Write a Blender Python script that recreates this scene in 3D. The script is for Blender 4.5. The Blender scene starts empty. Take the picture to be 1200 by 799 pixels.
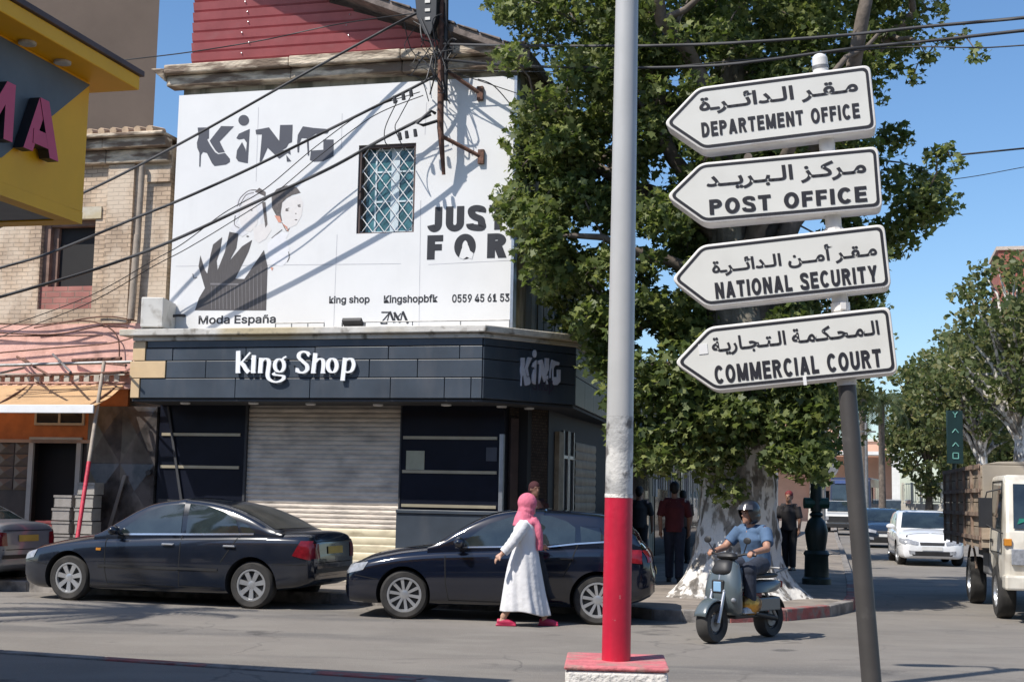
import bpy, bmesh, math, random
import numpy as np
from mathutils import Vector, Matrix
from mathutils.bvhtree import BVHTree

R = math.radians
random.seed(11)
SC = bpy.context.scene
COL = SC.collection

# ---------------------------------------------------------------- camera, sky, sun, exposure
FPX, CU, CV, EYE = 1600.0, 600.0, 399.5, 1.6
PITCH, ROLL = math.atan(182.5 / FPX), R(1.12)
_F = Vector((0, math.cos(PITCH), math.sin(PITCH)))
_U0 = Vector((0, -math.sin(PITCH), math.cos(PITCH)))
_R0 = Vector((1, 0, 0))
_Rt = _R0 * math.cos(ROLL) + _U0 * math.sin(ROLL)
_Up = _U0 * math.cos(ROLL) - _R0 * math.sin(ROLL)
cam = bpy.data.cameras.new('camera')
cam.sensor_fit = 'HORIZONTAL'; cam.sensor_width = 36.0; cam.lens = FPX * 36.0 / 1200.0
cam.clip_start = 0.1; cam.clip_end = 3000
camo = bpy.data.objects.new('camera', cam); COL.objects.link(camo)
M = Matrix((( _Rt.x, _Up.x, -_F.x, 0), (_Rt.y, _Up.y, -_F.y, 0), (_Rt.z, _Up.z, -_F.z, EYE), (0, 0, 0, 1)))
camo.matrix_world = M
SC.camera = camo

SUN_EL = R(52)
LDIR = Vector((0.78 * math.cos(SUN_EL), 0.626 * math.cos(SUN_EL), -math.sin(SUN_EL))).normalized()   # the way the light travels
world = bpy.data.worlds.new('World'); SC.world = world; world.use_nodes = True
wn = world.node_tree; bg = wn.nodes['Background']
sky = wn.nodes.new('ShaderNodeTexSky'); sky.sky_type = 'NISHITA'; sky.sun_disc = False
sky.sun_elevation = SUN_EL
sky.sun_rotation = math.atan2(-LDIR.x, -LDIR.y)
sky.altitude = 0; sky.air_density = 1.0; sky.dust_density = 0.8; sky.ozone_density = 4.0
hsv = wn.nodes.new('ShaderNodeHueSaturation'); hsv.inputs['Saturation'].default_value = 1.12; wn.links.new(sky.outputs[0], hsv.inputs['Color'])
wn.links.new(hsv.outputs[0], bg.inputs[0]); bg.inputs[1].default_value = 0.118
sun = bpy.data.lights.new('sun', 'SUN'); sun.energy = 4.2; sun.angle = R(0.53); sun.color = (1.0, 0.945, 0.87)
suno = bpy.data.objects.new('sun', sun); COL.objects.link(suno)
suno.rotation_euler = LDIR.to_track_quat('-Z', 'Y').to_euler(); suno.location = (-20, -16, 30)
SC.view_settings.view_transform = 'Standard'; SC.view_settings.look = 'None'
SC.view_settings.gamma = 1.0; SC.view_settings.exposure = 0.5
SC.render.engine = 'CYCLES'
SC.cycles.max_bounces = 6; SC.cycles.diffuse_bounces = 3; SC.cycles.glossy_bounces = 3
SC.cycles.transparent_max_bounces = 8; SC.cycles.transmission_bounces = 4
SC.cycles.use_denoising = True

# ---------------------------------------------------------------- measuring: photo pixel -> place in the street
def ray(u, v):
    return (_F + _Rt * ((u - CU) / FPX) - _Up * ((v - CV) / FPX))
def ground(u, v, z=0.0):
    d = ray(u, v); k = (z - EYE) / d.z
    return Vector((d.x * k, d.y * k, z))
def at(u, v, Y):
    d = ray(u, v); k = Y / d.y
    return Vector((d.x * k, Y, EYE + d.z * k))
ANG = R(14.5)
FO = Vector((-2.2, 22.0, 0))
E1 = Vector((math.cos(ANG), -math.sin(ANG), 0)); E2 = Vector((math.sin(ANG), math.cos(ANG), 0))
def W(s, t, z=0.0):
    """street frame (s along the shop front, t away from the road) -> world"""
    return FO + E1 * s + E2 * t + Vector((0, 0, z))
def ST(p):
    q = Vector((p[0], p[1], 0)) - FO
    return q.dot(E1), q.dot(E2)
def fz(u, v, t=0.0):
    """photo pixel -> (s, z) on the upright plane at depth t behind the shop front"""
    d = ray(u, v); o = Vector((0, 0, EYE))
    n = E2; k = (t - (o - FO).dot(n)) / d.dot(n)
    p = o + d * k
    return ST(p)[0], p.z

# ---------------------------------------------------------------- objects
def link(o, parent=None):
    COL.objects.link(o)
    if parent is not None: o.parent = parent
    return o
def tag(o, label=None, cat=None, group=None, kind=None):
    if label: o['label'] = label
    if cat: o['category'] = cat
    if group: o['group'] = group
    if kind: o['kind'] = kind
    return o
def thing(name, label, cat, loc=(0, 0, 0), rz=0.0, group=None):
    o = bpy.data.objects.new(name, None); o.empty_display_size = 0.2
    link(o); o.location = loc; o.rotation_euler = (0, 0, rz)
    return tag(o, label, cat, group)
def holder(name, parent, loc=(0, 0, 0), rot=(0, 0, 0)):
    o = bpy.data.objects.new(name, None); o.empty_display_size = 0.1
    link(o, parent); o.location = loc; o.rotation_euler = rot
    return o
def copy_tree(o, parent=None):
    c = o.copy(); COL.objects.link(c)
    if parent is not None: c.parent = parent
    for ch in list(o.children): copy_tree(ch, c)
    return c

class MB:
    def __init__(self): self.v = []; self.f = []; self.m = []; self.cur = 0
    def add(self, verts, faces, mi=None):
        b = len(self.v); self.v += [Vector(p) for p in verts]
        for f in faces: self.f.append([b + i for i in f]); self.m.append(self.cur if mi is None else mi)
        return self
    def box(self, x0, x1, y0, y1, z0, z1, mi=None, mat=None):
        vs = [(x, y, z) for z in (z0, z1) for y in (y0, y1) for x in (x0, x1)]
        if mat is not None: vs = [mat @ Vector(p) for p in vs]
        return self.add(vs, [(0, 2, 3, 1), (4, 5, 7, 6), (0, 1, 5, 4), (2, 6, 7, 3), (0, 4, 6, 2), (1, 3, 7, 5)], mi)
    def prism(self, pts, a, b, axis='y', mi=None):
        """closed outline given in two coordinates, pushed from a to b along the third"""
        n = len(pts)
        def P(p, c):
            return {'y': (p[0], c, p[1]), 'z': (p[0], p[1], c), 'x': (c, p[0], p[1])}[axis]
        vs = [P(p, a) for p in pts] + [P(p, b) for p in pts]
        fs = [tuple(range(n)), tuple(range(2 * n - 1, n - 1, -1))] + [(i, i + n, (i + 1) % n + n, (i + 1) % n) for i in range(n)]
        return self.add(vs, fs, mi)
    def tube(self, pts, rad, n=8, cap=True, mi=None):
        pts = [Vector(p) for p in pts]
        if not isinstance(rad, (list, tuple)): rad = [rad] * len(pts)
        rings = []; prev = None
        for i, p in enumerate(pts):
            d = (pts[min(i + 1, len(pts) - 1)] - pts[max(i - 1, 0)])
            d = d.normalized() if d.length > 1e-9 else Vector((0, 0, 1))
            if prev is None:
                a = d.orthogonal().normalized()
            else:
                a = (prev - d * prev.dot(d)); a = a.normalized() if a.length > 1e-6 else d.orthogonal().normalized()
            prev = a; b = d.cross(a)
            rings.append([p + (a * math.cos(2 * math.pi * k / n) + b * math.sin(2 * math.pi * k / n)) * rad[i] for k in range(n)])
        vs = [q for r in rings for q in r]; fs = []
        for i in range(len(pts) - 1):
            for k in range(n):
                fs.append((i * n + k, i * n + (k + 1) % n, (i + 1) * n + (k + 1) % n, (i + 1) * n + k))
        if cap: fs.append(tuple(range(n - 1, -1, -1))); fs.append(tuple((len(pts) - 1) * n + k for k in range(n)))
        return self.add(vs, fs, mi)
    def lathe(self, prof, n=24, axis='z', c=(0, 0, 0), mi=None, mat=None, cap=True):
        """prof: (radius, height) pairs"""
        vs = []; c = Vector(c)
        for r, h in prof:
            for k in range(n):
                a = 2 * math.pi * k / n; x, y = r * math.cos(a), r * math.sin(a)
                p = {'z': (x, y, h), 'y': (x, h, -y), 'x': (h, x, y)}[axis]
                p = Vector(p) + c
                vs.append(mat @ p if mat is not None else p)
        fs = []
        for i in range(len(prof) - 1):
            for k in range(n):
                fs.append((i * n + k, i * n + (k + 1) % n, (i + 1) * n + (k + 1) % n, (i + 1) * n + k))
        if cap: fs.append(tuple(range(n - 1, -1, -1))); fs.append(tuple((len(prof) - 1) * n + k for k in range(n)))
        return self.add(vs, fs, mi)
    def ball(self, c, rx, ry, rz, n=16, m=10, mi=None, mat=None):
        prof = [(math.sin(math.pi * (i + .02) / (m + .04)), -math.cos(math.pi * (i + .02) / (m + .04))) for i in range(m + 1)]
        S = Matrix.Translation(Vector(c)) @ Matrix.Diagonal((rx, ry, rz, 1))
        if mat is not None: S = Matrix.Translation(Vector(c)) @ mat.to_4x4() @ Matrix.Diagonal((rx, ry, rz, 1))
        return self.lathe(prof, n, mi=mi, mat=S)
    def build(self, name, mats, parent=None, smooth=None, off=None, bevel=0.0, local=None):
        """smooth: an angle in degrees under which edges shade smooth; off: (s, t) of the parent in the street frame"""
        me = bpy.data.meshes.new(name)
        vs = self.v
        if off is not None: vs = [(p[0] - off[0], p[1] - off[1], p[2] - (off[2] if len(off) > 2 else 0)) for p in vs]
        me.from_pydata([tuple(p) for p in vs], [], self.f)
        if not isinstance(mats, (list, tuple)): mats = [mats]
        for m in mats: me.materials.append(m)
        me.polygons.foreach_set('material_index', self.m)
        if smooth is not None:
            me.polygons.foreach_set('use_smooth', [True] * len(me.polygons))
            me.set_sharp_from_angle(angle=R(smooth))
        me.validate(); me.update()
        o = bpy.data.objects.new(name, me); link(o, parent)
        if bevel > 0:
            b = o.modifiers.new('bevel', 'BEVEL'); b.width = bevel; b.segments = 2; b.limit_method = 'ANGLE'; b.angle_limit = R(40)
        return o
def eval_mesh(o):
    dg = bpy.context.evaluated_depsgraph_get(); dg.update()
    return bpy.data.meshes.new_from_object(o.evaluated_get(dg))
def apply_mods(o):
    me = eval_mesh(o); old = o.data; o.modifiers.clear(); o.data = me
    bpy.data.meshes.remove(old); return o

# ---------------------------------------------------------------- materials
def mat(name, col, rough=0.6, var=0.12, scale=3.0, bump=0.0, bscale=60.0, metal=0.0, coat=0.0, spec=0.5, col2=None, stretch=(1, 1, 1), lo=0.35, hi=0.65, emit=0.0, detail=6.0):
    m = bpy.data.materials.new(name); m.use_nodes = True
    nt = m.node_tree; p = nt.nodes['Principled BSDF']
    p.inputs['Roughness'].default_value = rough; p.inputs['Metallic'].default_value = metal
    p.inputs['Specular IOR Level'].default_value = spec; p.inputs['Coat Weight'].default_value = coat
    p.inputs['Coat Roughness'].default_value = 0.05
    c = Vector(col[:3])
    if col2 is None: a = [max(0, x * (1 - var)) for x in c]; b = [min(1, x * (1 + var)) for x in c]
    else: a, b = c, col2
    tc = nt.nodes.new('ShaderNodeTexCoord'); mp = nt.nodes.new('ShaderNodeMapping'); mp.inputs['Scale'].default_value = stretch
    nt.links.new(tc.outputs['Object'], mp.inputs[0])
    nz = nt.nodes.new('ShaderNodeTexNoise'); nz.inputs['Scale'].default_value = scale; nz.inputs['Detail'].default_value = detail; nz.inputs['Roughness'].default_value = 0.62
    nt.links.new(mp.outputs[0], nz.inputs['Vector'])
    rp = nt.nodes.new('ShaderNodeValToRGB'); rp.color_ramp.elements[0].position = lo; rp.color_ramp.elements[1].position = hi
    rp.color_ramp.elements[0].color = (*a, 1); rp.color_ramp.elements[1].color = (*b, 1)
    nt.links.new(nz.outputs['Fac'], rp.inputs[0]); nt.links.new(rp.outputs[0], p.inputs['Base Color'])
    if bump > 0:
        n2 = nt.nodes.new('ShaderNodeTexNoise'); n2.inputs['Scale'].default_value = bscale; n2.inputs['Detail'].default_value = 4
        nt.links.new(mp.outputs[0], n2.inputs['Vector'])
        bp = nt.nodes.new('ShaderNodeBump'); bp.inputs['Strength'].default_value = bump; bp.inputs['Distance'].default_value = 0.02
        nt.links.new(n2.outputs['Fac'], bp.inputs['Height']); nt.links.new(bp.outputs[0], p.inputs['Normal'])
    if emit > 0:
        p.inputs['Emission Color'].default_value = (*c, 1); p.inputs['Emission Strength'].default_value = emit
    m['ramp'] = rp.name
    return m
def overlay(m, col, scale, lo, hi, stretch=(1, 1, 1), amount=1.0, detail=5):
    """a second layer (dirt, stains, dust) over a mat()'s colour, with its own blotchy shape"""
    nt = m.node_tree; p = nt.nodes['Principled BSDF']; src = p.inputs['Base Color'].links[0].from_socket
    tc = nt.nodes.new('ShaderNodeTexCoord'); mp = nt.nodes.new('ShaderNodeMapping'); mp.inputs['Scale'].default_value = stretch
    mp.inputs['Location'].default_value = (3.1, 7.7, 1.3)
    nt.links.new(tc.outputs['Object'], mp.inputs[0])
    nz = nt.nodes.new('ShaderNodeTexNoise'); nz.inputs['Scale'].default_value = scale; nz.inputs['Detail'].default_value = detail
    nt.links.new(mp.outputs[0], nz.inputs['Vector'])
    mr = nt.nodes.new('ShaderNodeMapRange'); mr.inputs[1].default_value = lo; mr.inputs[2].default_value = hi; mr.inputs[3].default_value = 0; mr.inputs[4].default_value = amount
    nt.links.new(nz.outputs['Fac'], mr.inputs[0])
    mx = nt.nodes.new('ShaderNodeMix'); mx.data_type = 'RGBA'
    nt.links.new(mr.outputs[0], mx.inputs[0]); nt.links.new(src, mx.inputs[6]); mx.inputs[7].default_value = (*col, 1)
    nt.links.new(mx.outputs[2], p.inputs['Base Color'])
    return m
def brick_mat(name, c1, c2, mortar, bw=0.22, bh=0.075, msize=0.012, noise=None):
    m = mat(name, c1, 0.85, 0.1, 2.0, bump=0.0); nt = m.node_tree; p = nt.nodes['Principled BSDF']
    tc = nt.nodes.new('ShaderNodeTexCoord'); sx = nt.nodes.new('ShaderNodeSeparateXYZ'); cx = nt.nodes.new('ShaderNodeCombineXYZ')
    nt.links.new(tc.outputs['Object'], sx.inputs[0])
    ad = nt.nodes.new('ShaderNodeMath'); ad.operation = 'ADD'
    nt.links.new(sx.outputs[0], ad.inputs[0]); nt.links.new(sx.outputs[1], ad.inputs[1])
    nt.links.new(ad.outputs[0], cx.inputs[0]); nt.links.new(sx.outputs[2], cx.inputs[1])
    # uneven old courses: shift the lookup a little
    nzv = nt.nodes.new('ShaderNodeTexNoise'); nzv.inputs['Scale'].default_value = 6.0; nt.links.new(tc.outputs['Object'], nzv.inputs['Vector'])
    ms = nt.nodes.new('ShaderNodeVectorMath'); ms.operation = 'SCALE'; ms.inputs[3].default_value = 0.03; nt.links.new(nzv.outputs['Color'], ms.inputs[0])
    av = nt.nodes.new('ShaderNodeVectorMath'); nt.links.new(cx.outputs[0], av.inputs[0]); nt.links.new(ms.outputs[0], av.inputs[1])
    bk = nt.nodes.new('ShaderNodeTexBrick'); bk.inputs['Scale'].default_value = 1.0
    bk.inputs['Brick Width'].default_value = bw; bk.inputs['Row Height'].default_value = bh; bk.inputs['Mortar Size'].default_value = msize
    bk.inputs['Mortar Smooth'].default_value = 0.3; bk.inputs['Bias'].default_value = 0.0
    bk.inputs['Color1'].default_value = (*c1, 1); bk.inputs['Color2'].default_value = (*c2, 1); bk.inputs['Mortar'].default_value = (*mortar, 1)
    nt.links.new(av.outputs[0], bk.inputs['Vector'])
    nz = nt.nodes.new('ShaderNodeTexNoise'); nz.inputs['Scale'].default_value = 1.6; nz.inputs['Detail'].default_value = 8; nt.links.new(tc.outputs['Object'], nz.inputs['Vector'])
    rp = nt.nodes.new('ShaderNodeValToRGB'); rp.color_ramp.elements[0].position = 0.35; rp.color_ramp.elements[1].position = 0.7
    rp.color_ramp.elements[0].color = (0.62, 0.58, 0.55, 1); rp.color_ramp.elements[1].color = (1.1, 1.06, 1.0, 1)
    nt.links.new(nz.outputs['Fac'], rp.inputs[0])
    mx = nt.nodes.new('ShaderNodeMix'); mx.data_type = 'RGBA'; mx.blend_type = 'MULTIPLY'; mx.inputs[0].default_value = 1.0
    nt.links.new(bk.outputs['Color'], mx.inputs[6]); nt.links.new(rp.outputs[0], mx.inputs[7])
    nt.links.new(mx.outputs[2], p.inputs['Base Color'])
    bp = nt.nodes.new('ShaderNodeBump'); bp.inputs['Strength'].default_value = 0.7; bp.inputs['Distance'].default_value = 0.015; bp.invert = True
    nt.links.new(bk.outputs['Fac'], bp.inputs['Height']); nt.links.new(bp.outputs[0], p.inputs['Normal'])
    return m

# ---------------------------------------------------------------- lettering
def _font():
    try:
        import os
        p = os.path.join(bpy.utils.system_resource('DATAFILES'), 'fonts', 'Inter.woff2')
        return bpy.data.fonts.load(p)
    except Exception:
        return None
FONT = _font()
def text_geo(s, offset=0.0, extrude=0.0, spacing=1.0, res=4, font='main'):
    c = bpy.data.curves.new('lettering', 'FONT'); c.body = s; c.size = 1.0; c.offset = offset; c.extrude = extrude
    c.space_character = spacing; c.resolution_u = res
    if FONT is not None and max(map(ord, s)) < 0x600: c.font = FONT
    o = bpy.data.objects.new('lettering', c); COL.objects.link(o)
    me = eval_mesh(o)
    vs = [tuple(v.co) for v in me.vertices]; fs = [tuple(p.vertices) for p in me.polygons]
    bpy.data.objects.remove(o); bpy.data.curves.remove(c); bpy.data.meshes.remove(me)
    return vs, fs
def put_text(mb, s, x0, x1, z0, z1, y, offset=0.0, extrude=0.0, spacing=1.0, mi=None, xf=None):
    """lettering filling the box x0..x1, z0..z1 on the plane y, facing -y"""
    vs, fs = text_geo(s, offset, extrude, spacing)
    if not vs: return
    a = np.array(vs); mn, mx = a.min(0), a.max(0)
    kx = (x1 - x0) / (mx[0] - mn[0]); kz = (z1 - z0) / (mx[1] - mn[1])
    out = [(x0 + (p[0] - mn[0]) * kx, y - p[2], z0 + (p[1] - mn[1]) * kz) for p in vs]
    if xf: out = [xf(p) for p in out]
    mb.add(out, fs, mi)
def nib(mb, path, a, b, y0, y1, xf, closed=False, n=None, ang=0.0):
    """a broad-nib pen stroke: half width a where the stroke runs upright, b where it runs level"""
    pts = [Vector(p) for p in path]
    L, Rr = [], []
    m = len(pts)
    for i in range(m):
        if closed: d = pts[(i + 1) % m] - pts[(i - 1) % m]
        else: d = pts[min(i + 1, m - 1)] - pts[max(i - 1, 0)]
        d.normalize(); nx, ny = -d.y, d.x
        ca, sa = math.cos(ang), math.sin(ang)
        ux, uy = nx * ca + ny * sa, -nx * sa + ny * ca
        w = math.sqrt((a * ux) ** 2 + (b * uy) ** 2)
        L.append((pts[i].x + nx * w, pts[i].y + ny * w)); Rr.append((pts[i].x - nx * w, pts[i].y - ny * w))
    k = m if closed else m - 1
    vs = []
    for y in (y0, y1):
        for p in L: q = xf(p); vs.append((q[0], y, q[1]))
        for p in Rr: q = xf(p); vs.append((q[0], y, q[1]))
    fs = []
    for i in range(k):
        j = (i + 1) % m
        fs.append((i, j, m + j, m + i)); fs.append((2 * m + i, 3 * m + i, 3 * m + j, 2 * m + j))
        fs.append((i, 2 * m + i, 2 * m + j, j)); fs.append((m + i, m + j, 3 * m + j, 3 * m + i))
    if not closed:
        fs.append((0, m, 3 * m, 2 * m)); fs.append((m - 1, 3 * m - 1, 4 * m - 1, 2 * m - 1))
    mb.add(vs, fs)
def arc(cx, cy, rx, ry, a0, a1, n=16):
    return [(cx + rx * math.cos(R(a0 + (a1 - a0) * i / n)), cy + ry * math.sin(R(a0 + (a1 - a0) * i / n))) for i in range(n + 1)]
def smooth_path(pts, n=6):
    out = []
    P = [Vector(p) for p in pts]
    for i in range(len(P) - 1):
        p0, p1, p2, p3 = P[max(i - 1, 0)], P[i], P[i + 1], P[min(i + 2, len(P) - 1)]
        for k in range(n):
            t = k / n
            out.append(0.5 * ((2 * p1) + (p2 - p0) * t + (2 * p0 - 5 * p1 + 4 * p2 - p3) * t * t + (3 * p1 - p0 - 3 * p2 + p3) * t ** 3))
    out.append(P[-1]); return out

# a heavy sign-writer's alphabet of straight and round strokes
def _stroke_letters(t):
    el = lambda cx, cy, rx, ry, a0, a1, n=22: arc(cx, cy, rx, ry, a0, a1, n)
    A = {}
    w = .62
    A['I'] = (2 * t, [[(t, 0), (t, 1)]], [])
    A['E'] = (w * .92, [[(t, 0), (t, 1)], [(t, 1 - t), (w * .92, 1 - t)], [(t, .52), (w * .86, .52)], [(t, t), (w * .92, t)]], [])
    A['F'] = (w * .86, [[(t, 0), (t, 1)], [(t, 1 - t), (w * .86, 1 - t)], [(t, .5), (w * .80, .5)]], [])
    A['L'] = (w * .84, [[(t, 0), (t, 1)], [(t, t), (w * .84, t)]], [])
    A['T'] = (w, [[(w / 2, 0), (w / 2, 1)], [(0, 1 - t), (w, 1 - t)]], [])
    A['D'] = (w * 1.06, [[(t, 0), (t, 1)], [(t, 1 - t), (w * .45, 1 - t)] + el(w * .45, .5, w * .61 - t, .5 - t, 90, -90) + [(w * .45, t), (t, t)]], [])
    A['P'] = (w, [[(t, 0), (t, 1)], [(t, 1 - t), (w * .5, 1 - t)] + el(w * .5, .705, w * .5 - t, .295 - t, 90, -90) + [(w * .5, .41 + t), (t, .41 + t)]], [])
    A['R'] = (w * 1.06, [[(t, 0), (t, 1)], [(t, 1 - t), (w * .5, 1 - t)] + el(w * .5, .72, w * .5 - t, .28 - t, 90, -90) + [(w * .5, .44 + t), (t, .44 + t)]], [((w * .58, .47), (w * 1.06 - t * 1.15, 0))])
    A['A'] = (w * 1.14, [[(w * .25, .27), (w * .9, .27)]], [((t * 1.1, 0), (w * .57, 1)), ((w * 1.14 - t * 1.1, 0), (w * .57, 1))])
    A['N'] = (w * 1.06, [[(t, 0), (t, 1)], [(w * 1.06 - t, 0), (w * 1.06 - t, 1)]], [((w * 1.06 - t * 1.1, 0), (t * 1.1, 1))])
    A['M'] = (w * 1.3, [[(t, 0), (t, 1)], [(w * 1.3 - t, 0), (w * 1.3 - t, 1)]], [((w * .65, .05), (t * 1.1, 1)), ((w * .65, .05), (w * 1.3 - t * 1.1, 1))])
    A['O'] = (w * 1.16, [el(w * .58, .5, w * .58 - t, .52 - t, 0, 360, 40)], [])
    A['C'] = (w * 1.08, [el(w * .57, .5, w * .57 - t, .52 - t, 42, 318, 32)], [])
    A['U'] = (w * 1.04, [[(t, 1), (t, .34)] + el(w * .52, .34, w * .52 - t, .36 - t, 180, 360, 18) + [(w * 1.04 - t, 1)]], [])
    A['Y'] = (w * 1.1, [[(w * .55, 0), (w * .55, .45)]], [((w * .55, .38), (t * 1.1, 1)), ((w * .55, .38), (w * 1.1 - t * 1.1, 1))])
    A['J'] = (w * .86, [[(w * .86 - t, 1), (w * .86 - t, .32)] + el(w * .43, .32, w * .43 - t, .34 - t, 0, -165, 16)], [])
    S = [tuple(p) for p in smooth_path([(w * .93 - t * .6, .72), (w * .80, .96 - t), (w * .47, 1.02 - t), (w * .13 + t * .4, .88 - t * .4), (w * .13 + t * .5, .66), (w * .42, .54), (w * .72, .44), (w - t, .28), (w * .82, .05 + t * .5), (w * .48, -.02 + t), (w * .17, .04 + t), (t * .6, .28)], 5)]
    A['S'] = (w * 1.0, [S], [])
    A[' '] = (.34, [], [])
    return A
def sign_writing(mb, text, x0, x1, z0, z1, y, t=.085, gap=.11, mi=None):
    A = _stroke_letters(t); total = sum(A[c][0] for c in text) + gap * (len(text) - 1); k = (x1 - x0) / total; kz = z1 - z0; x = 0.0; n = 0
    for c in text:
        w, st_, dg = A[c]
        for pl in st_:
            n += 1; yy = y - .00025 * (n % 4); closed = c == 'O'
            pts = [Vector((p[0], p[1])) for p in (pl[:-1] if closed else pl)]; L, Rr = [], []; m = len(pts)
            for i in range(m):
                d = (pts[(i + 1) % m] - pts[i - 1]) if closed else (pts[min(i + 1, m - 1)] - pts[max(i - 1, 0)])
                d.normalize(); nn = Vector((-d.y, d.x)) * t; L.append(pts[i] + nn); Rr.append(pts[i] - nn)
            vs = [(x0 + (x + p.x) * k, yy, z0 + p.y * kz) for p in L + Rr]
            mb.add(vs, [(m + i, m + (i + 1) % m, (i + 1) % m, i) for i in range(m if closed else m - 1)], mi)
        for (a, b) in dg:
            n += 1; yy = y - .00025 * (n % 4); hw = t * (1.08 if c != 'N' else 1.15)
            q = [(a[0] - hw, a[1]), (a[0] + hw, a[1]), (b[0] + hw, b[1]), (b[0] - hw, b[1])]
            mb.add([(x0 + (x + p[0]) * k, yy, z0 + p[1] * kz) for p in q], [(0, 1, 2, 3)], mi)
        x += w + gap

# ================================================================ materials of the place
def lin(r, g, b):
    f = lambda c: (c / 255 / 12.92) if c / 255 <= 0.04045 else ((c / 255 + 0.055) / 1.055) ** 2.4
    return (f(r), f(g), f(b))
MT = {}
MT['asphalt'] = overlay(overlay(overlay(overlay(mat('asphalt', (0.19, 0.172, 0.15), 0.88, scale=0.35, var=0.14, bump=0.45, bscale=70, detail=9), (0.115, 0.108, 0.10), 0.5, 0.52, 0.66, (0.35, 1.6, 1), 0.8), (0.215, 0.198, 0.172), 1.7, 0.5, 0.68, (0.6, 1.3, 1), 0.7, 9), (0.06, 0.056, 0.053), 1.1, 0.66, 0.72, (1, 1, 1), 0.7, 9), (0.24, 0.225, 0.20), 38, 0.58, 0.7, (1, 1, 1), 0.55, 3)
def cracks(m, scale, w, amount, rot):
    nt = m.node_tree; p = nt.nodes['Principled BSDF']; src = p.inputs['Base Color'].links[0].from_socket
    tc = nt.nodes.new('ShaderNodeTexCoord'); nz = nt.nodes.new('ShaderNodeTexNoise'); nz.inputs['Scale'].default_value = 1.2; nz.inputs['Detail'].default_value = 6; nt.links.new(tc.outputs['Object'], nz.inputs['Vector'])
    sc_ = nt.nodes.new('ShaderNodeVectorMath'); sc_.operation = 'SCALE'; sc_.inputs[3].default_value = .9; nt.links.new(nz.outputs['Color'], sc_.inputs[0])
    ad = nt.nodes.new('ShaderNodeVectorMath'); nt.links.new(tc.outputs['Object'], ad.inputs[0]); nt.links.new(sc_.outputs[0], ad.inputs[1])
    vo = nt.nodes.new('ShaderNodeTexVoronoi'); vo.feature = 'DISTANCE_TO_EDGE'; vo.inputs['Scale'].default_value = scale; nt.links.new(ad.outputs[0], vo.inputs['Vector'])
    mr = nt.nodes.new('ShaderNodeMapRange'); mr.inputs[1].default_value = 0; mr.inputs[2].default_value = w; mr.inputs[3].default_value = amount; mr.inputs[4].default_value = 0; nt.links.new(vo.outputs['Distance'], mr.inputs[0])
    n2 = nt.nodes.new('ShaderNodeTexNoise'); n2.inputs['Scale'].default_value = .35; nt.links.new(tc.outputs['Object'], n2.inputs['Vector'])
    m2 = nt.nodes.new('ShaderNodeMapRange'); m2.inputs[1].default_value = .46; m2.inputs[2].default_value = .56; nt.links.new(n2.outputs['Fac'], m2.inputs[0])
    mu = nt.nodes.new('ShaderNodeMath'); mu.operation = 'MULTIPLY'; nt.links.new(mr.outputs[0], mu.inputs[0]); nt.links.new(m2.outputs[0], mu.inputs[1])
    mx = nt.nodes.new('ShaderNodeMix'); mx.data_type = 'RGBA'; nt.links.new(mu.outputs[0], mx.inputs[0]); nt.links.new(src, mx.inputs[6]); mx.inputs[7].default_value = (.045, .042, .04, 1); nt.links.new(mx.outputs[2], p.inputs['Base Color'])
    return m
cracks(MT['asphalt'], .42, .010, .5, 0)
MT['paving'] = overlay(mat('dusty_paving', (0.24, 0.205, 0.17), 0.9, scale=1.5, var=0.2, bump=0.4, bscale=30), (0.15, 0.13, 0.11), 2.2, 0.5, 0.7)
MT['kerb'] = overlay(mat('kerb_stone', (0.24, 0.22, 0.20), 0.9, scale=5, var=0.25, bump=0.4, bscale=25), (0.12, 0.11, 0.10), 4, 0.5, 0.65)
MT['kerb_red'] = overlay(mat('kerb_red_paint', (0.30, 0.09, 0.08), 0.85, scale=5, var=0.25, bump=0.4, bscale=25), (0.2, 0.17, 0.15), 5, 0.48, 0.6)
MT['white_wall'] = overlay(mat('billboard_vinyl', (0.665, 0.665, 0.66), 0.55, scale=1.2, var=0.03), (0.55, 0.55, 0.54), 1.1, 0.6, 0.85, (3, 3, 0.5), 0.4)
MT['plaster'] = overlay(mat('old_plaster', (0.36, 0.33, 0.26), 0.9, scale=2, var=0.15, bump=0.4, bscale=14), (0.12, 0.115, 0.085), 1.6, 0.45, 0.6, (2.2, 2.2, 0.35), 0.9)
MT['cornice'] = overlay(mat('weathered_cornice', (0.50, 0.42, 0.32), 0.9, scale=5, var=0.35, bump=1.0, bscale=16, stretch=(0.6, 1, 2)), (0.15, 0.105, 0.075), 3.0, 0.46, 0.56, (0.5, 1, 2.2), .95, 9)
MT['red_sheet'] = overlay(mat('red_corrugated_sheet', (0.34, 0.088, 0.092), 0.5, scale=2, var=0.12), (0.36, 0.14, 0.14), 6, 0.56, 0.75, (0.4, 1, 1), 0.6)
MT['roof_dark'] = mat('old_roof_slab', (0.16, 0.13, 0.115), 0.9, scale=6, var=0.4, bump=0.6, bscale=14)
MT['slate'] = overlay(mat('slate_cladding', (0.046, 0.058, 0.074), 0.38, scale=1.2, var=0.16, spec=0.5), (0.085, 0.09, 0.10), 2.2, 0.5, 0.75, (2, 2, 0.5), 0.55)
MT['slate_gap'] = mat('cladding_gap', (0.012, 0.013, 0.016), 0.7)
MT['cream_clad'] = overlay(mat('cream_cladding', (0.58, 0.42, 0.24), 0.5, scale=2, var=0.07), (0.45, 0.34, 0.2), 3, 0.5, 0.75, (1, 1, 1), 0.5)
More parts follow.
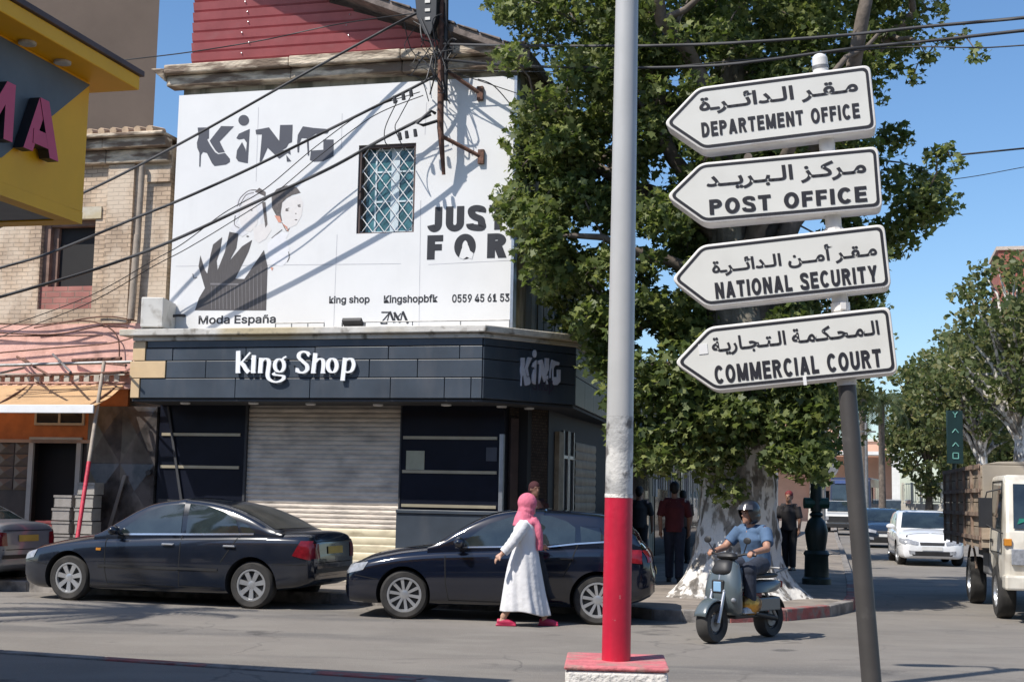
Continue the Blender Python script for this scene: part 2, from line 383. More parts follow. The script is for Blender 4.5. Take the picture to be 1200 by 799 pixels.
MT['ledge'] = overlay(overlay(mat('painted_concrete_ledge', (0.52, 0.50, 0.46), 0.85, scale=3, var=0.15, bump=0.3, bscale=20), (0.42, 0.33, 0.16), 0.8, 0.5, 0.62, (0.7, 1, 1), 0.7), (0.18, 0.16, 0.13), 5, 0.56, 0.7)
MT['navy_gloss'] = mat('navy_gloss_panel', (0.008, 0.010, 0.018), 0.30, scale=1.5, var=0.2, spec=0.22)
MT['gold_strip'] = mat('beige_metal_strip', (0.40, 0.35, 0.25), 0.4, metal=0.4, var=0.1)
MT['alu'] = mat('brushed_aluminium', (0.42, 0.43, 0.45), 0.35, metal=0.8, var=0.08, scale=8)
MT['shutter'] = overlay(mat('grey_roller_shutter', (0.58, 0.51, 0.43), 0.6, metal=0.0, scale=2, var=0.15, stretch=(1, 1, 4), bump=0.6, bscale=9), (0.26, 0.235, 0.21), 2.2, 0.46, 0.7, (1, 1, 2), 0.7)
MT['shutter_cream'] = overlay(mat('cream_shutter_slats', (0.60, 0.53, 0.37), 0.55, scale=3, var=0.12), (0.26, 0.21, 0.13), 3, 0.5, 0.7, (1, 1, 3), 0.7)
MT['black'] = mat('dark_interior', (0.012, 0.011, 0.011), 0.8)
MT['soffit'] = mat('dark_soffit', (0.035, 0.037, 0.042), 0.7)
MT['white_paint'] = mat('white_paint', (0.74, 0.74, 0.73), 0.5, var=0.05)
MT['letter_white'] = mat('white_letter', (0.82, 0.83, 0.84), 0.4, var=0.03)
MT['ink'] = mat('printed_dark_grey', (0.055, 0.058, 0.075), 0.55, var=0.05)
MT['ink_black'] = mat('printed_black', (0.018, 0.018, 0.022), 0.5)
MT['glass_teal'] = mat('teal_window_glass', (0.045, 0.13, 0.15), 0.08, scale=3, var=0.5, spec=0.6)
MT['glass_dark'] = mat('dark_window_glass', (0.012, 0.014, 0.016), 0.06, spec=0.6)
MT['brown_frame'] = mat('brown_wood_frame', (0.075, 0.05, 0.045), 0.7, var=0.25)
MT['brick'] = brick_mat('buff_brick', (0.60, 0.475, 0.355), (0.50, 0.39, 0.29), (0.33, 0.265, 0.20), 0.22, 0.078, 0.009)
MT['brick'] = overlay(overlay(MT['brick'], (0.60, 0.50, 0.39), 1.1, 0.46, 0.56, (1, 1, 0.7), 0.75, 8), (0.24, 0.18, 0.13), 1.7, 0.6, 0.68, (1, 1, .5), .7, 8)
MT['brick_red'] = brick_mat('pink_brick', (0.42, 0.185, 0.16), (0.36, 0.15, 0.13), (0.30, 0.19, 0.16), 0.3, 0.11, 0.012)
MT['pink'] = overlay(mat('pink_render', (0.70, 0.42, 0.35), 0.9, scale=2, var=0.14, bump=0.3, bscale=20), (0.30, 0.16, 0.125), 2.4, 0.52, 0.68, (1, 1, 0.6), 0.6)
MT['marble'] = None
MT['orange_sign'] = mat('orange_sign_board', (0.42, 0.13, 0.03), 0.6, var=0.2)
MT['rust'] = mat('rusty_steel', (0.13, 0.065, 0.045), 0.85, var=0.45, scale=14, bump=0.4)
MT['grey_steel'] = mat('grey_steel', (0.22, 0.22, 0.22), 0.5, metal=0.5, var=0.2, scale=8)
MT['cable'] = mat('black_cable_sheath', (0.022, 0.022, 0.025), 0.6)
MT['taupe'] = overlay(mat('taupe_render', (0.17, 0.125, 0.095), 0.9, scale=0.25, var=0.14, bump=0.15, bscale=8), (0.125, 0.095, 0.075), 0.5, 0.5, 0.7, (1, 1, 0.3), 0.6)
MT['yellow'] = mat('yellow_cladding', (0.85, 0.42, 0.0), 0.5, var=0.06, scale=1.5)
MT['kiosk_grey'] = mat('blue_grey_cladding', (0.10, 0.115, 0.125), 0.5, var=0.1)
MT['letter_pink'] = mat('pink_letter', (0.60, 0.06, 0.13), 0.45, var=0.08)
MT['letter_side'] = mat('black_letter_side', (0.02, 0.018, 0.02), 0.5)
MT['pvc'] = mat('grey_drain_pipe', (0.30, 0.25, 0.20), 0.7, var=0.25, scale=4)
MT['ac_white'] = overlay(mat('ac_casing', (0.62, 0.60, 0.55), 0.5, var=0.06), (0.40, 0.37, 0.32), 5, 0.52, 0.7)
def marble():
    m = mat('brown_marble_cladding', (0.05, 0.045, 0.043), 0.22, scale=3.5, var=0.5, spec=0.5)
    nt = m.node_tree; p = nt.nodes['Principled BSDF']; src = p.inputs['Base Color'].links[0].from_socket
    return overlay(m, (0.12, 0.105, 0.10), 2.2, 0.5, 0.58, (1, 1, 0.7), 0.7)
MT['marble'] = marble()
MT['marble_pale'] = overlay(mat('grey_marble_cladding', (0.20, 0.18, 0.17), 0.3, scale=3.5, var=0.25), (0.12, 0.11, 0.1), 3, 0.5, 0.6)

# ================================================================ ground
g = MB(); g.add([(-700, -200, 0), (700, -200, 0), (700, 1500, 0), (-700, 1500, 0)], [(0, 1, 2, 3)])
tag(g.build('road', MT['asphalt']), kind='structure')
kerb_path = [(-45, -1.85), (4.1, -1.85), (4.55, -2.0), (4.9, -2.3), (5.3, -2.42), (5.9, -2.2), (6.6, -1.55), (7.15, -0.55), (7.45, 0.6), (7.5, 2.0), (7.45, 6.0), (7.25, 14), (7.0, 24), (6.6, 38), (6.2, 55), (5.5, 90)]
pave = [W(s, t) for s, t in kerb_path] + [W(-45, 90)]
g = MB(); g.prism([(p.x, p.y) for p in pave], 0.004, 0.145, 'z')
tag(g.build('pavement', MT['paving']), kind='structure')
g = MB(); acc = 0
for i in range(len(kerb_path) - 1):
    a, b = Vector(kerb_path[i]), Vector(kerb_path[i + 1]); L = (b - a).length; n = max(1, round(L / 0.9))
    if L > 12: n = round(L / 1.0)
    for k in range(n):
        p, q = a.lerp(b, k / n), a.lerp(b, (k + 1) / n); d = (q - p).normalized(); nn = Vector((d.y, -d.x))
        q2 = q - d * 0.012
        pts = [W(*(p + nn * 0.012)), W(*(q2 + nn * 0.012)), W(*(q2 - nn * 0.15)), W(*(p - nn * 0.15))]
        acc += 1
        red = 5.4 < p.x < 7.6 and -2.4 < p.y < 5 and acc % 4 != 0
        g.prism([(r.x, r.y) for r in pts], -0.02, 0.158 + random.uniform(-.006, .006), 'z', 1 if red else 0)
tag(g.build('kerb', [MT['kerb'], MT['kerb_red']], bevel=0.015), kind='structure')
# the pavement on the near side of the road
near = [(-40, -9.35), (-3.2, -9.35), (2.2, -9.75), (4.2, -9.9), (4.6, -10.3), (4.6, -26), (-40, -26)]
g = MB(); pp = [W(*q) for q in near]; g.prism([(p.x, p.y) for p in pp][::-1], 0.004, 0.11, 'z')
tag(g.build('near_pavement', MT['asphalt']), kind='structure')
g = MB()
for i in range(4):
    a, b = Vector(near[i]), Vector(near[i + 1]); L = (b - a).length; n = max(1, round(L / 1.0))
    for k in range(n):
        p, q = a.lerp(b, k / n), a.lerp(b, (k + 1) / n); d = (q - p).normalized(); nn = Vector((-d.y, d.x)); q = q - d * 0.012
        pts = [W(*(p + nn * 0.01)), W(*(p - nn * 0.16)), W(*(q - nn * 0.16)), W(*(q + nn * 0.01))]
        g.prism([(r.x, r.y) for r in pts], -0.02, 0.125, 'z', 1 if (k % 3 == 1) else 0)
tag(g.build('near_kerb', [MT['kerb'], MT['kerb_red']], bevel=0.012), kind='structure')
# the pavement across the side street
far = [(12.6, 3), (12.6, 60), (12.0, 95), (40, 95), (40, 3)]
g = MB(); pp = [W(*q) for q in far]; g.prism([(p.x, p.y) for p in pp][::-1], 0.004, 0.14, 'z')
tag(g.build('far_pavement', MT['paving']), kind='structure')

# ================================================================ the corner shop
SO = (-1.2, 1.0)
shop = thing('shop_building', 'corner shop with dark slate fascia, grey roller shutter and red sheet gable', 'building', W(*SO), -ANG)
def part(mb, name, m, root, off, parent=None, **k):
    """a part drawn in street-frame coordinates, hung under its thing"""
    o = mb.build(name, m, parent or root, off=off, **k); return o
sp = lambda mb, name, m, parent=None, **k: part(mb, name, m, shop, SO, parent, **k)
g = MB()
g.box(-4.2, 2.03, 1.0, 4.6, 4.0, 8.8); g.box(-4.2, 2.028, 4.602, 9.0, 4.0, 6.6)
g.box(-4.3, 2.0, 2.6, 9.0, 0.1, 4.0)
sp(g, 'wall', MT['plaster'])
# streaked vertical boards hanging on the side wall, under the leaves
g = MB()
for k in range(15):
    t = 1.25 + k * 0.46; h = random.uniform(0.9, 1.7) if k < 7 else random.uniform(.9, 1.5)
    g.box(2.03, 2.05 + random.uniform(0, .012), t, t + 0.40, 4.25, 4.25 + h, k % 2)
sp(g, 'side_cladding', [MT['plaster'], mat('grey_boards', (0.20, 0.19, 0.15), 0.85, var=0.3, scale=3, stretch=(1, 1, 0.3))])
# cornice: ragged, built of uneven stones
g = MB(); s = -4.42
while s < 2.2:
    L = random.uniform(1.2, 2.6); e = min(s + L, 2.24); j = random.uniform(-.008, .008)
    g.box(s, e - 0.004, 0.62 + j, 1.05, 8.98 + random.uniform(-.006, .006), 9.15 + random.uniform(-.012, .012))
    g.box(s, e - 0.004, 0.74 + j, 1.05, 8.78 + random.uniform(-.015, .015), 8.976)
    s = e
g.box(2.0, 2.24, 1.06, 4.7, 8.8, 9.12)
g.add([(-4.42, .62, 9.08), (-4.75, .68, 9.12), (-4.42, .9, 9.12), (-4.42, .7, 8.86), (-4.42, .95, 8.86)], [(0, 1, 3), (1, 2, 4, 3), (0, 2, 1), (0, 3, 4, 2)])
sp(g, 'cornice', MT['cornice'], bevel=0.025)
# gable clad with red sheet, ribs running level
sA, zA = fz(610, 74, 0.9); sB, zB = fz(402, 0, 0.9); slope = (zB - zA) / (sB - sA)
g = MB(); z = 9.12; k = 0
send = lambda zz: min(2.0, sA - 0.18 + (zz - zA) / slope)
while True:
    z1 = z + 0.19
    r0, r1 = send(z), send(z1)
    if r1 < -4.1: break
    x = -4.08
    g.add([(x, 1.00, z), (r0, 1.00, z), (r1, 0.965, z1 - 0.055), (x, 0.965, z1 - 0.055)], [(0, 1, 2, 3)])
    g.add([(x, 0.965, z1 - 0.055), (r1, 0.965, z1 - 0.055), (r1, 1.03, z1 - 0.04), (x, 1.03, z1 - 0.04)], [(0, 1, 2, 3)])
    g.add([(x, 1.03, z1 - 0.04), (r1, 1.03, z1 - 0.04), (r1, 1.0, z1), (x, 1.0, z1)], [(0, 1, 2, 3)])
    g.add([(x, 1.0, z), (x, 0.965, z1 - 0.055), (x, 1.03, z1 - 0.04), (x, 1.0, z1), (x, 4.7, z1), (x, 4.7, z)], [(0, 1, 2, 3, 4, 5)])
    z = z1
for q in (-3.0, -1.0, 0.7):
    for h in range(10):
        zz = 9.2 + h * 0.19
        if send(zz) > q + 0.2: g.ball((q + random.uniform(-.1, .1), 0.97, zz), 0.014, 0.01, 0.014, 6, 4, 1)
sp(g, 'gable_sheet', [MT['red_sheet'], MT['alu']])
g = MB()
x0, x1 = 2.35, -4.3; zr = lambda x: zA + slope * (x - sA) + 0.02
g.prism([(x0, zr(x0)), (x0, zr(x0) + 0.15), (x1, zr(x1) + 0.15), (x1, zr(x1))], 0.5, 4.8, 'y')
for k in range(16):
    x = x0 - 0.1 - k * 0.4
    g.prism([(x, zr(x) + .15), (x, zr(x) + 0.19), (x - .36, zr(x - .36) + 0.17), (x - .36, zr(x - .36) + .15)], 0.46, 4.8, 'y')
sp(g, 'roof', MT['roof_dark'], bevel=0.02)

# ledge over the fascia
fas = [(-4.36, 0.0), (1.80, 0.0), (2.98, 1.47), (2.74, 5.8), (2.6, 9.0)]
def offset_out(pl, d):
    out = []
    for i, p in enumerate(pl):
        n = Vector((0, 0))
        for a, b in ((i - 1, i), (i, i + 1)):
            if a >= 0 and b < len(pl):
                e = (Vector(pl[b]) - Vector(pl[a])).normalized(); n += Vector((e.y, -e.x))
        n.normalize(); out.append((p[0] + n.x * d, p[1] + n.y * d))
    return out
lo_ = offset_out(fas, 0.17); lo_[0] = (-4.56, -0.17); lo_[-1] = (2.8, 9.0)
g = MB(); g.prism([p for p in lo_] + [(1.9, 9.0), (1.9, 1.0), (-4.56, 1.0)], 4.18, 4.29, 'z')
g.prism([p for p in offset_out(fas, 0.06)] + [(1.9, 9.0), (1.9, 1.0), (-4.36, 1.0)], 4.10, 4.178, 'z')
sp(g, 'ledge', MT['ledge'], bevel=0.015)
# fascia: rows of slate tiles with open joints, cream tiles at the left end
g = MB()
rows = [(3.985, 4.10, [-4.1, 1.80]), (3.77, 3.972, [-4.12, -3.62, -2.28, -1.05, 0.22, 1.42, 1.80]), (3.475, 3.757, [-3.73, -3.0, -2.37, -0.1, 0.72, 1.80]), (3.14, 3.462, [-4.20, -2.45, -1.12, 0.27, 1.18, 1.62, 1.80])]
for z0, z1, xs in rows:
    for a, b in zip(xs, xs[1:]):
        j = random.uniform(-.004, .004)
        g.box(a + 0.006, b - 0.006, -0.02 + j, 0.06, z0, z1)
C0, C1 = Vector(fas[1]), Vector(fas[2]); cd = (C1 - C0).normalized(); cn = Vector((cd.y, -cd.x)); CL = (C1 - C0).length
def along(p0, p1):
    p0, p1 = Vector(p0), Vector(p1); d = (p1 - p0).normalized(); n = Vector((d.y, -d.x))
    return Matrix(((d.x, -n.x, 0, p0.x), (d.y, -n.y, 0, p0.y), (0, 0, 1, 0), (0, 0, 0, 1)))
MC = along(C0, C1)
for z0, z1 in ((3.985, 4.10), (3.77, 3.972), (3.475, 3.757), (3.14, 3.462)):
    g.box(0.004, CL * 0.5 - .003, -0.02, 0.06, z0, z1, mat=MC); g.box(CL * 0.5 + .003, CL - .004, -0.02, 0.06, z0, z1, mat=MC)
for i in (2, 3):
    Ms = along(fas[i], fas[i + 1]); L = (Vector(fas[i + 1]) - Vector(fas[i])).length
    for z0, z1 in ((3.985, 4.10), (3.62, 3.972), (3.14, 3.607)):
        x = 0.006
        while x < L - 0.1:
            e = min(x + 1.1, L); g.box(x, e - .01, -0.02, 0.06, z0, z1, mat=Ms); x = e
sp(g, 'fascia_cladding', MT['slate'], bevel=0.006)
g = MB(); g.prism([(p[0], p[1]) for p in offset_out(fas, -0.03)] + [(2.2, 9.0), (2.0, 1.0), (-4.3, 1.0)], 3.12, 4.105, 'z')
sp(g, 'fascia_backing', MT['slate_gap'])
g = MB()
for a, b, z0, z1 in ((-4.36, -4.13, 3.77, 4.09), (-4.40, -3.74, 3.475, 3.757), (-4.37, -4.21, 3.14, 3.462)):
    g.box(a, b, -0.035, 0.3, z0, z1)
sp(g, 'cream_cladding', MT['cream_clad'], bevel=0.006)
g = MB(); g.prism([(p[0], p[1]) for p in offset_out(fas, -0.02)] + [(2.2, 9.0), (2.0, 2.6), (-4.3, 2.6)], 3.085, 3.118, 'z')
sp(g, 'soffit', MT['soffit'])
for u, v in ((217, 472), (297, 472), (364, 473), (443, 474), (523, 474), (588, 476), (620, 478), (647, 487), (660, 492)):
    d = ray(u, v); k = (3.08 - EYE) / d.z; s, t = ST((d.x * k, d.y * k))
    if t < 0.15: t = 0.15
    g = MB(); g.lathe([(0.085, 3.086), (0.085, 3.062), (0.06, 3.055)], 16, c=(s, min(t, 5), 0)); sp(g, 'downlight', MT['white_paint'], smooth=40)
# lettering on the fascia
KS = lambda p: fz(265 + p[0] / 7.273, 400 + p[1] / 7.273, -0.08)
g = MB(); y0, y1 = -0.088, -0.052
def st(path, a=18, b=6, closed=False, ang=0.0):
    nib(g, path, a, b, y0 + random.uniform(-.0006, .0006), y1, KS, closed, ang=ang)
st([(104, 86), (100, 266)]); st([(205, 95), (118, 196)], 7, 7); st(smooth_path([(122, 178), (150, 205), (170, 240), (192, 265)], 5), 17, 17)
st([(82, 265), (122, 265)], 5, 5); st([(86, 88), (122, 84)], 5, 5)
st([(238, 118), (230, 266)]); st([(213, 265), (252, 265)], 5, 5); st([(214, 152), (238, 140)], 6, 6)
st([(300, 140), (290, 266)]); st([(272, 265), (310, 265)], 5, 5)
st(smooth_path([(300, 172), (325, 150), (352, 152), (366, 178), (360, 232), (354, 285), (368, 322), (410, 344), (455, 340), (488, 318), (486, 296), (450, 288), (415, 283), (402, 268)], 6), 17, 7)
st(arc(455, 205, 40, 54, 0, 356, 36)[:-1], 16, 6, True); st(smooth_path([(478, 160), (492, 140), (515, 130)], 5), 8, 7)
st(smooth_path([(708, 118), (690, 95), (655, 88), (625, 105), (622, 138), (655, 172), (688, 205), (690, 240), (660, 264), (622, 260), (602, 235)], 6), 17, 8)
st([(706, 92), (702, 130)], 6, 6); st([(600, 225), (598, 262)], 6, 6)
st([(762, 100), (742, 268)]); st(smooth_path([(758, 178), (785, 152), (815, 152), (830, 182), (824, 266)], 6), 16, 7); st([(724, 267), (764, 267)], 5, 5); st([(806, 267), (846, 267)], 5, 5)
st(arc(905, 205, 38, 58, 0, 356, 36)[:-1], 17, 6, True)
st([(1014, 140), (993, 328)]); st([(975, 329), (1012, 329)], 5, 5); st(smooth_path([(1008, 172), (1040, 150), (1072, 152), (1088, 195), (1072, 245), (1040, 262), (1008, 255)], 6), 16, 7)
o = sp(g, 'lettering', MT['letter_white']); tag(o, 'white raised letters King Shop')
g = MB()
for x in (-2.3, -1.9, -1.4, -1.1, -0.75, -0.45): g.tube([(x, -0.055, 3.66), (x, 0, 3.66)], 0.012, 6)
sp(g, 'letter_stud', MT['slate_gap'])

KING = [[(78, 132), (168, 130), (166, 215), (152, 224), (178, 272), (215, 325), (240, 340), (292, 330), (330, 375), (330, 400), (300, 420), (210, 432), (190, 410), (150, 330), (120, 322), (104, 345), (100, 437), (90, 437), (92, 330), (75, 290), (72, 250), (85, 205)],
        [(172, 235), (262, 120), (362, 122), (250, 240), (290, 322), (240, 330), (218, 310), (187, 262)],
        [(380, 215), (400, 180), (485, 142), (470, 410), (440, 405), (395, 395), (378, 370), (385, 310), (425, 245), (452, 300), (455, 330), (462, 250), (440, 218), (400, 225)],
        [(530, 150), (635, 130), (715, 235), (722, 112), (820, 110), (815, 245), (790, 255), (770, 290), (730, 312), (800, 300), (805, 345), (780, 330), (715, 375), (625, 290), (580, 390), (562, 400), (580, 185), (535, 185)],
        [(860, 190), (900, 122), (985, 135), (1080, 142), (1110, 150), (1090, 178), (1000, 180), (955, 210), (945, 230), (950, 350), (938, 350), (930, 215), (890, 215), (875, 250), (870, 325), (858, 325), (855, 250)],
        [(1060, 225), (1140, 225), (1140, 355), (1060, 395), (985, 398), (955, 385), (962, 312), (1060, 305)],
        [(770, 345), (810, 395), (775, 398)], [(438 + 42 * math.cos(k * .3), 75 + 42 * math.sin(k * .3)) for k in range(21)]]
def flat_poly(mb, pts, y, xf, mi=None):
    q = [xf(p) for p in pts]; a = sum(q[i][0] * q[(i + 1) % len(q)][1] - q[(i + 1) % len(q)][0] * q[i][1] for i in range(len(q)))
    if a < 0: q = q[::-1]
    mb.add([(p[0], y, p[1]) for p in q], [tuple(range(len(q)))], mi)
# the same mark on the corner panel: size 0.60 x 0.30 of the panel
g = MB()
kx, kz = 0.82 / 1068, 0.60 / 402
for poly in KING:
    q = [(0.72 + (p[0] - 72) * kx, -0.06, 3.98 - (p[1] - 35) * kz) for p in poly]
    a = sum(q[i][0] * q[(i + 1) % len(q)][2] - q[(i + 1) % len(q)][0] * q[i][2] for i in range(len(q)))
    if a < 0: q = q[::-1]
    n = len(q); q2 = [(p[0], -0.026, p[2]) for p in q]
    g.add([MC @ Vector(p) for p in q + q2], [tuple(range(n))] + [(i, i + n, (i + 1) % n + n, (i + 1) % n) for i in range(n)])
o = sp(g, 'lettering', mat('lilac_grey_letter', (0.58, 0.57, 0.62), 0.5)); tag(o, 'raised pale letters KiNG on the corner panel')
g = MB(); put_text(g, 'Shop', 0.98, 1.42, 3.27, 3.56, -0.026, 0.0, 0.004, xf=lambda p: MC @ Vector(p))
sp(g, 'lettering', mat('dim_purple_letter', (0.05, 0.035, 0.06), 0.5))

# ground floor under the fascia
zg = lambda u, v: fz(u, v, 1.0)[1]
g = MB(); g.box(-4.36, -2.72, 1.0, 1.4, 0.145, 3.085); sp(g, 'panel', MT['navy_gloss']); g = MB(); g.box(0.13, 1.92, 1.0, 1.4, 0.145, 3.085); sp(g, 'panel', MT['navy_gloss'])
for a, b, us, vs in ((-4.30, -2.80, 230, (509, 547)), (0.17, 1.80, 530, (513, 553, 593))):
    for v in vs:
        z = zg(us, v); g = MB(); g.box(a, b, 0.975, 0.998, z - 0.025, z + 0.025); sp(g, 'trim_strip', MT['gold_strip'])
g = MB(); g.box(0.10, 1.92, 0.93, 0.998, 0.145, 1.30); g.box(0.10, 1.92, 0.90, 0.94, 1.30, 1.36)
sp(g, 'plinth', MT['slate'], bevel=0.008)
g = MB(); g.box(1.86, 1.93, 0.90, 0.997, 0.145, 2.62); sp(g, 'corner_post', MT['alu'], bevel=0.008)
g = MB(); g.prism([(-4.22, 3.06), (-4.18, 3.06), (-3.74, 1.0), (-3.79, 1.0)], 0.955, 0.99, 'y'); g.prism([(-4.3, 1.45), (-3.8, 1.43), (-3.8, 1.36), (-4.3, 1.38)], 0.955, 0.985, 'y')  # slanting reflection in the glossy panel, built as thin dark bars
sp(g, 'reflection_bar', MT['soffit'])
s0, z0 = fz(475, 550, .96); s1, z1 = fz(497, 528, .96)
g = MB(); g.box(s0, s1, 0.985, 0.997, z0, z1); sp(g, 'paper_notice', mat('yellowed_paper', (0.34, 0.34, 0.25), 0.8, var=0.1))
s0, z0 = fz(569, 540, .96); s1, z1 = fz(582, 524, .96)
g = MB(); g.box(s0, s1, 0.985, 0.997, z0, z1); sp(g, 'paper_notice', mat('dark_sticker', (0.05, 0.055, 0.07), 0.6))
def slats(mb, a, b, t, z0, z1, pitch, mi=0, dep=0.014, ax=None):
    n = int((z1 - z0) / pitch)
    for k in range(n):
        z = z0 + k * pitch; h = pitch
        prof = [(0, 0), (-dep * .75, .22), (-dep, .5), (-dep * .75, .78), (0, 0.98), (0.004, 1.0)]
        vs = []
        for x in (a, b):
            for dy, dz in prof: vs.append((x, t + dy, z + dz * h))
        if ax is not None: vs = [ax @ Vector(p) for p in vs]
        m = len(prof); mb.add(vs, [(i, m + i, m + i + 1, i + 1) for i in range(m - 1)], mi)
g = MB(); slats(g, -2.68, 0.11, 1.06, 1.02, 3.06, 0.078); slats(g, -2.68, 0.11, 1.062, 0.5, 1.02, 0.13, 1)
g.box(-2.68, 0.11, 1.075, 1.12, 0.15, 3.09)
sp(g, 'roller_shutter', [MT['shutter'], MT['shutter_cream']], smooth=35)
g = MB(); g.box(-2.72, -2.68, 0.985, 1.12, 0.15, 3.08); sp(g, 'shutter_rail', MT['soffit']); g = MB(); g.box(0.11, 0.135, 0.985, 1.12, 0.15, 3.08); sp(g, 'shutter_rail', MT['soffit'])
g = MB(); g.box(-2.67, 0.10, 0.80, 1.07, 0.146, 0.50); sp(g, 'doorstep', MT['ledge'], bevel=0.01)
# corner entrance and side front, deep in shade
MCc = along((1.95, 1.25), (2.42, 2.05))
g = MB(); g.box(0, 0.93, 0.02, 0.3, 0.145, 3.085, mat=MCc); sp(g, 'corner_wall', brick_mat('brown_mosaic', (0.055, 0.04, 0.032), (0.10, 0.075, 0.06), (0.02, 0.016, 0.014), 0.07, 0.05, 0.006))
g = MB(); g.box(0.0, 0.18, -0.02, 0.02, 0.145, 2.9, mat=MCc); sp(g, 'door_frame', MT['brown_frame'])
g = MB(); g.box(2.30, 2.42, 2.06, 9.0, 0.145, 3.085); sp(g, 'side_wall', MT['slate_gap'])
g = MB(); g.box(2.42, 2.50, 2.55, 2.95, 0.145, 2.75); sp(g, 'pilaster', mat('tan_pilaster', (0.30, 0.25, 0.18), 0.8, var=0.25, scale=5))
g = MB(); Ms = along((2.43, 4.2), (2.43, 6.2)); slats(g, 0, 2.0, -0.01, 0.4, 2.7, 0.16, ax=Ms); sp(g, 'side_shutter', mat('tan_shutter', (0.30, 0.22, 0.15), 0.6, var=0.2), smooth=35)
for t in (3.1, 3.6):
    g = MB(); g.box(2.425, 2.46, t, t + .06, 0.145, 2.8); g.box(2.425, 2.46, t + .4, t + .45, 0.145, 2.8); g.box(2.425, 2.455, t + .06, t + .4, 2.3, 2.36); sp(g, 'door_frame', MT['alu'])
g = MB(); g.box(-4.36, 2.2, 1.45, 2.5, 0.14, 3.08); sp(g, 'inside', MT['black'])

# upstairs window with its white lattice
s0, z0 = fz(421, 276, 0.95); s1, z1 = fz(491, 170, 0.95)
WN = (s0, s1, z0, z1)
win = holder('window', shop)
g = MB(); g.box(s0 + .10, s1 - .02, 0.975, 0.99, z0 + .02, z1 - .02); part(g, 'pane', MT['glass_teal'], shop, SO, win)
g = MB(); 
for a, b in ((s0 + .26, s0 + .29), (s0 + .55, s0 + .70), (s1 - .09, s1 - .05)): g.box(a, b, 0.955, 0.974, z0 + .03, z1 - .05)
for z in (z0 + .03, z0 + .56, z0 + 1.08, z1 - .08): g.box(s0 + .26, s1 - .05, 0.958, 0.972, z, z + .03)
part(g, 'sash', mat('pale_blue_sash', (0.50, 0.58, 0.62), 0.6, var=0.1), shop, SO, win)
g = MB()
for a, b, c, d in ((s0, s0 + .045, z0, z1), (s1 - .04, s1, z0, z1), (s0 + .045, s1 - .04, z1 - .05, z1), (s0 + .045, s1 - .04, z0, z0 + .02)): g.box(a, b, 0.83, 0.99, c, d)
part(g, 'frame', MT['brown_frame'], shop, SO, win)
g = MB(); L = s1 - s0 - .06; H = z1 - z0 - .06; P = 0.21
def clipseg(x, z, dx):
    pts = []
    for k in range(401):
        a = x + dx * (k / 400) * 3; b = z + (k / 400) * 3
        if 0 <= a <= L and 0 <= b <= H: pts.append((a, b))
    return (pts[0], pts[-1]) if len(pts) > 3 else None
for k in range(-16, 16):
    for dx in (1, -1):
        sg = clipseg(k * P + (0.03 if dx > 0 else 0.03), 0, dx * 0.78)
        if sg: g.tube([(s0 + .03 + sg[0][0], 0.885, z0 + .03 + sg[0][1]), (s0 + .03 + sg[1][0], 0.885, z0 + .03 + sg[1][1])], 0.008, 5)
part(g, 'grille', MT['white_paint'], shop, SO, win)

# ================================================================ advertising board on the upper wall
BO = (-1.1, 0.9); TB = 0.80
board = thing('billboard', 'big white advertising board with KiNG logo and JUST FOR covering the upper wall', 'billboard', W(*BO, 4.3), -ANG)
BO = (*BO, 4.3)
bp_ = lambda mb, name, m, parent=None, **k: part(mb, name, m, board, BO, parent, **k)
L0, B0 = fz(203, 384, TB); R0_, T0 = fz(607, 99, TB); L0 = -4.18; R0_ = 2.02; B0 = 4.36; T0 = 8.62
g = MB()
a, b, c, d = WN
for x0, x1, zz0, zz1 in ((L0, a, B0, T0), (b, R0_, B0, T0), (a, b, B0, c), (a, b, d, T0)): g.box(x0, x1, TB, 0.998, zz0, zz1)
bp_(g, 'sheet', MT['white_wall'])
g = MB()
g.box(R0_ + .004, R0_ + .05, TB - .01, 0.998, B0, T0 - .01); bp_(g, 'edge_trim', MT['alu'])
def BX(t): return lambda p: fz(p[0], p[1], t)
g = MB()
def seam(u0, v0, u1, v1, w=0.006):
    p, q = fz(u0, v0, TB), fz(u1, v1, TB); d = Vector((q[0] - p[0], q[1] - p[1])).normalized(); n = Vector((-d.y, d.x)) * w
    g.prism([(p[0] + n.x, p[1] + n.y), (q[0] + n.x, q[1] + n.y), (q[0] - n.x, q[1] - n.y), (p[0] - n.x, p[1] - n.y)][::-1], TB - .002, TB + .002, 'y')
for sg in ((303, 126, 300, 213), (395, 275, 391, 383), (206, 312, 470, 309), (502, 310, 601, 305), (500, 120, 498, 158), (493, 235, 491, 384), (401, 133, 400, 175)): seam(*sg, 0.005)
bp_(g, 'seam', mat('seam_grey', (0.45, 0.45, 0.47), 0.7))
g = MB()
for poly in KING: flat_poly(g, [(220 + p[0] / 6.667, 130 + p[1] / 6.667) for p in poly], TB - .004, BX(TB))
o = bp_(g, 'lettering', MT['ink']); tag(o, 'dark grey KiNG logo with a high heeled shoe in the K')
def bt(s, u0, v0, u1, v1, off, mt, sp_=1.0, slant=0):
    x0, zz1 = fz(u0, v0, TB); x1, zz0 = fz(u1, v1, TB); g = MB()
    put_text(g, s, x0, x1, zz0, zz1, TB - .004, off, spacing=sp_); return bp_(g, 'lettering', mt)
for tx_, v0_, v1_ in (('JUST', 243, 269), ('F O R', 276, 302)):
    x0, zz1 = fz(501, v0_, TB); x1, zz0 = fz(594, v1_, TB); g = MB(); sign_writing(g, tx_, x0, x1, zz0, zz1, TB - .004, .13, .13 if tx_ == 'JUST' else .02); bp_(g, 'lettering', MT['ink_black'])
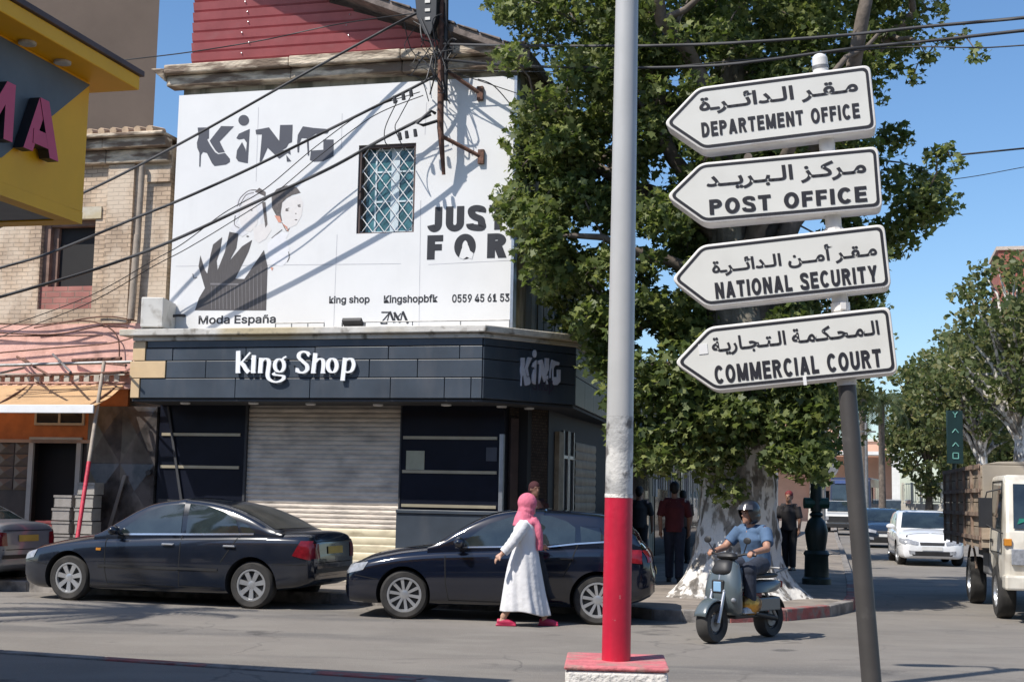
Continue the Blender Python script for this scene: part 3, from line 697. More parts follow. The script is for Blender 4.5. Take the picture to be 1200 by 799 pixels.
x0, z1_ = fz(540, 288, TB); g = MB(); flat_poly(g, [(541, 292), (544, 287), (549, 288), (551, 294), (555, 297), (553, 304), (547, 301), (543, 304), (538, 302)], TB - .006, BX(TB)); bp_(g, 'print_cutout', MT['white_wall'])
bt('Moda España', 233, 370, 323, 381, 0.018, MT['ink_black'])
bt('king shop', 386, 347, 433, 357, 0.02, MT['ink_black'])
bt('Kingshopbfk', 450, 346, 513, 356.5, 0.02, MT['ink_black'])
bt('0559 45 61 53', 530, 345, 597, 353.5, 0.02, MT['ink_black'])
g = MB()
for (p, q, w) in (((447, 366), (457, 366), .8), ((457, 366), (446, 379), .7), ((446, 379), (454, 379), .8), ((453, 379), (457, 365), .6), ((457, 365), (462, 378), 1.3), ((463, 378), (462, 366), .6), ((462, 366), (469, 378), 1.5), ((469, 378), (472, 365), .7), ((472, 365), (478, 379), 1.4), ((466, 372), (470, 367), .6)):
    d = (Vector(q) - Vector(p)).normalized(); n = Vector((-d.y, d.x)) * w
    flat_poly(g, [(p[0] + n.x, p[1] + n.y), (q[0] + n.x, q[1] + n.y), (q[0] - n.x, q[1] - n.y), (p[0] - n.x, p[1] - n.y)], TB - .004 - random.uniform(0, .0012), BX(TB))
bp_(g, 'lettering', MT['ink_black'])
# printed picture: a woman in a striped jacket and a boy
PX = lambda p: fz(220 + p[0] / 4.7, 210 + p[1] / 4.7, TB)
g = MB()
flat_poly(g, [(60, 480), (70, 420), (95, 500), (108, 520), (125, 420), (140, 360), (190, 320), (180, 390), (160, 450), (165, 500), (205, 400), (230, 290), (280, 300), (268, 380), (230, 450), (300, 370), (355, 335), (335, 400), (262, 548), (312, 550), (420, 390), (440, 480), (432, 722), (40, 722), (62, 655), (95, 600)], TB - .004, PX)
o = bp_(g, 'printed_jacket', mat('printed_striped_jacket', (0.075, 0.068, 0.068), 0.55, var=0.2, scale=30, stretch=(4, 1, 0.15)))
g = MB()
for k in range(14):
    x = 130 + k * 21; y = 590 - max(0, k - 7) * 18
    flat_poly(g, [(x, y), (x + 3, y), (x + 4, 716), (x + 1, 716)], TB - .0055, PX)
flat_poly(g, [(125, 572), (280, 574), (280, 584), (125, 582)], TB - .0056, PX)
bp_(g, 'jacket_stripe', mat('printed_mid_grey', (0.17, 0.16, 0.165), 0.55))
g = MB()
flat_poly(g, [(462, 90), (490, 55), (545, 35), (600, 45), (622, 75), (575, 88), (545, 105), (520, 130), (512, 190), (520, 232), (490, 205), (465, 160)], TB - .004, PX)
flat_poly(g, [(370, 70), (395, 48), (430, 72), (428, 95), (405, 85)], TB - .004, PX); flat_poly(g, [(410, 130), (428, 125), (440, 250), (428, 268)], TB - .004, PX)
for c, rx, ry in (((547, 172), 10, 5), ((615, 150), 9, 4), ((596, 190), 4, 3), ((597, 224), 8, 3), ((330, 315), 8, 4), ((352, 172), 7, 3)):
    flat_poly(g, [(c[0] + rx * math.cos(k), c[1] + ry * math.sin(k)) for k in (0, .9, 1.8, 2.7, 3.6, 4.5, 5.4)], TB - .0045, PX)
for pth in ([(275, 150), (290, 105), (335, 65), (380, 60)], [(262, 200), (258, 250), (285, 270)], [(285, 150), (320, 90), (365, 75)], [(520, 240), (545, 285), (560, 270)], [(462, 325), (520, 278)], [(540, 165), (560, 160)], [(605, 145), (622, 140)], [(555, 400), (560, 430), (548, 455)], [(28, 520), (35, 545), (52, 540)]):
    q = smooth_path(pth, 5); L, Rr = [], []
    for i, p in enumerate(q):
        dd = (q[min(i + 1, len(q) - 1)] - q[max(i - 1, 0)]).normalized(); L.append((p.x - dd.y * 2, p.y + dd.x * 2)); Rr.append((p.x + dd.y * 2, p.y - dd.x * 2))
    flat_poly(g, L + Rr[::-1], TB - .0042, PX)
bp_(g, 'printed_hair', mat('printed_brown_grey', (0.11, 0.095, 0.09), 0.55, var=0.3, scale=15))
g = MB(); flat_poly(g, [(478, 200), (508, 205), (518, 240), (500, 238)], TB - .0046, PX); flat_poly(g, [(520, 242), (556, 292), (548, 262)], TB - .0046, PX)
flat_poly(g, [(455, 485), (472, 488), (465, 505)], TB - .0046, PX)
bp_(g, 'printed_skin', mat('printed_skin', (0.55, 0.25, 0.18), 0.6))
pale = mat('printed_pale_grey', (0.63, 0.625, 0.64), 0.55, var=.04, scale=12); palew = mat('printed_warm_grey', (0.66, 0.635, 0.62), 0.55, var=.03, scale=12)
g = MB(); flat_poly(g, [(262, 160), (272, 115), (300, 82), (345, 62), (385, 75), (412, 110), (420, 190), (408, 262), (392, 205), (380, 130), (335, 100), (300, 128), (285, 175), (282, 215), (268, 240)], TB - .003, PX); bp_(g, 'printed_hair', pale)
g = MB(); flat_poly(g, [(288, 178), (305, 132), (340, 108), (376, 132), (388, 205), (382, 250), (345, 292), (310, 280), (288, 240)], TB - .0028, PX); bp_(g, 'printed_face', palew)
g = MB(); flat_poly(g, [(236, 272), (262, 232), (300, 268), (330, 300), (300, 318), (262, 296)], TB - .0029, PX); bp_(g, 'printed_scarf', pale)
g = MB(); flat_poly(g, [(522, 130), (560, 100), (615, 88), (636, 130), (628, 200), (600, 250), (560, 270), (530, 230), (518, 185)], TB - .0028, PX); bp_(g, 'printed_face', palew)
g = MB(); flat_poly(g, [(440, 360), (470, 318), (520, 290), (556, 300), (540, 330), (560, 380), (552, 450), (520, 480), (470, 470), (446, 430)], TB - .0028, PX); bp_(g, 'printed_shirt', mat('printed_off_white', (0.69, 0.69, 0.71), 0.55, var=.03, scale=12))
g = MB(); flat_poly(g, [(360, 270), (400, 250), (440, 240), (462, 280), (430, 330), (392, 352), (368, 330)], TB - .0031, PX); bp_(g, 'printed_arm', palew)

# air conditioner standing on the ledge
s0, z1 = fz(164, 356, 0.35); s1, z0 = fz(202, 388, 0.35)
AO = ((s0 + s1) / 2, 0.35, 4.29)
ac = thing('air_conditioner', 'cream air conditioner unit standing on the left end of the shop ledge', 'air conditioner', W(AO[0], AO[1], 4.29), -ANG)
h = 0.56; w = 0.36
ap = lambda mb, name, m, parent=None, **k: mb.build(name, m, parent or ac, **k)
rot = Matrix.Rotation(R(-77), 4, 'Z')
g = MB(); g.box(-.40, .40, -.15, .23, 0.05, h, mat=rot); ap(g, 'casing', MT['ac_white'], bevel=0.015)
g = MB(); g.lathe([(0.22, -0.156), (0.22, -0.152)], 24, 'y', c=(-.08, 0, .3), mat=rot); ap(g, 'fan_opening', MT['black'])
g = MB()
for k in range(10): x = -.32 + k * .052; g.box(x, x + .009, -.175, -.166, 0.06, .54, mat=rot)
for k in range(8): z = .08 + k * .06; g.box(-.33, .17, -.166, -.157, z, z + .009, mat=rot)
ap(g, 'fan_guard', MT['white_paint'])
g = MB()
for x in (-.3, .3): g.box(x - .03, x + .03, -.15, .15, 0, .05, mat=rot)
ap(g, 'foot', MT['grey_steel'])
g = MB(); g.tube(smooth_path([(0.1, .2, .3), (.3, .45, .35), (.32, .62, .2), (.32, .64, -.1)], 5), .025, 8); ap(g, 'pipe', MT['cable'])
# black floodlight on the ledge, tilted up at the board
fs, fzz = fz(414, 377, 0.3)
fl = thing('floodlight', 'black floodlight on the ledge tilted up at the white board', 'floodlight', W(fs, 0.3, 4.29), -ANG)
tilt = Matrix.Translation((0, 0, .11)) @ Matrix.Rotation(R(-35), 4, 'X')
g = MB(); g.box(-.17, .17, -.1, .1, -.035, .035, mat=tilt); fl1 = g.build('lamp_housing', MT['cable'], fl, bevel=0.01)
g = MB(); g.box(-.15, .15, -.085, .085, .036, .04, mat=tilt); g.build('lens', MT['glass_dark'], fl)
g = MB(); g.box(-.2, -.185, -.02, .02, 0, .13); g.box(.185, .2, -.02, .02, 0, .13); g.box(-.2, .2, -.02, .02, 0, .012); g.build('bracket', MT['grey_steel'], fl)
# thin pipe rails lying along the foot of the board
for (u0, v0, u1, v1, lab) in ((323, 377, 380, 377, 'thin grey pipe rail at the foot of the board left of the floodlight'), (428, 383, 597, 382, 'long thin grey pipe rail at the foot of the board right of the floodlight')):
    a = fz(u0, v0, 0.6); b = fz(u1, v1, 0.6)
    rl = thing('pipe_rail', lab, 'rail', W((a[0] + b[0]) / 2, .6, 4.29), -ANG); dx = (b[0] - a[0]) / 2
    g = MB(); g.tube([(-dx, 0, .17), (dx, 0, .17)], .012, 8); g.build('bar', MT['grey_steel'], rl)
    for k in range(4):
        x = -dx + 2 * dx * k / 3; g = MB(); g.tube([(x, 0, 0), (x, 0, .158)], .01, 6); g.build('post', MT['grey_steel'], rl)

# ================================================================ old brick house on the left, shop below
HO = (-7.5, 1.0)
house = thing('brick_house', 'old buff brick house with a dark open window above a pink shop front', 'house', W(*HO), -ANG)
hp = lambda mb, name, m, parent=None, **k: part(mb, name, m, house, HO, parent, **k)
a0, c1 = fz(62, 257, 1.0); a1, c0 = fz(112, 333, 1.0); q0 = fz(75, 362, 1.0)[1]
a0, a1 = fz(47, 300, 1.0)[0], fz(110, 300, 1.0)[0]
SL, SR, ZB, ZT = -14.0, -4.37, 4.55, 7.78
g = MB()
for x0, x1, z0, z1 in ((SL, a0, ZB, ZT), (a1, SR, ZB, ZT), (a0, a1, ZB, q0), (a0, a1, c1, ZT)): g.box(x0, x1, 1.0, 1.32, z0, z1)
g.box(SL, SR, 1.321, 9, 0.1, 7.75)
hp(g, 'wall', MT['brick'])
g = MB(); g.box(a0, a1, 1.06, 1.30, q0, c0 - .02); hp(g, 'infill', MT['brick_red'])
hw = holder('window', house)
g = MB(); g.box(a0 + .12, a1, 1.27, 1.30, c0, c1); part(g, 'opening', MT['black'], house, HO, hw)
g = MB(); g.box(a0, a0 + .13, 1.1, 1.31, c0 - .02, c1); g.box(a0 + .13, a0 + .24, 1.2, 1.31, c0 - .02, c1); g.box(a0 + .13, a1, 1.12, 1.31, c1 - .12, c1); part(g, 'frame', mat('faded_wood', (0.20, 0.125, 0.095), 0.85, var=0.3, scale=5), house, HO, hw)
g = MB(); g.box(a1 - .35, a1 + .12, 0.97, 1.1, c1 - .02, c1 + .2); part(g, 'lintel', MT['ledge'], house, HO, hw)
g = MB(); s = SL
while s < SR:
    L = random.uniform(1.1, 2.4); e = min(s + L, SR + .0)
    g.box(s, e - .004, 0.72 + random.uniform(-.008, .008), 1.0, 7.70, 7.88 + random.uniform(-.008, .004)); g.box(s, e - .004, 0.86, 1.0, 7.45 + random.uniform(-.01, .01), 7.697)
    s = e
g.box(SL, SR, .6, 9, 7.885, 7.95)
hp(g, 'cornice', MT['cornice'], bevel=0.02)
g = MB(); s = SL
while s < SR - .2:
    g.tube([(s, .62, 7.98), (s, 1.1, 8.06)], [.07, .07], 8); s += .24
hp(g, 'roof_tile', mat('clay_tile', (0.50, 0.36, 0.24), 0.85, var=.25))
g = MB(); b0 = fz(127, 250, 1)[0]; b1 = fz(160, 250, 1)[0]
g.box(b0, b1 - .05, 0.93, 0.998, ZB, 7.44); g.box(fz(172, 250, 1)[0], SR, 0.95, 0.998, 7.1, 7.35); hp(g, 'pilaster', MT['brick'])
g = MB(); x = fz(160, 300, .9)[0]; g.tube([(x + .05, .86, 7.4), (x + .03, .86, 6.1)], .055, 10); g.tube([(x + .03, .85, 6.12), (x - .02, .85, 4.6)], .065, 10); hp(g, 'drain_pipe', MT['pvc'], smooth=40)
# pink band, sign board and shop front
g = MB(); g.box(SL, SR - .02, 0.98, 1.30, 3.42, 4.546); hp(g, 'render_band', MT['pink'])
g = MB(); g.box(SL, SR - .04, 0.86, 0.978, 3.36, 3.44); g.box(SL, SR - .1, .9, .978, 3.62, 3.67); hp(g, 'band_moulding', MT['pink'], bevel=.01)
d0, d1 = fz(34, 300, 1)[0], fz(97, 300, 1)[0]
g = MB(); g.box(SL, fz(150, 470, 1)[0], 0.99, 1.05, 2.45, 3.36); hp(g, 'sign_board', MT['orange_sign'])
t0 = fz(42, 498, 1.0); t1 = fz(101, 480, 1.0)
tw = holder('window', house)
g = MB(); g.box(t0[0] + .04, t1[0] - .04, .965, .975, t0[1] + .04, t1[1] - .04); part(g, 'pane', MT['glass_dark'], house, HO, tw)
g = MB(); m_ = (t0[0] + t1[0]) / 2
for x0, x1, z0, z1 in ((t0[0], t1[0], t1[1] - .04, t1[1]), (t0[0], t1[0], t0[1], t0[1] + .04), (t0[0], t0[0] + .04, t0[1] + .04, t1[1] - .04), (t1[0] - .04, t1[0], t0[1] + .04, t1[1] - .04), (m_ - .02, m_ + .02, t0[1] + .04, t1[1] - .04)): g.box(x0, x1, .945, .988, z0, z1)
part(g, 'frame', mat('cream_frame', (0.42, 0.36, 0.27), 0.6, var=.1), house, HO, tw)
dr = holder('door', house)
u0, u1 = fz(37, 512, 1.0), fz(98, 512, 1.0); zt = u0[1]
g = MB()
for x0, x1, z0, z1 in ((u0[0], u0[0] + .09, .15, zt), (u1[0] - .09, u1[0], .15, zt), (u0[0] + .09, u1[0] - .09, zt - .1, zt)): g.box(x0, x1, .93, .988, z0, z1)
part(g, 'frame', mat('grey_door_frame', (0.36, 0.35, 0.32), 0.5, var=.1), house, HO, dr)
g = MB(); g.box(SL, u0[0] - .02, 1.0, 1.28, .15, 2.445); g.box(u1[0] + .02, fz(108, 512, 1)[0], 1.0, 1.28, .15, 2.445); hp(g, 'shop_front', mat('dark_brown_front', (0.045, 0.032, 0.026), 0.5, var=.3))
g = MB(); g.box(SL, fz(108, 512, 1)[0], 1.285, 1.32, .15, 2.445); hp(g, 'shop_inside', MT['black'])
g = MB(); g.box(SL, u1[0] + .3, .93, .985, 2.40, 2.46); hp(g, 'trim_strip', mat('pale_trim', (0.40, 0.27, 0.2), .6))
x = fz(20, 520, 1)[0]
g = MB()
for i in range(2):
    for j in range(4):
        xx, zz = x - .35 + i * .33, 1.55 + j * .22
        g.add([(xx, .985, zz), (xx + .31, .985, zz), (xx + .31, .985, zz + .2), (xx, .985, zz + .2), (xx + .155, .94, zz + .1)], [(0, 1, 4), (1, 2, 4), (2, 3, 4), (3, 0, 4)])
hp(g, 'studded_panel', mat('brown_tile_panel', (0.10, 0.075, 0.06), .4, var=.2))
# marble pier with large faceted slabs
m0, m1 = fz(106, 480, 1)[0], fz(186, 480, 1)[0]
g = MB(); hh = [0.15, 1.1, 2.05, 3.05]
nx = 2; ww = (m1 - m0) / nx
for i in range(nx):
    for j in range(3):
        xa, xb, za, zb = m0 + i * ww + .006, m0 + (i + 1) * ww - .006, hh[j] + .006, hh[j + 1] - .006
        cx, cz = (xa + xb) / 2, (za + zb) / 2
        g.add([(xa, .95, za), (xb, .95, za), (xb, .95, zb), (xa, .95, zb), (cx, .90, cz)], [(0, 1, 4), (1, 2, 4), (2, 3, 4), (3, 0, 4)])
g.box(m0, m1, .951, 1.3, .15, 3.06)
hp(g, 'marble_pier', MT['marble'])
g = MB(); g.tube([(m1 - .06, .9, 1.9), (m1 - .06, .84, 1.9)], .05, 10); hp(g, 'doorbell', MT['cable'])
g = MB(); g.prism([(m0 + .45, .6), (m0 + .52, .6), (m0 + .85, 1.85), (m0 + .79, 1.85)], .87, .885, 'y'); hp(g, 'pier_inlay', mat('pale_inlay', (.2, .18, .16), .35))

# awning over the shop door
p0, p1 = fz(150, 449, 0.95), fz(111, 474, -0.35)
AWO = (-7.0, 0.9, 3.4)
aw = thing('awning', 'sun-faded orange canvas awning with a white front bar over the shop door', 'awning', W(-7.0, .9, 3.4), -ANG)
sb, zb = p0[0] - .05, fz(100, 449, .95)[1]; sf, zf = fz(111, 475, -.35)[0], fz(80, 475, -.35)[1]
g = MB(); n = 9
vs = []
for j in range(7):
    k = j / 6; t = .95 - 1.3 * k; z = zb + (zf - zb) * k - .05 * math.sin(math.pi * k); xr = sb + (sf - sb) * k
    for i in range(n): vs.append((SL + (xr - SL) * i / (n - 1), t, z))
g.add(vs, [(j * n + i, j * n + i + 1, (j + 1) * n + i + 1, (j + 1) * n + i) for j in range(6) for i in range(n - 1)])
canvas = mat('orange_canvas', (0.70, 0.46, 0.25), 0.8, var=.1, scale=2)
cn_ = canvas.node_tree; tr = cn_.nodes.new('ShaderNodeBsdfTranslucent'); tr.inputs[0].default_value = (.62, .33, .14, 1); mxs = cn_.nodes.new('ShaderNodeMixShader'); mxs.inputs[0].default_value = .35
cn_.links.new(cn_.nodes['Principled BSDF'].outputs[0], mxs.inputs[1]); cn_.links.new(tr.outputs[0], mxs.inputs[2]); cn_.links.new(mxs.outputs[0], cn_.nodes['Material Output'].inputs[0])
part(g, 'canvas', canvas, aw, AWO, smooth=60)
g = MB(); g.box(SL, sf, -.39, -.35, zf - .13, zf + .01); part(g, 'front_bar', MT['white_paint'], aw, AWO, bevel=.01)
for fr in (0.98, .68, .42, .2):
    g = MB(); x = sb + (sf - sb) * 0 - (1 - fr) * 6; g.tube([(x, .95, zb - .03), (x + (sf - sb), -.35, zf - .02)], .018, 6); part(g, 'arm', MT['rust'], aw, AWO)
g = MB()
k = SL; q = []
while k < sb - .1: q += [(k, zb + .02), (k + .1, zb + .02), (k + .1, zb + .13), (k + .2, zb + .13)]; k += .2
g.prism([(SL, zb + .17)] + q + [(q[-1][0], zb + .17)], .82, .86, 'y')
part(g, 'valance', mat('pale_fringe', (.45, .42, .36), .8, var=.2), aw, AWO)
# slanting prop pole, grey above and red below
b0 = fz(92, 622, -1.0); b1 = fz(122, 424, 0.2)
pp0 = Vector((b0[0], -1.0, .15)); dvec = Vector((b1[0], .2, b1[1])) - Vector((b0[0], -1.0, b0[1])); pp0 = Vector((b0[0], -1.0, b0[1])) - dvec * ((b0[1] - .15) / dvec.z); L = (b1[1] - .15) / dvec.z
pr = thing('prop_pole', 'thin slanting pole, red below and grey above, propping the awning', 'pole', W(pp0.x, pp0.y, .15), -ANG)
sub = lambda a, b: [tuple(dvec * k) for k in (a, b)]
kk = (fz(107, 541, -.55)[1] - .15) / dvec.z
g = MB(); g.tube(sub(0, kk), .036, 10); g.build('red_half', mat('worn_red_paint', (.42, .02, .045), .6, var=.3, scale=20), pr, smooth=40)
g = MB(); g.tube(sub(kk, L), .033, 10); g.build('grey_half', MT['pvc'], pr, smooth=40)
# crates of goods in the doorway
cols = [(.22, .05, .05), (.26, .24, .22), (.30, .28, .25), (.10, .16, .13)]
for i, (u, n, c, lab) in enumerate(((59, 4, 0, 'stack of dull red crates in the shop doorway'), (77, 6, 1, 'tall stack of pale grey crates in the shop doorway'), (104, 7, 2, 'stack of white and green crates beside the slanting pole'))):
    x = fz(u, 600, .55)[0]
    m1_ = mat('crate_plastic', cols[c], .6, var=.2)
    for k in range(n):
        rt = thing('crate', lab, 'crate', W(x + random.uniform(-.02, .02), .55, .15 + k * .225), -ANG + random.uniform(-.05, .05), 'crates stacked at the shop door')
        lev = ['lowest', 'second from the ground', 'third from the ground', 'fourth from the ground', 'fifth from the ground', 'sixth from the ground', 'topmost']
        nm = 'topmost' if k == n - 1 else lev[k]
        rt['label'] = {0: 'dull red crate in the shop doorway, %s of its stack', 1: 'pale grey crate in the shop doorway, %s of its stack', 2: 'off-white crate by the slanting pole, %s of its stack'}[c] % nm
        g = MB(); w, d, hh_ = .17, .14, .205
        g.box(-w, w, -d, d, 0, .02); g.box(-w, w, -d, -d + .014, .02, hh_ - .04); g.box(-w, w, d - .014, d, .02, hh_); g.box(-w, -w + .014, -d, d, .02, hh_); g.box(w - .014, w, -d, d, .02, hh_)
        g.box(-w - .008, w + .008, -d - .012, -d + .004, hh_ - .04, hh_)
        g.build('tray', m1_, rt)
        g = MB()
        for q in range(4): g.ball((-w + .05 + q * .08, random.uniform(-.06, .06), .13), .05, .06, .055, 8, 6)
        g.build('goods', mat('packed_goods', random.choice([(.2, .16, .1), (.1, .12, .08), (.28, .24, .2)]), .7, var=.4, scale=12), rt)
# bare metal frame with loose rods and cables over the awning
rk = thing('metal_frame', 'rusty frame of loose rods and tubes above the orange awning', 'frame', W(-7, .6, 3.5), -ANG); RKO = (-7, .6, 3.5)
for k, (ua, va, ta, ub, vb, tb, r) in enumerate(((0, 428, .4, 155, 424, .4, .03), (0, 441, .1, 150, 436, .1, .025), (20, 418, .9, 60, 441, -.2, .022), (62, 415, .9, 83, 436, -.2, .022), (85, 422, .9, 142, 420, .5, .03), (110, 424, .8, 148, 428, -.3, .02), (0, 437, -.1, 28, 431, .8, .022), (28, 420, .9, 40, 430, .2, .02))):
    a, b = fz(ua, va, ta), fz(ub, vb, tb)
    g = MB(); g.tube([(a[0], ta, a[1]), (b[0], tb, b[1])], r, 8); part(g, 'rod', MT['rust'] if k % 3 else MT['grey_steel'], rk, RKO)

# ================================================================ taupe block far behind, and the low row along the side street
c = at(184, 60, 46); s, t = ST(c)
tb = thing('apartment_block', 'tall plain taupe block rising behind the brick house', 'building', (c.x, c.y, 0), R(16))
g = MB(); g.box(-24, 0, 0, 14, 0, 31); tb1 = g.build('wall', MT['taupe'], tb)
g = MB(); g.box(-24.1, .1, -.1, 14.1, 31.002, 31.4); g.build('parapet', MT['taupe'], tb)
rowb = thing('shop_row', 'low shaded row of shops along the side street behind the tree', 'building', W(0, 9.2), -ANG); RO = (0, 9.2)
g = MB(); g.box(-8, 2.3, 9.2, 48, 0.1, 4.6); part(g, 'wall', MT['plaster'], rowb, RO)
g = MB(); g.box(-8, 2.75, 9.0, 48, 4.602, 4.8); part(g, 'roof', MT['ledge'], rowb, RO)
for k in range(7):
    t = 9.8 + k * 5.3
    g = MB(); g.box(2.3, 2.33, t, t + 4.2, .15, 2.9); part(g, 'shop_window', MT['glass_dark'], rowb, RO)
    g = MB(); g.prism([(2.31, 3.5), (3.7, 2.75), (3.7, 2.68), (2.31, 3.38)], t - .2, t + 4.4, 'y'); part(g, 'awning', mat('grey_awning', random.choice([(.06, .055, .05), (.09, .06, .045), (.05, .06, .06)]), .8, var=.2), rowb, RO)
    if k < 3:
        for q in range(9):
            g = MB(); tt = t + .3 + q * .42; zz = random.uniform(1.3, 1.9); g.box(3.0, 3.02, tt, tt + random.uniform(.12, .3), zz, 2.66); part(g, 'hanging_cloth', mat('hung_fabric', random.choice([(.45, .43, .4), (.2, .19, .2), (.3, .28, .25)]), .9, var=.2), rowb, RO)

# houses on our own side, out of view, added to darken the cars' reflections
opp = thing('terrace_house', 'long cream terrace across the road, unseen, added to darken reflections in the cars', 'house', W(2, -27.5), R(180) - ANG)
g = MB(); g.box(-45, 40, 0, 8, 0, 7.6); g.build('wall', mat('cream_terrace_wall', (.30, .25, .195), .9, var=.2, scale=.4), opp)
g = MB(); g.box(-45.2, 40.2, -.4, 8.2, 7.602, 7.9); g.build('roof', MT['ledge'], opp)
for k in range(21):
    x = -43 + k * 4; g = MB(); g.box(x, x + 1.2, -.03, .0, 4.3, 6.2); g.build('window', MT['glass_dark'], opp)
    g = MB(); g.box(x - .6, x + 2.2, -.04, .0, .2, 2.9); g.build('shop_opening', MT['black'], opp)

# ================================================================ yellow kiosk jutting in on the left
kc = at(96, 258, 9.8); ks, kt = ST(kc); zb_ = kc.z
KO = (0.8, kt - 2.0)
kiosk = thing('kiosk', 'yellow and grey kiosk with pink letters and a jutting roof', 'kiosk', W(*KO), -ANG)
kp = lambda mb, name, m, parent=None, **k: part(mb, name, m, kiosk, KO, parent, **k)
def kz(u, v, s=None):
    """photo pixel -> (t, z) on the upright plane s = const"""
    s = ks if s is None else s
    d = ray(u, v); o = Vector((0, 0, EYE)); k = (s - (o - FO).dot(E1)) / d.dot(E1); p = o + d * k
    return ST(p)[1], p.z
ktop = kz(105, 97)[1]
g = MB(); g.box(-7, ks, kt - 7.5, kt, zb_ + .06, ktop); kp(g, 'upper_wall', MT['yellow'])
g = MB(); g.box(-7, 1.1, kt - 8, kt - .7, .11, zb_ - .02); kp(g, 'lower_wall', MT['kiosk_grey'])
g = MB(); g.box(-7, ks - .12, kt - 7.5, kt - .16, zb_ - .02, zb_ + .055); kp(g, 'soffit', mat('grey_soffit', (.16, .165, .175), .5, var=.2))
g = MB(); g.box(-7, ks, kt - .155, kt + .004, zb_ - .03, zb_ + .058); g.box(ks - .115, ks + .004, kt - 7.5, kt - .16, zb_ - .03, zb_ + .058); kp(g, 'bottom_rim', MT['yellow'])
e0 = kz(104, 101); 
g = MB(); poly = [kz(104, 100), kz(0, 185), kz(-300, 420), kz(-300, -120)]
poly = [(poly[0][0], min(poly[0][1], ktop - .01)), poly[1], (kt - 7.4, zb_ + .1), (kt - 7.4, ktop - .01)]
g.prism(poly, ks, ks + .012, 'x'); kp(g, 'grey_panel', MT['kiosk_grey'])
rt0 = kz(128, 97, ks + .28)
g = MB()
ro = .26
g.box(-7.3, ks + ro, kt - 7.8, kt + ro, ktop + .004, ktop + .11); kp(g, 'roof', MT['yellow'], bevel=.008)
g = MB(); g.box(-7.32, ks + ro + .025, kt - 7.82, kt + ro + .025, ktop + .112, ktop + .155); kp(g, 'roof_edge', mat('brown_roof_edge', (.09, .055, .05), .6, var=.2), bevel=.006)
for u, v in ((30, 50), (67, 73)):
    d = ray(u, v); k = (ktop - EYE) / d.z; s, t = ST((d.x * k, d.y * k))
    g = MB(); g.lathe([(.05, ktop - .018), (.06, ktop - .014), (.06, ktop + .002)], 16, c=(max(s, ks + .08), t, 0)); kp(g, 'downlight', MT['ledge'])
# raised letters M A on the side, reading away from us
def kletter(ch, uL, uR, vT, vB, mi=None):
    tl, zt_ = kz(uL, vT, ks + .1); tr_, zb2 = kz(uR, vB, ks + .1)
    vs, fs = text_geo(ch, .045, .5, res=3); a = np.array(vs); mn, mx = a.min(0), a.max(0)
    o_v = []
    for p in vs:
        k = (p[0] - mn[0]) / (mx[0] - mn[0]); t = tl + (tr_ - tl) * k; z = zb2 + (zt_ - zb2) * (p[1] - mn[1]) / (mx[1] - mn[1])
        o_v.append((ks + .02 + .13 * (p[2] - mn[2]) / (mx[2] - mn[2]), t, z))
    g = MB(); b = np.array(o_v)
    for f in fs:
        xs = b[list(f), 0]; g.add([o_v[i] for i in f], [tuple(range(len(f)))], 0 if xs.min() > ks + .14 else 1)
    o = kp(g, 'letter', [MT['letter_pink'], MT['letter_side']]); return o
def kstroke(mb, p, q, w, hor=True):
    # one bar of a letter, drawn in the letter's own plane and pushed out to its thickness
    a = [(p[0] - w, p[1]), (p[0] + w, p[1]), (q[0] + w, q[1]), (q[0] - w, q[1])] if hor else [(p[0], p[1] - w), (q[0], q[1] - w), (q[0], q[1] + w), (p[0], p[1] + w)]
    j = .0007 * (len(mb.f) % 7)
    n = 4; vs = [(ks + .02, t, z) for t, z in a] + [(ks + .10 + j, t, z) for t, z in a]
    mb.add(vs, [(0, 1, 2, 3)] + [(i, i + n, (i + 1) % n + n, (i + 1) % n) for i in range(n)], 1); mb.add(vs[4:], [(0, 1, 2, 3)], 0)
tA0, zA1 = kz(31, 114, ks + .1); tA1, zA0 = kz(68, 189, ks + .1); tM = (tA0 + tA1) / 2
zt_ = max(zA0, zA1) ; zb2 = zt_ - .56
zt_ = kz(50, 116, ks + .1)[1]; zb2 = kz(66, 189, ks + .1)[1]
sgn = 1 if tA1 > tA0 else -1; wd = abs(tA1 - tA0); bw = wd * .13
g = MB()
kstroke(g, (tA0 + sgn * bw, zb2), (tM, zt_), bw); kstroke(g, (tA1 - sgn * bw, zb2), (tM, zt_), bw); kstroke(g, (tA0 + sgn * wd * .25, zb2 + (zt_ - zb2) * .28), (tA1 - sgn * wd * .25, zb2 + (zt_ - zb2) * .28), .05, False)
tag(kp(g, 'letter', [MT['letter_pink'], MT['letter_side']]), 'pink raised letter A')
m1 = tA0 - sgn * wd * .30; m0 = m1 - sgn * wd * 1.15; bm_ = wd * .12
g = MB()
kstroke(g, (m1 - sgn * bm_, zb2), (m1 - sgn * bm_, zt_), bm_); kstroke(g, (m0 + sgn * bm_, zb2), (m0 + sgn * bm_, zt_), bm_); kstroke(g, ((m0 + m1) / 2, zb2 + .1), (m0 + sgn * bm_, zt_), bm_); kstroke(g, ((m0 + m1) / 2, zb2 + .1), (m1 - sgn * bm_, zt_), bm_)
tag(kp(g, 'letter', [MT['letter_pink'], MT['letter_side']]), 'pink raised letter M')

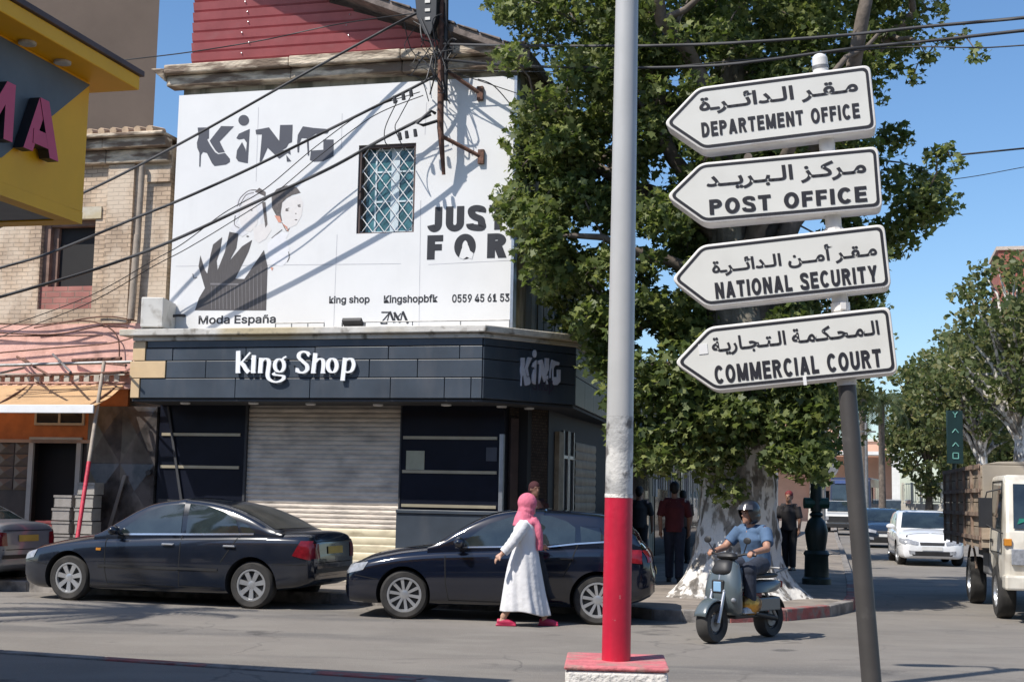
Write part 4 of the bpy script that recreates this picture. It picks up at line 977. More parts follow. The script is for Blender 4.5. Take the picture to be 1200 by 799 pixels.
# ================================================================ vehicles
def paint(name, col, rough=.22, coat=.8, dust=0.0, var=.08, metal=0.0):
    m = mat(name, col, rough, scale=2.5, var=var, coat=coat, metal=metal)
    if dust: overlay(m, (.16, .15, .135), 1.8, .46, .72, (1, 1, .8), dust)
    return m
MT['tyre'] = overlay(mat('tyre_rubber', (.022, .021, .020), .85, var=.2, scale=8), (.085, .078, .07), 3, .45, .7, amount=.7)
MT['rim'] = mat('alloy_rim', (.52, .53, .54), .32, metal=.75, var=.08)
MT['rim_dark'] = mat('rim_shadow_disc', (.03, .03, .03), .7)
MT['trim_black'] = mat('black_plastic_trim', (.018, .018, .019), .55, var=.2)
MT['chrome'] = mat('bright_trim', (.62, .63, .65), .2, metal=.9, var=.04)
MT['lamp_clear'] = mat('clear_lamp', (.26, .27, .29), .08, var=.25, scale=18, spec=.7)
MT['lamp_red'] = mat('red_lamp', (.17, .008, .013), .12, var=.3, scale=14, spec=.6)
MT['lamp_amber'] = mat('amber_lamp', (.55, .22, .03), .15, spec=.6)
MT['plate_white'] = mat('white_plate', (.62, .62, .60), .5)
MT['plate_yellow'] = mat('yellow_plate', (.50, .33, .06), .5)
MT['car_glass'] = mat('car_glass', (.018, .026, .028), .04, var=.45, scale=2.2, spec=.85, coat=.5)
MT['car_glass_dusty'] = overlay(mat('dusty_car_glass', (.035, .038, .036), .18, var=.2, scale=2, spec=.6), (.13, .125, .11), 3, .35, .75, amount=.6)
MT['arch'] = mat('wheel_arch', (.008, .008, .008), .9)

def lerp_keys(keys, n):
    """smooth samples through key tuples"""
    K = [np.array(k, float) for k in keys]; out = []
    for i in range(len(K) - 1):
        p0, p1, p2, p3 = K[max(i - 1, 0)], K[i], K[i + 1], K[min(i + 2, len(K) - 1)]
        for k in range(n):
            t = k / n
            q = 0.5 * ((2 * p1) + (p2 - p0) * t + (2 * p0 - 5 * p1 + 4 * p2 - p3) * t * t + (3 * p1 - p0 - 3 * p2 + p3) * t ** 3)
            q[0] = p1[0] + (p2[0] - p1[0]) * t
            out.append(q)
    out.append(K[-1]); return out
def ev(keys, x):
    ks_ = sorted(keys); xs = [k[0] for k in ks_]
    return np.array([np.interp(x, xs, [k[j] for k in ks_]) for j in range(1, len(ks_[0]))])

def make_wheel(parent, r, w, spokes, side, style='alloy', rimr=.66):
    """side +1: outer face towards +y"""
    h = holder('wheel', parent)
    g = MB(); a = r * rimr
    prof = [(a, -w * .5), (r * .9, -w * .5), (r * .975, -w * .40), (r, -w * .28), (r, w * .28), (r * .975, w * .40), (r * .9, w * .5), (a + .012, w * .5), (a, w * .44), (a, -w * .5)]
    g.lathe(prof, 40, 'y', cap=False)
    g.build('tyre', MT['tyre'], h, smooth=35)
    g = MB(); s = side
    g.lathe([(a - .004, s * w * .2), (a - .004, s * w * .22), (0.001, s * w * .22)], 32, 'y', mi=1)
    nf = len(g.f)
    vs = []
    for k in range(40):
        an = 2 * math.pi * k / 40
        for rr, y in ((a + .002, w * .30), (a + .004, w * .47), (a - .022, w * .47), (a - .03, w * .30)): vs.append((rr * math.cos(an), s * y, rr * math.sin(an)))
    g.add(vs, [(k * 4 + j, k * 4 + (j + 1) % 4, ((k + 1) % 40) * 4 + (j + 1) % 4, ((k + 1) % 40) * 4 + j) for k in range(40) for j in range(4)], 0)
    if style == 'steel':
        g.lathe([(a * .80, s * w * .26), (a * .74, s * w * .36), (a * .45, s * w * .38), (a * .35, s * w * .28), (a * .2, s * w * .28), (a * .18, s * w * .42), (.001, s * w * .42)], 24, 'y', mi=0)
    else:
        g.lathe([(a * .26, s * w * .25), (a * .25, s * w * .40), (a * .12, s * w * .43), (.001, s * w * .43)], 20, 'y', mi=0)
        for k in range(spokes):
            an = 2 * math.pi * (k + .25) / spokes
            ca, sa = math.cos(an), math.sin(an)
            wi, wo = (a * .12, a * .17) if spokes <= 8 else (a * .075, a * .10)
            pts = []
            for rr, hw, y in ((a * .2, wi, .39), (a * .95, wo, .44)):
                for sg in (-1, 1):
                    for yy in (y, y - .14): pts.append((rr * ca - sg * hw * sa, s * w * yy, rr * sa + sg * hw * ca))
            g.add(pts, [(0, 1, 3, 2), (4, 6, 7, 5), (0, 4, 5, 1), (2, 3, 7, 6), (0, 2, 6, 4), (1, 5, 7, 3)], 0)
    o = g.build('rim', [MT['rim'], MT['rim_dark']], h, smooth=30)
    return h

class Car:
    def __init__(self, root, keys, roof, belt, P, wheels, r, paint_m, tumble=.30, tyre_w=.20, arch=1.17):
        self.root = root; self.P = P
        g = MB(); S = lerp_keys(keys, 6); ring = 0
        for x, zl, zs, zt, w in S:
            half = [(0, zl), (.5, zl), (.80, zl), (.92, zl + .025), (.975, zl + .10), (.995, zl + .40 * (zs - zl)), (1.0, zl + .62 * (zs - zl)), (.992, zl + .80 * (zs - zl)), (.968, zs - .035), (.93, zs - .005), (.82, zs + .5 * (zt - zs)), (.5, zs + .9 * (zt - zs)), (0, zt)]
            h2 = [tuple(q) for q in lerp_keys([(i, a, b) for i, (a, b) in enumerate(half)], 2)]
            pts = [(x, a * w, b) for _, a, b in h2]; pts += [(x, -a * w, b) for _, a, b in h2[-2:0:-1]]
            ring = len(pts); g.v += [Vector(p) for p in pts]
        n = len(S)
        for i in range(n - 1):
            for k in range(ring): g.f.append([i * ring + k, (i + 1) * ring + k, (i + 1) * ring + (k + 1) % ring, i * ring + (k + 1) % ring]); g.m.append(0)
        g.f.append(list(range(ring))); g.m.append(0); g.f.append([(n - 1) * ring + k for k in range(ring - 1, -1, -1)]); g.m.append(0)
        o = g.build('body', [paint_m, MT['arch']], root)
        bm = bmesh.new(); bm.from_mesh(o.data); bmesh.ops.recalc_face_normals(bm, faces=bm.faces); bm.to_mesh(o.data); bm.free()
        c = MB()
        for x, y in wheels:
            s = 1 if y > 0 else -1
            yy0, yy1 = (y - .16, y + .4) if s > 0 else (y - .4, y + .16)
            c.lathe([(r * arch, yy0), (r * arch, yy1)], 40, 'y', c=(x, 0, r * 1.02))
        co = c.build('cutter', MT['arch'], root)
        bm = bmesh.new(); bm.from_mesh(co.data); bmesh.ops.recalc_face_normals(bm, faces=bm.faces); bm.to_mesh(co.data); bm.free()
        co.data.materials.clear(); co.data.materials.append(MT['arch'])
        b = o.modifiers.new('arches', 'BOOLEAN'); b.object = co; b.operation = 'DIFFERENCE'; b.solver = 'EXACT'; b.material_mode = 'TRANSFER'
        apply_mods(o); bpy.data.objects.remove(co)
        # greenhouse
        g = MB(); Rk = lerp_keys(roof, 8); ring = 0
        for x, z in Rk:
            zb = ev(belt, x)[0]; yb = ev([(k[0], k[4]) for k in keys], x)[0] * .925; hgt = max(z - zb, 0.012)
            f = min(1, hgt / .12); y = lambda zz: yb - tumble * max(0, zz - zb) + .02 * math.sin(math.pi * min(1, max(0, (zz - zb) / .5)))
            half = [(yb + .002, zb - .05), (y(zb), zb), (y(zb + hgt * .5), zb + hgt * .5), (y(z - .05 * f), z - .055 * f), (y(z) - .012 * f, z - .02 * f), (y(z) - .05 * f, z - .002), (y(z) * .6, z + .016 * f), (0, z + .022 * f)]
            pts = [(x, a, b) for a, b in half] + [(x, -a, b) for a, b in half[-2::-1]]
            ring = len(pts); g.v += [Vector(p) for p in pts]
        n = len(Rk)
        for i in range(n - 1):
            for k in range(ring - 1): g.f.append([i * ring + k, (i + 1) * ring + k, (i + 1) * ring + k + 1, i * ring + k + 1]); g.m.append(0)
        g.f.append(list(range(ring))); g.m.append(0); g.f.append([(n - 1) * ring + k for k in range(ring - 1, -1, -1)]); g.m.append(0)
        bm = bmesh.new(); bm.from_mesh(o.data)
        vs = [bm.verts.new(p) for p in g.v]; new = []
        for f in g.f:
            try: new.append(bm.faces.new([vs[i] for i in f]))
            except ValueError: pass
        bmesh.ops.recalc_face_normals(bm, faces=new)
        bm.to_mesh(o.data); bm.free()
        o.data.polygons.foreach_set('use_smooth', [True] * len(o.data.polygons)); o.data.set_sharp_from_angle(angle=R(32))
        self.body = o
        self.bvh = BVHTree.FromPolygons([v.co.copy() for v in o.data.vertices], [list(p.vertices) for p in o.data.polygons])
    def hit(self, axis, a, b, s=1):
        if axis == 'side': o, d = Vector((a, 3 * s, b)), Vector((0, -s, 0))
        elif axis == 'top': o, d = Vector((a, b, 4)), Vector((0, 0, -1))
        elif axis == 'front': o, d = Vector((5, a, b)), Vector((-1, 0, 0))
        else: o, d = Vector((-5, a, b)), Vector((1, 0, 0))
        p, n, i, L = self.bvh.ray_cast(o, d)
        if p is None: return None, None
        if n.dot(d) > 0: n = -n
        return p, n
    def patch(self, name, m, axis, lower, upper, s=1, n=14, rows=5, off=.006, parent=None, thick=.0):
        """a skin between two lines drawn on the body: side (x, z), top (x, y), front/rear (y, z)"""
        def samp(pl, k):
            L = [0]
            for i in range(len(pl) - 1): L.append(L[-1] + (Vector(pl[i + 1]) - Vector(pl[i])).length)
            t = k * L[-1]
            for i in range(len(pl) - 1):
                if t <= L[i + 1] or i == len(pl) - 2:
                    f = (t - L[i]) / max(1e-9, L[i + 1] - L[i]); return Vector(pl[i]).lerp(Vector(pl[i + 1]), f)
        vs = []; ok = True; last = None
        for j in range(rows + 1):
            for i in range(n + 1):
                q = samp(lower, i / n).lerp(samp(upper, i / n), j / rows)
                p, nn = self.hit(axis, q.x, q.y, s)
                if p is None:
                    p = last[0] if last else Vector((0, 0, .5)); nn = last[1] if last else Vector((0, 0, 1))
                last = (p, nn); vs.append(p + nn * off)
        W_ = n + 1
        fs = [(j * W_ + i, j * W_ + i + 1, (j + 1) * W_ + i + 1, (j + 1) * W_ + i) for j in range(rows) for i in range(n)]
        g = MB(); g.add(vs, fs)
        return g.build(name, m, parent or self.root, smooth=50)
    def line(self, mb, pts, axis='side', s=1, w=.006, off=.003, n=10):
        """a thin seam along the body"""
        P = []
        for i in range(len(pts) - 1):
            for k in range(n): P.append(Vector(pts[i]).lerp(Vector(pts[i + 1]), k / n))
        P.append(Vector(pts[-1])); L, Rr = [], []
        for i, q in enumerate(P):
            d = (P[min(i + 1, len(P) - 1)] - P[max(i - 1, 0)]).normalized(); nn = Vector((-d.y, d.x)) * w
            for lst, e in ((L, q + nn), (Rr, q - nn)):
                p, no = self.hit(axis, e.x, e.y, s)
                lst.append(p + no * off if p is not None else (lst[-1] if lst else Vector((0, 0, .5))))
        k = len(L); mb.add(L + Rr, [(i, i + 1, k + i + 1, k + i) for i in range(k - 1)])
def place_by_wheels(uf, vf, ur, vr, half_track, left_near=True):
    pf, pr = ground(uf, vf), ground(ur, vr); h = (pf - pr).normalized(); left = Vector((-h.y, h.x, 0))
    mid = (pf + pr) / 2; c = mid - left * half_track * (1 if left_near else -1)
    return c, math.atan2(h.y, h.x), (pf - pr).length

# ---- generic saloon, used for the navy one and the silver one
def saloon(root, pm, wb=2.75, rim_spokes=7, dusty=True, rear_only=False):
    xf, xr = wb / 2, -wb / 2; r = .325
    keys = [(xf + .88, .34, .52, .55, .40), (xf + .86, .28, .60, .63, .60), (xf + .78, .22, .66, .70, .76), (xf + .55, .165, .74, .80, .84), (xf + .1, .165, .82, .905, .868), (xf - .35, .165, .875, .975, .875), (xf - .8, .165, .90, .99, .88),
            (0, .165, .93, 1.0, .885), (xr + .5, .175, .96, 1.02, .882), (xr, .19, .975, 1.045, .872), (xr - .40, .26, .98, 1.065, .85), (xr - .66, .30, .975, 1.07, .81), (xr - .80, .35, .955, 1.045, .75), (xr - .86, .40, .88, .93, .68), (xr - .88, .47, .70, .72, .58)]
    roof = [(xf - .38, .95), (xf - .75, 1.16), (xf - 1.1, 1.355), (xf - 1.35, 1.43), (xf - 1.75, 1.475), (0 - .2, 1.475), (xr + .75, 1.435), (xr + .40, 1.36), (xr + .05, 1.23), (xr - .3, 1.07), (xr - .42, 1.03)]
    belt = [(xf, .90), (0, .945), (xr, .985), (xr - .6, 1.0)]
    wheels = [(xf, .75), (xf, -.75), (xr, .75), (xr, -.75)]
    C = Car(root, keys, roof, belt, None, wheels, r, pm)
    for x, y in wheels:
        h = make_wheel(root, r, .205, rim_spokes, 1 if y > 0 else -1); h.location = (x, y - .02 * (1 if y > 0 else -1), r)
    gm = MT['car_glass']
    C.patch('windscreen', gm, 'top', [(xf - .46, -.68), (xf - .43, 0), (xf - .46, .68)], [(xf - 1.2, -.56), (xf - 1.17, 0), (xf - 1.2, .56)], n=14, rows=10)
    C.patch('rear_window', MT['car_glass_dusty'] if dusty else gm, 'top', [(xr - .26, .66), (xr - .28, 0), (xr - .26, -.66)], [(xr + .50, .55), (xr + .52, 0), (xr + .50, -.55)], n=14, rows=10)
    for s in (1, -1):
        C.patch('side_window', gm, 'side', [(xf - .80, .975), (xf - 1.78, 1.0)], [(xf - .84, 1.03), (xf - 1.16, 1.285), (xf - 1.45, 1.385), (xf - 1.75, 1.41)], s, 16, 6)
        C.patch('side_window', gm, 'side', [(xf - 1.86, 1.0), (xr + .22, 1.02)], [(xf - 1.84, 1.412), (xr + .80, 1.39), (xr + .5, 1.31), (xr + .30, 1.20)], s, 16, 6)
        C.patch('quarter_window', gm, 'side', [(xr + .18, 1.025), (xr - .02, 1.04)], [(xr + .26, 1.19), (xr + .10, 1.13)], s, 8, 4)
        g = MB()
        C.line(g, [(xf - .60, .90), (xf - .62, .45), (xf - .66, .27), (xf - 1.75, .26)], 'side', s); C.line(g, [(xf - 1.81, 1.0), (xf - 1.81, .27), (xr + .45, .27)], 'side', s)
        C.line(g, [(xr + .20, 1.0), (xr + .30, .85), (xr + .46, .62)], 'side', s); C.line(g, [(xf + .72, .56), (xf + .34, .50)], 'side', s, .004); C.line(g, [(xr - .32, .62), (xr - .78, .62)], 'side', s, .004)
        g.build('door_seam', MT['arch'], root)
        C.patch('rub_strip', MT['trim_black'], 'side', [(xf - .5, .50), (xr + .5, .50)], [(xf - .5, .535), (xr + .5, .535)], s, 20, 1, .012)
        g = MB(); C.line(g, [(xf - .78, .962), (xf - 1.4, .978), (xf - 2.0, .992), (xr + .0, 1.018)], 'side', s, .012, .008); g.build('window_trim', MT['chrome'] if not rear_only else MT['trim_black'], root)
        for x in (xf - 1.62, xr + .33):
            p, nn = C.hit('side', x, .845, s); g = MB(); g.box(p.x - .09, p.x + .09, p.y - .01, p.y + .035 * s if s > 0 else p.y + .01, .83, .858) if s > 0 else g.box(p.x - .09, p.x + .09, p.y - .035, p.y + .01, .83, .858)
            g.build('door_handle', MT['chrome'], root, bevel=.008)
        p, nn = C.hit('side', xf - .80, .94, s); g = MB(); g.ball((xf - .78, p.y + s * .13, 1.02), .075, .11, .07, 14, 10); g.tube([(xf - .80, p.y - s * .02, .96), (xf - .79, p.y + s * .06, .99)], .025, 8)
        g.build('mirror', pm if s > 0 else pm, root, smooth=60)
        C.patch('tail_light', MT['lamp_red'], 'side', [(xr - .60, .74), (xr - .83, .68)], [(xr - .70, .94), (xr - .83, .94)], s, 10, 6, .008)
        C.patch('tail_light', MT['lamp_red'], 'rear', [(s * .52, .70), (s * .76, .70)], [(s * .54, .90), (s * .74, .91)], s, 8, 6, .008)
        C.patch('headlight', MT['lamp_clear'], 'side', [(xf + .60, .60), (xf + .83, .55)], [(xf + .55, .71), (xf + .80, .655)], s, 10, 4, .008)
        C.patch('headlight', MT['lamp_clear'], 'front', [(s * .32, .53), (s * .66, .56)], [(s * .34, .64), (s * .62, .66)], s, 8, 4, .008)
        C.patch('side_repeater', MT['lamp_amber'], 'side', [(xf - .46, .73), (xf - .54, .73)], [(xf - .46, .765), (xf - .54, .765)], s, 3, 2, .008)
    C.patch('grille', MT['trim_black'], 'front', [(-.28, .50), (.28, .50)], [(-.3, .62), (.3, .62)], 1, 8, 3, .006)
    C.patch('number_plate', MT['plate_white'], 'front', [(-.25, .36), (.25, .36)], [(-.25, .46), (.25, .46)], 1, 6, 2, .012)
    C.patch('number_plate', MT['plate_yellow'], 'rear', [(-.25, .76), (.25, .76)], [(-.25, .86), (.25, .86)], 1, 6, 2, .012)
    g = MB(); C.line(g, [(-.6, .93), (.6, .93)], 'rear', 1, .006, .004); C.line(g, [(-.62, .64), (.62, .64)], 'rear', 1, .006, .004); g.build('boot_seam', MT['arch'], root)
    C.patch('bumper_trim', MT['trim_black'], 'rear', [(-.62, .50), (.62, .50)], [(-.62, .56), (.62, .56)], 1, 14, 1, .01)
    return C
navy = paint('dusty_navy_paint', (.007, .010, .018), .2, .8, dust=.06)
c, hd, wb = place_by_wheels(80, 703, 294, 713, .80)
sal = thing('saloon_car', 'dusty dark navy saloon with seven spoke alloys parked before the roller shutter', 'car', c, hd)
saloon(sal, navy, wb)
# the silver car ahead of it, mostly out of the picture
hdir = Vector((math.cos(hd), math.sin(hd), 0))
cs = ground(60, 690); 
sil = thing('saloon_car', 'silver grey saloon with only its tail in the picture, before the orange awning', 'car', c + hdir * 5.35 + Vector((.12, .55, 0)), hd)
saloon(sil, paint('silver_paint', (.23, .25, .28), .3, .7, metal=.4, dust=.2), 2.7, 7, False, True)

# ---- dark hatchback in front of which the woman walks
def hatch(root, pm, wb=2.56, glass=None, spokes=10, white=False, h=1.44):
    xf, xr = wb / 2, -wb / 2; r = .315; gm = glass or MT['car_glass']; k = h / 1.44
    keys = [(xf + .84, .36, .50, .53, .36), (xf + .82, .26, .58, .61, .58), (xf + .74, .20, .65, .70, .75), (xf + .5, .19, .73, .82, .835), (xf + .1, .19, .81, .91, .86), (xf - .35, .19, .86, .965, .865), (xf - .8, .19, .885, .98, .87),
            (0, .19, .91, 1.0, .875), (xr + .5, .20, .945, 1.02, .87), (xr, .21, .965, 1.05, .86), (xr - .35, .25, .96, 1.06, .83), (xr - .54, .30, .94, 1.04, .80), (xr - .66, .36, .84, .90, .73), (xr - .72, .42, .64, .68, .62)]
    roof = [(xf - .30, .93), (xf - .72, 1.17), (xf - 1.05, 1.34), (xf - 1.35, 1.415), (xf - 1.8, h), (xr + .7, h - .015), (xr + .2, h - .035), (xr - .05, h - .065), (xr - .30, h - .14), (xr - .47, 1.14), (xr - .54, 1.02)]
    belt = [(xf, .885), (0, .93), (xr, .985), (xr - .6, 1.0)]
    wheels = [(xf, .74), (xf, -.74), (xr, .74), (xr, -.74)]
    C = Car(root, keys, roof, belt, None, wheels, r, pm, arch=1.14)
    for x, y in wheels:
        hh = make_wheel(root, r, .205, spokes, 1 if y > 0 else -1, rimr=.70); hh.location = (x, y - .015 * (1 if y > 0 else -1), r)
        if x > 0: hh.rotation_euler = (0, 0, R(7))
    C.patch('windscreen', gm, 'top', [(xf - .40, -.68), (xf - .36, 0), (xf - .40, .68)], [(xf - 1.18, -.55), (xf - 1.15, 0), (xf - 1.18, .55)], n=14, rows=10)
    C.patch('rear_window', gm, 'rear', [(-.56, 1.07), (.56, 1.07)], [(-.47, h - .14), (.47, h - .14)], 1, 12, 6)
    for s in (1, -1):
        C.patch('side_window', gm, 'side', [(xf - .74, .95), (xf - 1.72, .985)], [(xf - .80, 1.03), (xf - 1.10, 1.25), (xf - 1.4, 1.345), (xf - 1.68, 1.37)], s, 16, 6)
        C.patch('side_window', gm, 'side', [(xf - 1.80, .987), (xr + .30, 1.03)], [(xf - 1.76, 1.373), (xr + .62, 1.36), (xr + .42, 1.30), (xr + .30, 1.22)], s, 16, 6)
        C.patch('quarter_window', gm, 'side', [(xr + .22, 1.04), (xr - .12, 1.075)], [(xr + .24, 1.24), (xr - .02, 1.17)], s, 8, 4)
        g = MB()
        C.line(g, [(xf - .54, .86), (xf - .56, .45), (xf - .60, .26), (xf - 1.7, .25)], 'side', s); C.line(g, [(xf - 1.76, .98), (xf - 1.77, .26), (xr + .44, .26)], 'side', s)
        C.line(g, [(xr + .26, 1.02), (xr + .34, .8), (xr + .44, .60)], 'side', s); C.line(g, [(xf + .66, .55), (xf + .30, .50)], 'side', s, .004)
        C.line(g, [(xf - .1, .985), (xf + .35, .86), (xf + .6, .74)], 'side', s, .003)
        g.build('door_seam', MT['arch'], root)
        g = MB(); C.line(g, [(xf - .72, .937), (xf - 1.3, .957), (xf - 1.9, .973), (xr + .3, 1.015), (xr - .1, 1.05)], 'side', s, .010, .008); g.build('window_trim', MT['chrome'], root)
        for x in (xf - 1.56, xr + .40):
            p, nn = C.hit('side', x, .835, s); g = MB(); g.box(p.x - .09, p.x + .09, min(p.y, p.y + .035 * s), max(p.y, p.y + .035 * s), .82, .848); g.build('door_handle', pm, root, bevel=.008)
        p, nn = C.hit('side', xf - .74, .92, s); g = MB(); g.ball((xf - .74, p.y + s * .12, 1.0), .08, .12, .075, 14, 10); g.tube([(xf - .76, p.y - s * .02, .94), (xf - .75, p.y + s * .06, .97)], .025, 8); g.build('mirror', pm, root, smooth=60)
        C.patch('tail_light', MT['lamp_red'], 'side', [(xr - .32, .80), (xr - .56, .78)], [(xr - .36, .95), (xr - .55, .96)], s, 10, 6, .008)
        C.patch('tail_light', MT['lamp_red'], 'rear', [(s * .46, .80), (s * .74, .80)], [(s * .46, .94), (s * .72, .95)], s, 8, 6, .008)
        C.patch('headlight', MT['lamp_clear'], 'side', [(xf + .54, .62), (xf + .78, .56)], [(xf + .48, .72), (xf + .74, .68)], s, 10, 4, .008)
        C.patch('headlight', MT['lamp_clear'], 'front', [(s * .36, .54), (s * .70, .59)], [(s * .34, .63), (s * .66, .71)], s, 8, 4, .008)
        C.patch('fog_lamp', MT['lamp_clear'], 'front', [(s * .44, .30), (s * .58, .32)], [(s * .44, .39), (s * .60, .41)], s, 5, 3, .008)
    C.patch('grille', MT['trim_black'], 'front', [(-.30, .54), (.30, .54)], [(-.32, .62), (.32, .62)], 1, 8, 3, .006)
    C.patch('lower_grille', MT['trim_black'], 'front', [(-.50, .27), (.50, .27)], [(-.56, .39), (.56, .39)], 1, 10, 3, .006)
    C.patch('number_plate', MT['plate_white'], 'front', [(-.26, .415), (.26, .415)], [(-.26, .515), (.26, .515)], 1, 6, 2, .014)
    g = MB(); C.line(g, [(-.55, .965), (.55, .965)], 'rear', 1, .006, .004); g.build('hatch_seam', MT['arch'], root)
    C.patch('number_plate', MT['plate_yellow'], 'rear', [(-.25, .62), (.25, .62)], [(-.25, .72), (.25, .72)], 1, 6, 2, .012)
    return C
c, hd2, wb2 = place_by_wheels(472, 725, 700, 732, .80)
ht = thing('hatchback_car', 'glossy dark navy hatchback with ten spoke alloys parked behind the walking woman', 'car', c, hd2)
hatch(ht, paint('glossy_navy_paint', (.004, .006, .014), .12, .9), wb2)
# white hatchback coming up the side street
def face_cam(u, v, dx=0.0, dy=0.0):
    return ground(u, v) + Vector((dx, dy, 0))
street_heading = math.atan2(-E2.y, -E2.x)
wc = ground(1086, 663); 
wh = thing('hatchback_car', 'white hatchback driving towards us up the side street beside the truck', 'car', wc + E2 * 1.9, street_heading + R(4))
wh.scale = (1.0, 1.0, 1.0)
hatch(wh, paint('white_car_paint', (.72, .73, .74), .25, .8), 2.47, spokes=5, white=True)
bc = ground(1035, 642)
bl = thing('hatchback_car', 'dark blue hatchback just behind the white hatchback', 'car', bc + E2 * 1.9, street_heading + R(3))
hatch(bl, paint('blue_black_paint', (.012, .02, .035), .2, .9), 2.5, spokes=5)

# ---- pickup, bus and van farther up the street
def boxy(root, pm, prof, w, r, axles, glass_parts, top_in=.06, bev=.05):
    g = MB(); n = len(prof); zt = max(p[1] for p in prof); vs = []
    for s in (1, -1):
        for x, z in prof: vs.append((x, s * (w - max(0, z - 1.1) / max(.1, zt - 1.1) * top_in), z))
    g.add(vs, [tuple(range(n)), tuple(range(2 * n - 1, n - 1, -1))] + [(i, i + n, (i + 1) % n + n, (i + 1) % n) for i in range(n)])
    b = g.build('body', pm, root, bevel=bev)
    for x in axles:
        for s in (1, -1):
            h = make_wheel(root, r, .24, 6, s); h.location = (x, s * (w - .13), r)
    return b
pk = ground(986, 627)
pu = thing('pickup_truck', 'white pickup with dark grille parked in front of the bus', 'pickup', pk + E2 * 2.2, street_heading)
pm = paint('offwhite_paint', (.55, .55, .53), .35, .5)
boxy(pu, pm, [(2.3, .45), (2.35, .75), (2.2, 1.05), (1.15, 1.16), (.45, 1.72), (-.9, 1.74), (-1.15, 1.12), (-2.5, 1.10), (-2.5, .5)], .86, .36, (1.5, -1.5), None)
g = MB(); g.add([(1.13, -.72, 1.185), (1.13, .72, 1.185), (.5, .66, 1.69), (.5, -.66, 1.69)], [(0, 1, 2, 3)]); g.v = [p + Vector((.02, 0, .02)) for p in g.v]; g.build('windscreen', MT['car_glass'], pu)
g = MB(); g.box(2.31, 2.37, -.7, .7, .66, .95); g.build('grille', MT['trim_black'], pu)
g = MB(); g.box(2.3, 2.42, -.86, .86, .38, .6); g.build('bumper', MT['trim_black'], pu, bevel=.03)
for s in (1, -1):
    g = MB(); g.box(2.28, 2.375, s * .72 - .1, s * .72 + .1, .76, .95); g.build('headlight', MT['lamp_clear'], pu)
    g = MB(); g.box(.9, 1.0, s * .98 - .1, s * .98 + .1, 1.12, 1.32); g.build('mirror', MT['trim_black'], pu, bevel=.02)
    g = MB(); g.prism([(.95, 1.18), (.42, 1.64), (-.8, 1.66), (-.98, 1.18)], s * .835, s * .85, 'y'); g.build('side_window', MT['car_glass'], pu)
bk = at(1006, 622, 86)
bs = thing('bus', 'dark blue bus standing behind the white pickup', 'bus', (bk.x, bk.y, 0), street_heading + R(-6))
boxy(bs, paint('navy_bus_paint', (.02, .028, .06), .4, .4), [(4.2, .4), (4.25, 1.2), (4.1, 3.0), (3.9, 3.15), (-4.2, 3.15), (-4.25, .4)], 1.22, .48, (2.6, -2.4), None)
g = MB(); g.add([(4.27, -1.1, 1.35), (4.27, 1.1, 1.35), (4.15, 1.05, 2.7), (4.15, -1.05, 2.7)], [(0, 1, 2, 3)]); g.build('windscreen', MT['car_glass'], bs)
for s in (1, -1):
    for k in range(5):
        x = 3.2 - k * 1.45; g = MB(); g.prism([(x, 1.6), (x - 1.3, 1.6), (x - 1.3, 2.6), (x, 2.6)], s * 1.21, s * 1.225, 'y'); g.build('side_window', MT['car_glass'], bs)
g = MB(); g.box(4.13, 4.2, -.9, .9, 2.78, 2.98); g.build('destination_panel', mat('blue_sign_panel', (.06, .10, .25), .5), bs)
for s in (1, -1): g = MB(); g.box(4.2, 4.27, s * .95 - .13, s * .95 + .13, .75, .92); g.build('headlight', MT['lamp_clear'], bs)
vk = at(1049, 604, 92)
vn = thing('van', 'grey van parked at the far end of the street by the pale railing', 'van', (vk.x, vk.y, 0), street_heading + R(-8))
boxy(vn, paint('grey_van_paint', (.22, .23, .24), .4, .4), [(2.2, .4), (2.25, .95), (1.5, 1.2), (.95, 1.9), (-2.2, 1.95), (-2.25, .4)], .85, .33, (1.4, -1.4), None)
g = MB(); g.add([(1.5, -.72, 1.24), (1.5, .72, 1.24), (1.0, .68, 1.84), (1.0, -.68, 1.84)], [(0, 1, 2, 3)]); g.v = [p + Vector((.025, 0, .01)) for p in g.v]; g.build('windscreen', MT['car_glass'], vn)
for s in (1, -1): g = MB(); g.box(2.15, 2.27, s * .65 - .12, s * .65 + .12, .7, .88); g.build('headlight', MT['lamp_clear'], vn)

# ---- old truck with a tall boarded body on the right
tr0, tf0 = ground(1146, 711), ground(1184, 724)
hv = (tf0 - tr0); 
trk_h = street_heading + R(3)
hx = Vector((math.cos(trk_h), math.sin(trk_h), 0)); lf = Vector((-hx.y, hx.x, 0))
# heading is towards us, so the truck's right-hand side (-left) faces the middle of the street
tc_ = tf0 + lf * .66
tk = thing('truck', 'old cream cab truck with a tall brown boarded body waiting at the right edge', 'truck', (tc_.x, tc_.y, 0), trk_h)
cabp = overlay(paint('cream_cab_paint', (.64, .60, .51), .4, .3), (.33, .28, .22), 3, .5, .7, amount=.6)
bodyp = overlay(mat('brown_boards', (.33, .26, .19), .8, var=.3, scale=2.5, stretch=(.4, 1, 2), bump=.3, bscale=12), (.36, .30, .23), 2.2, .5, .68, amount=.7)
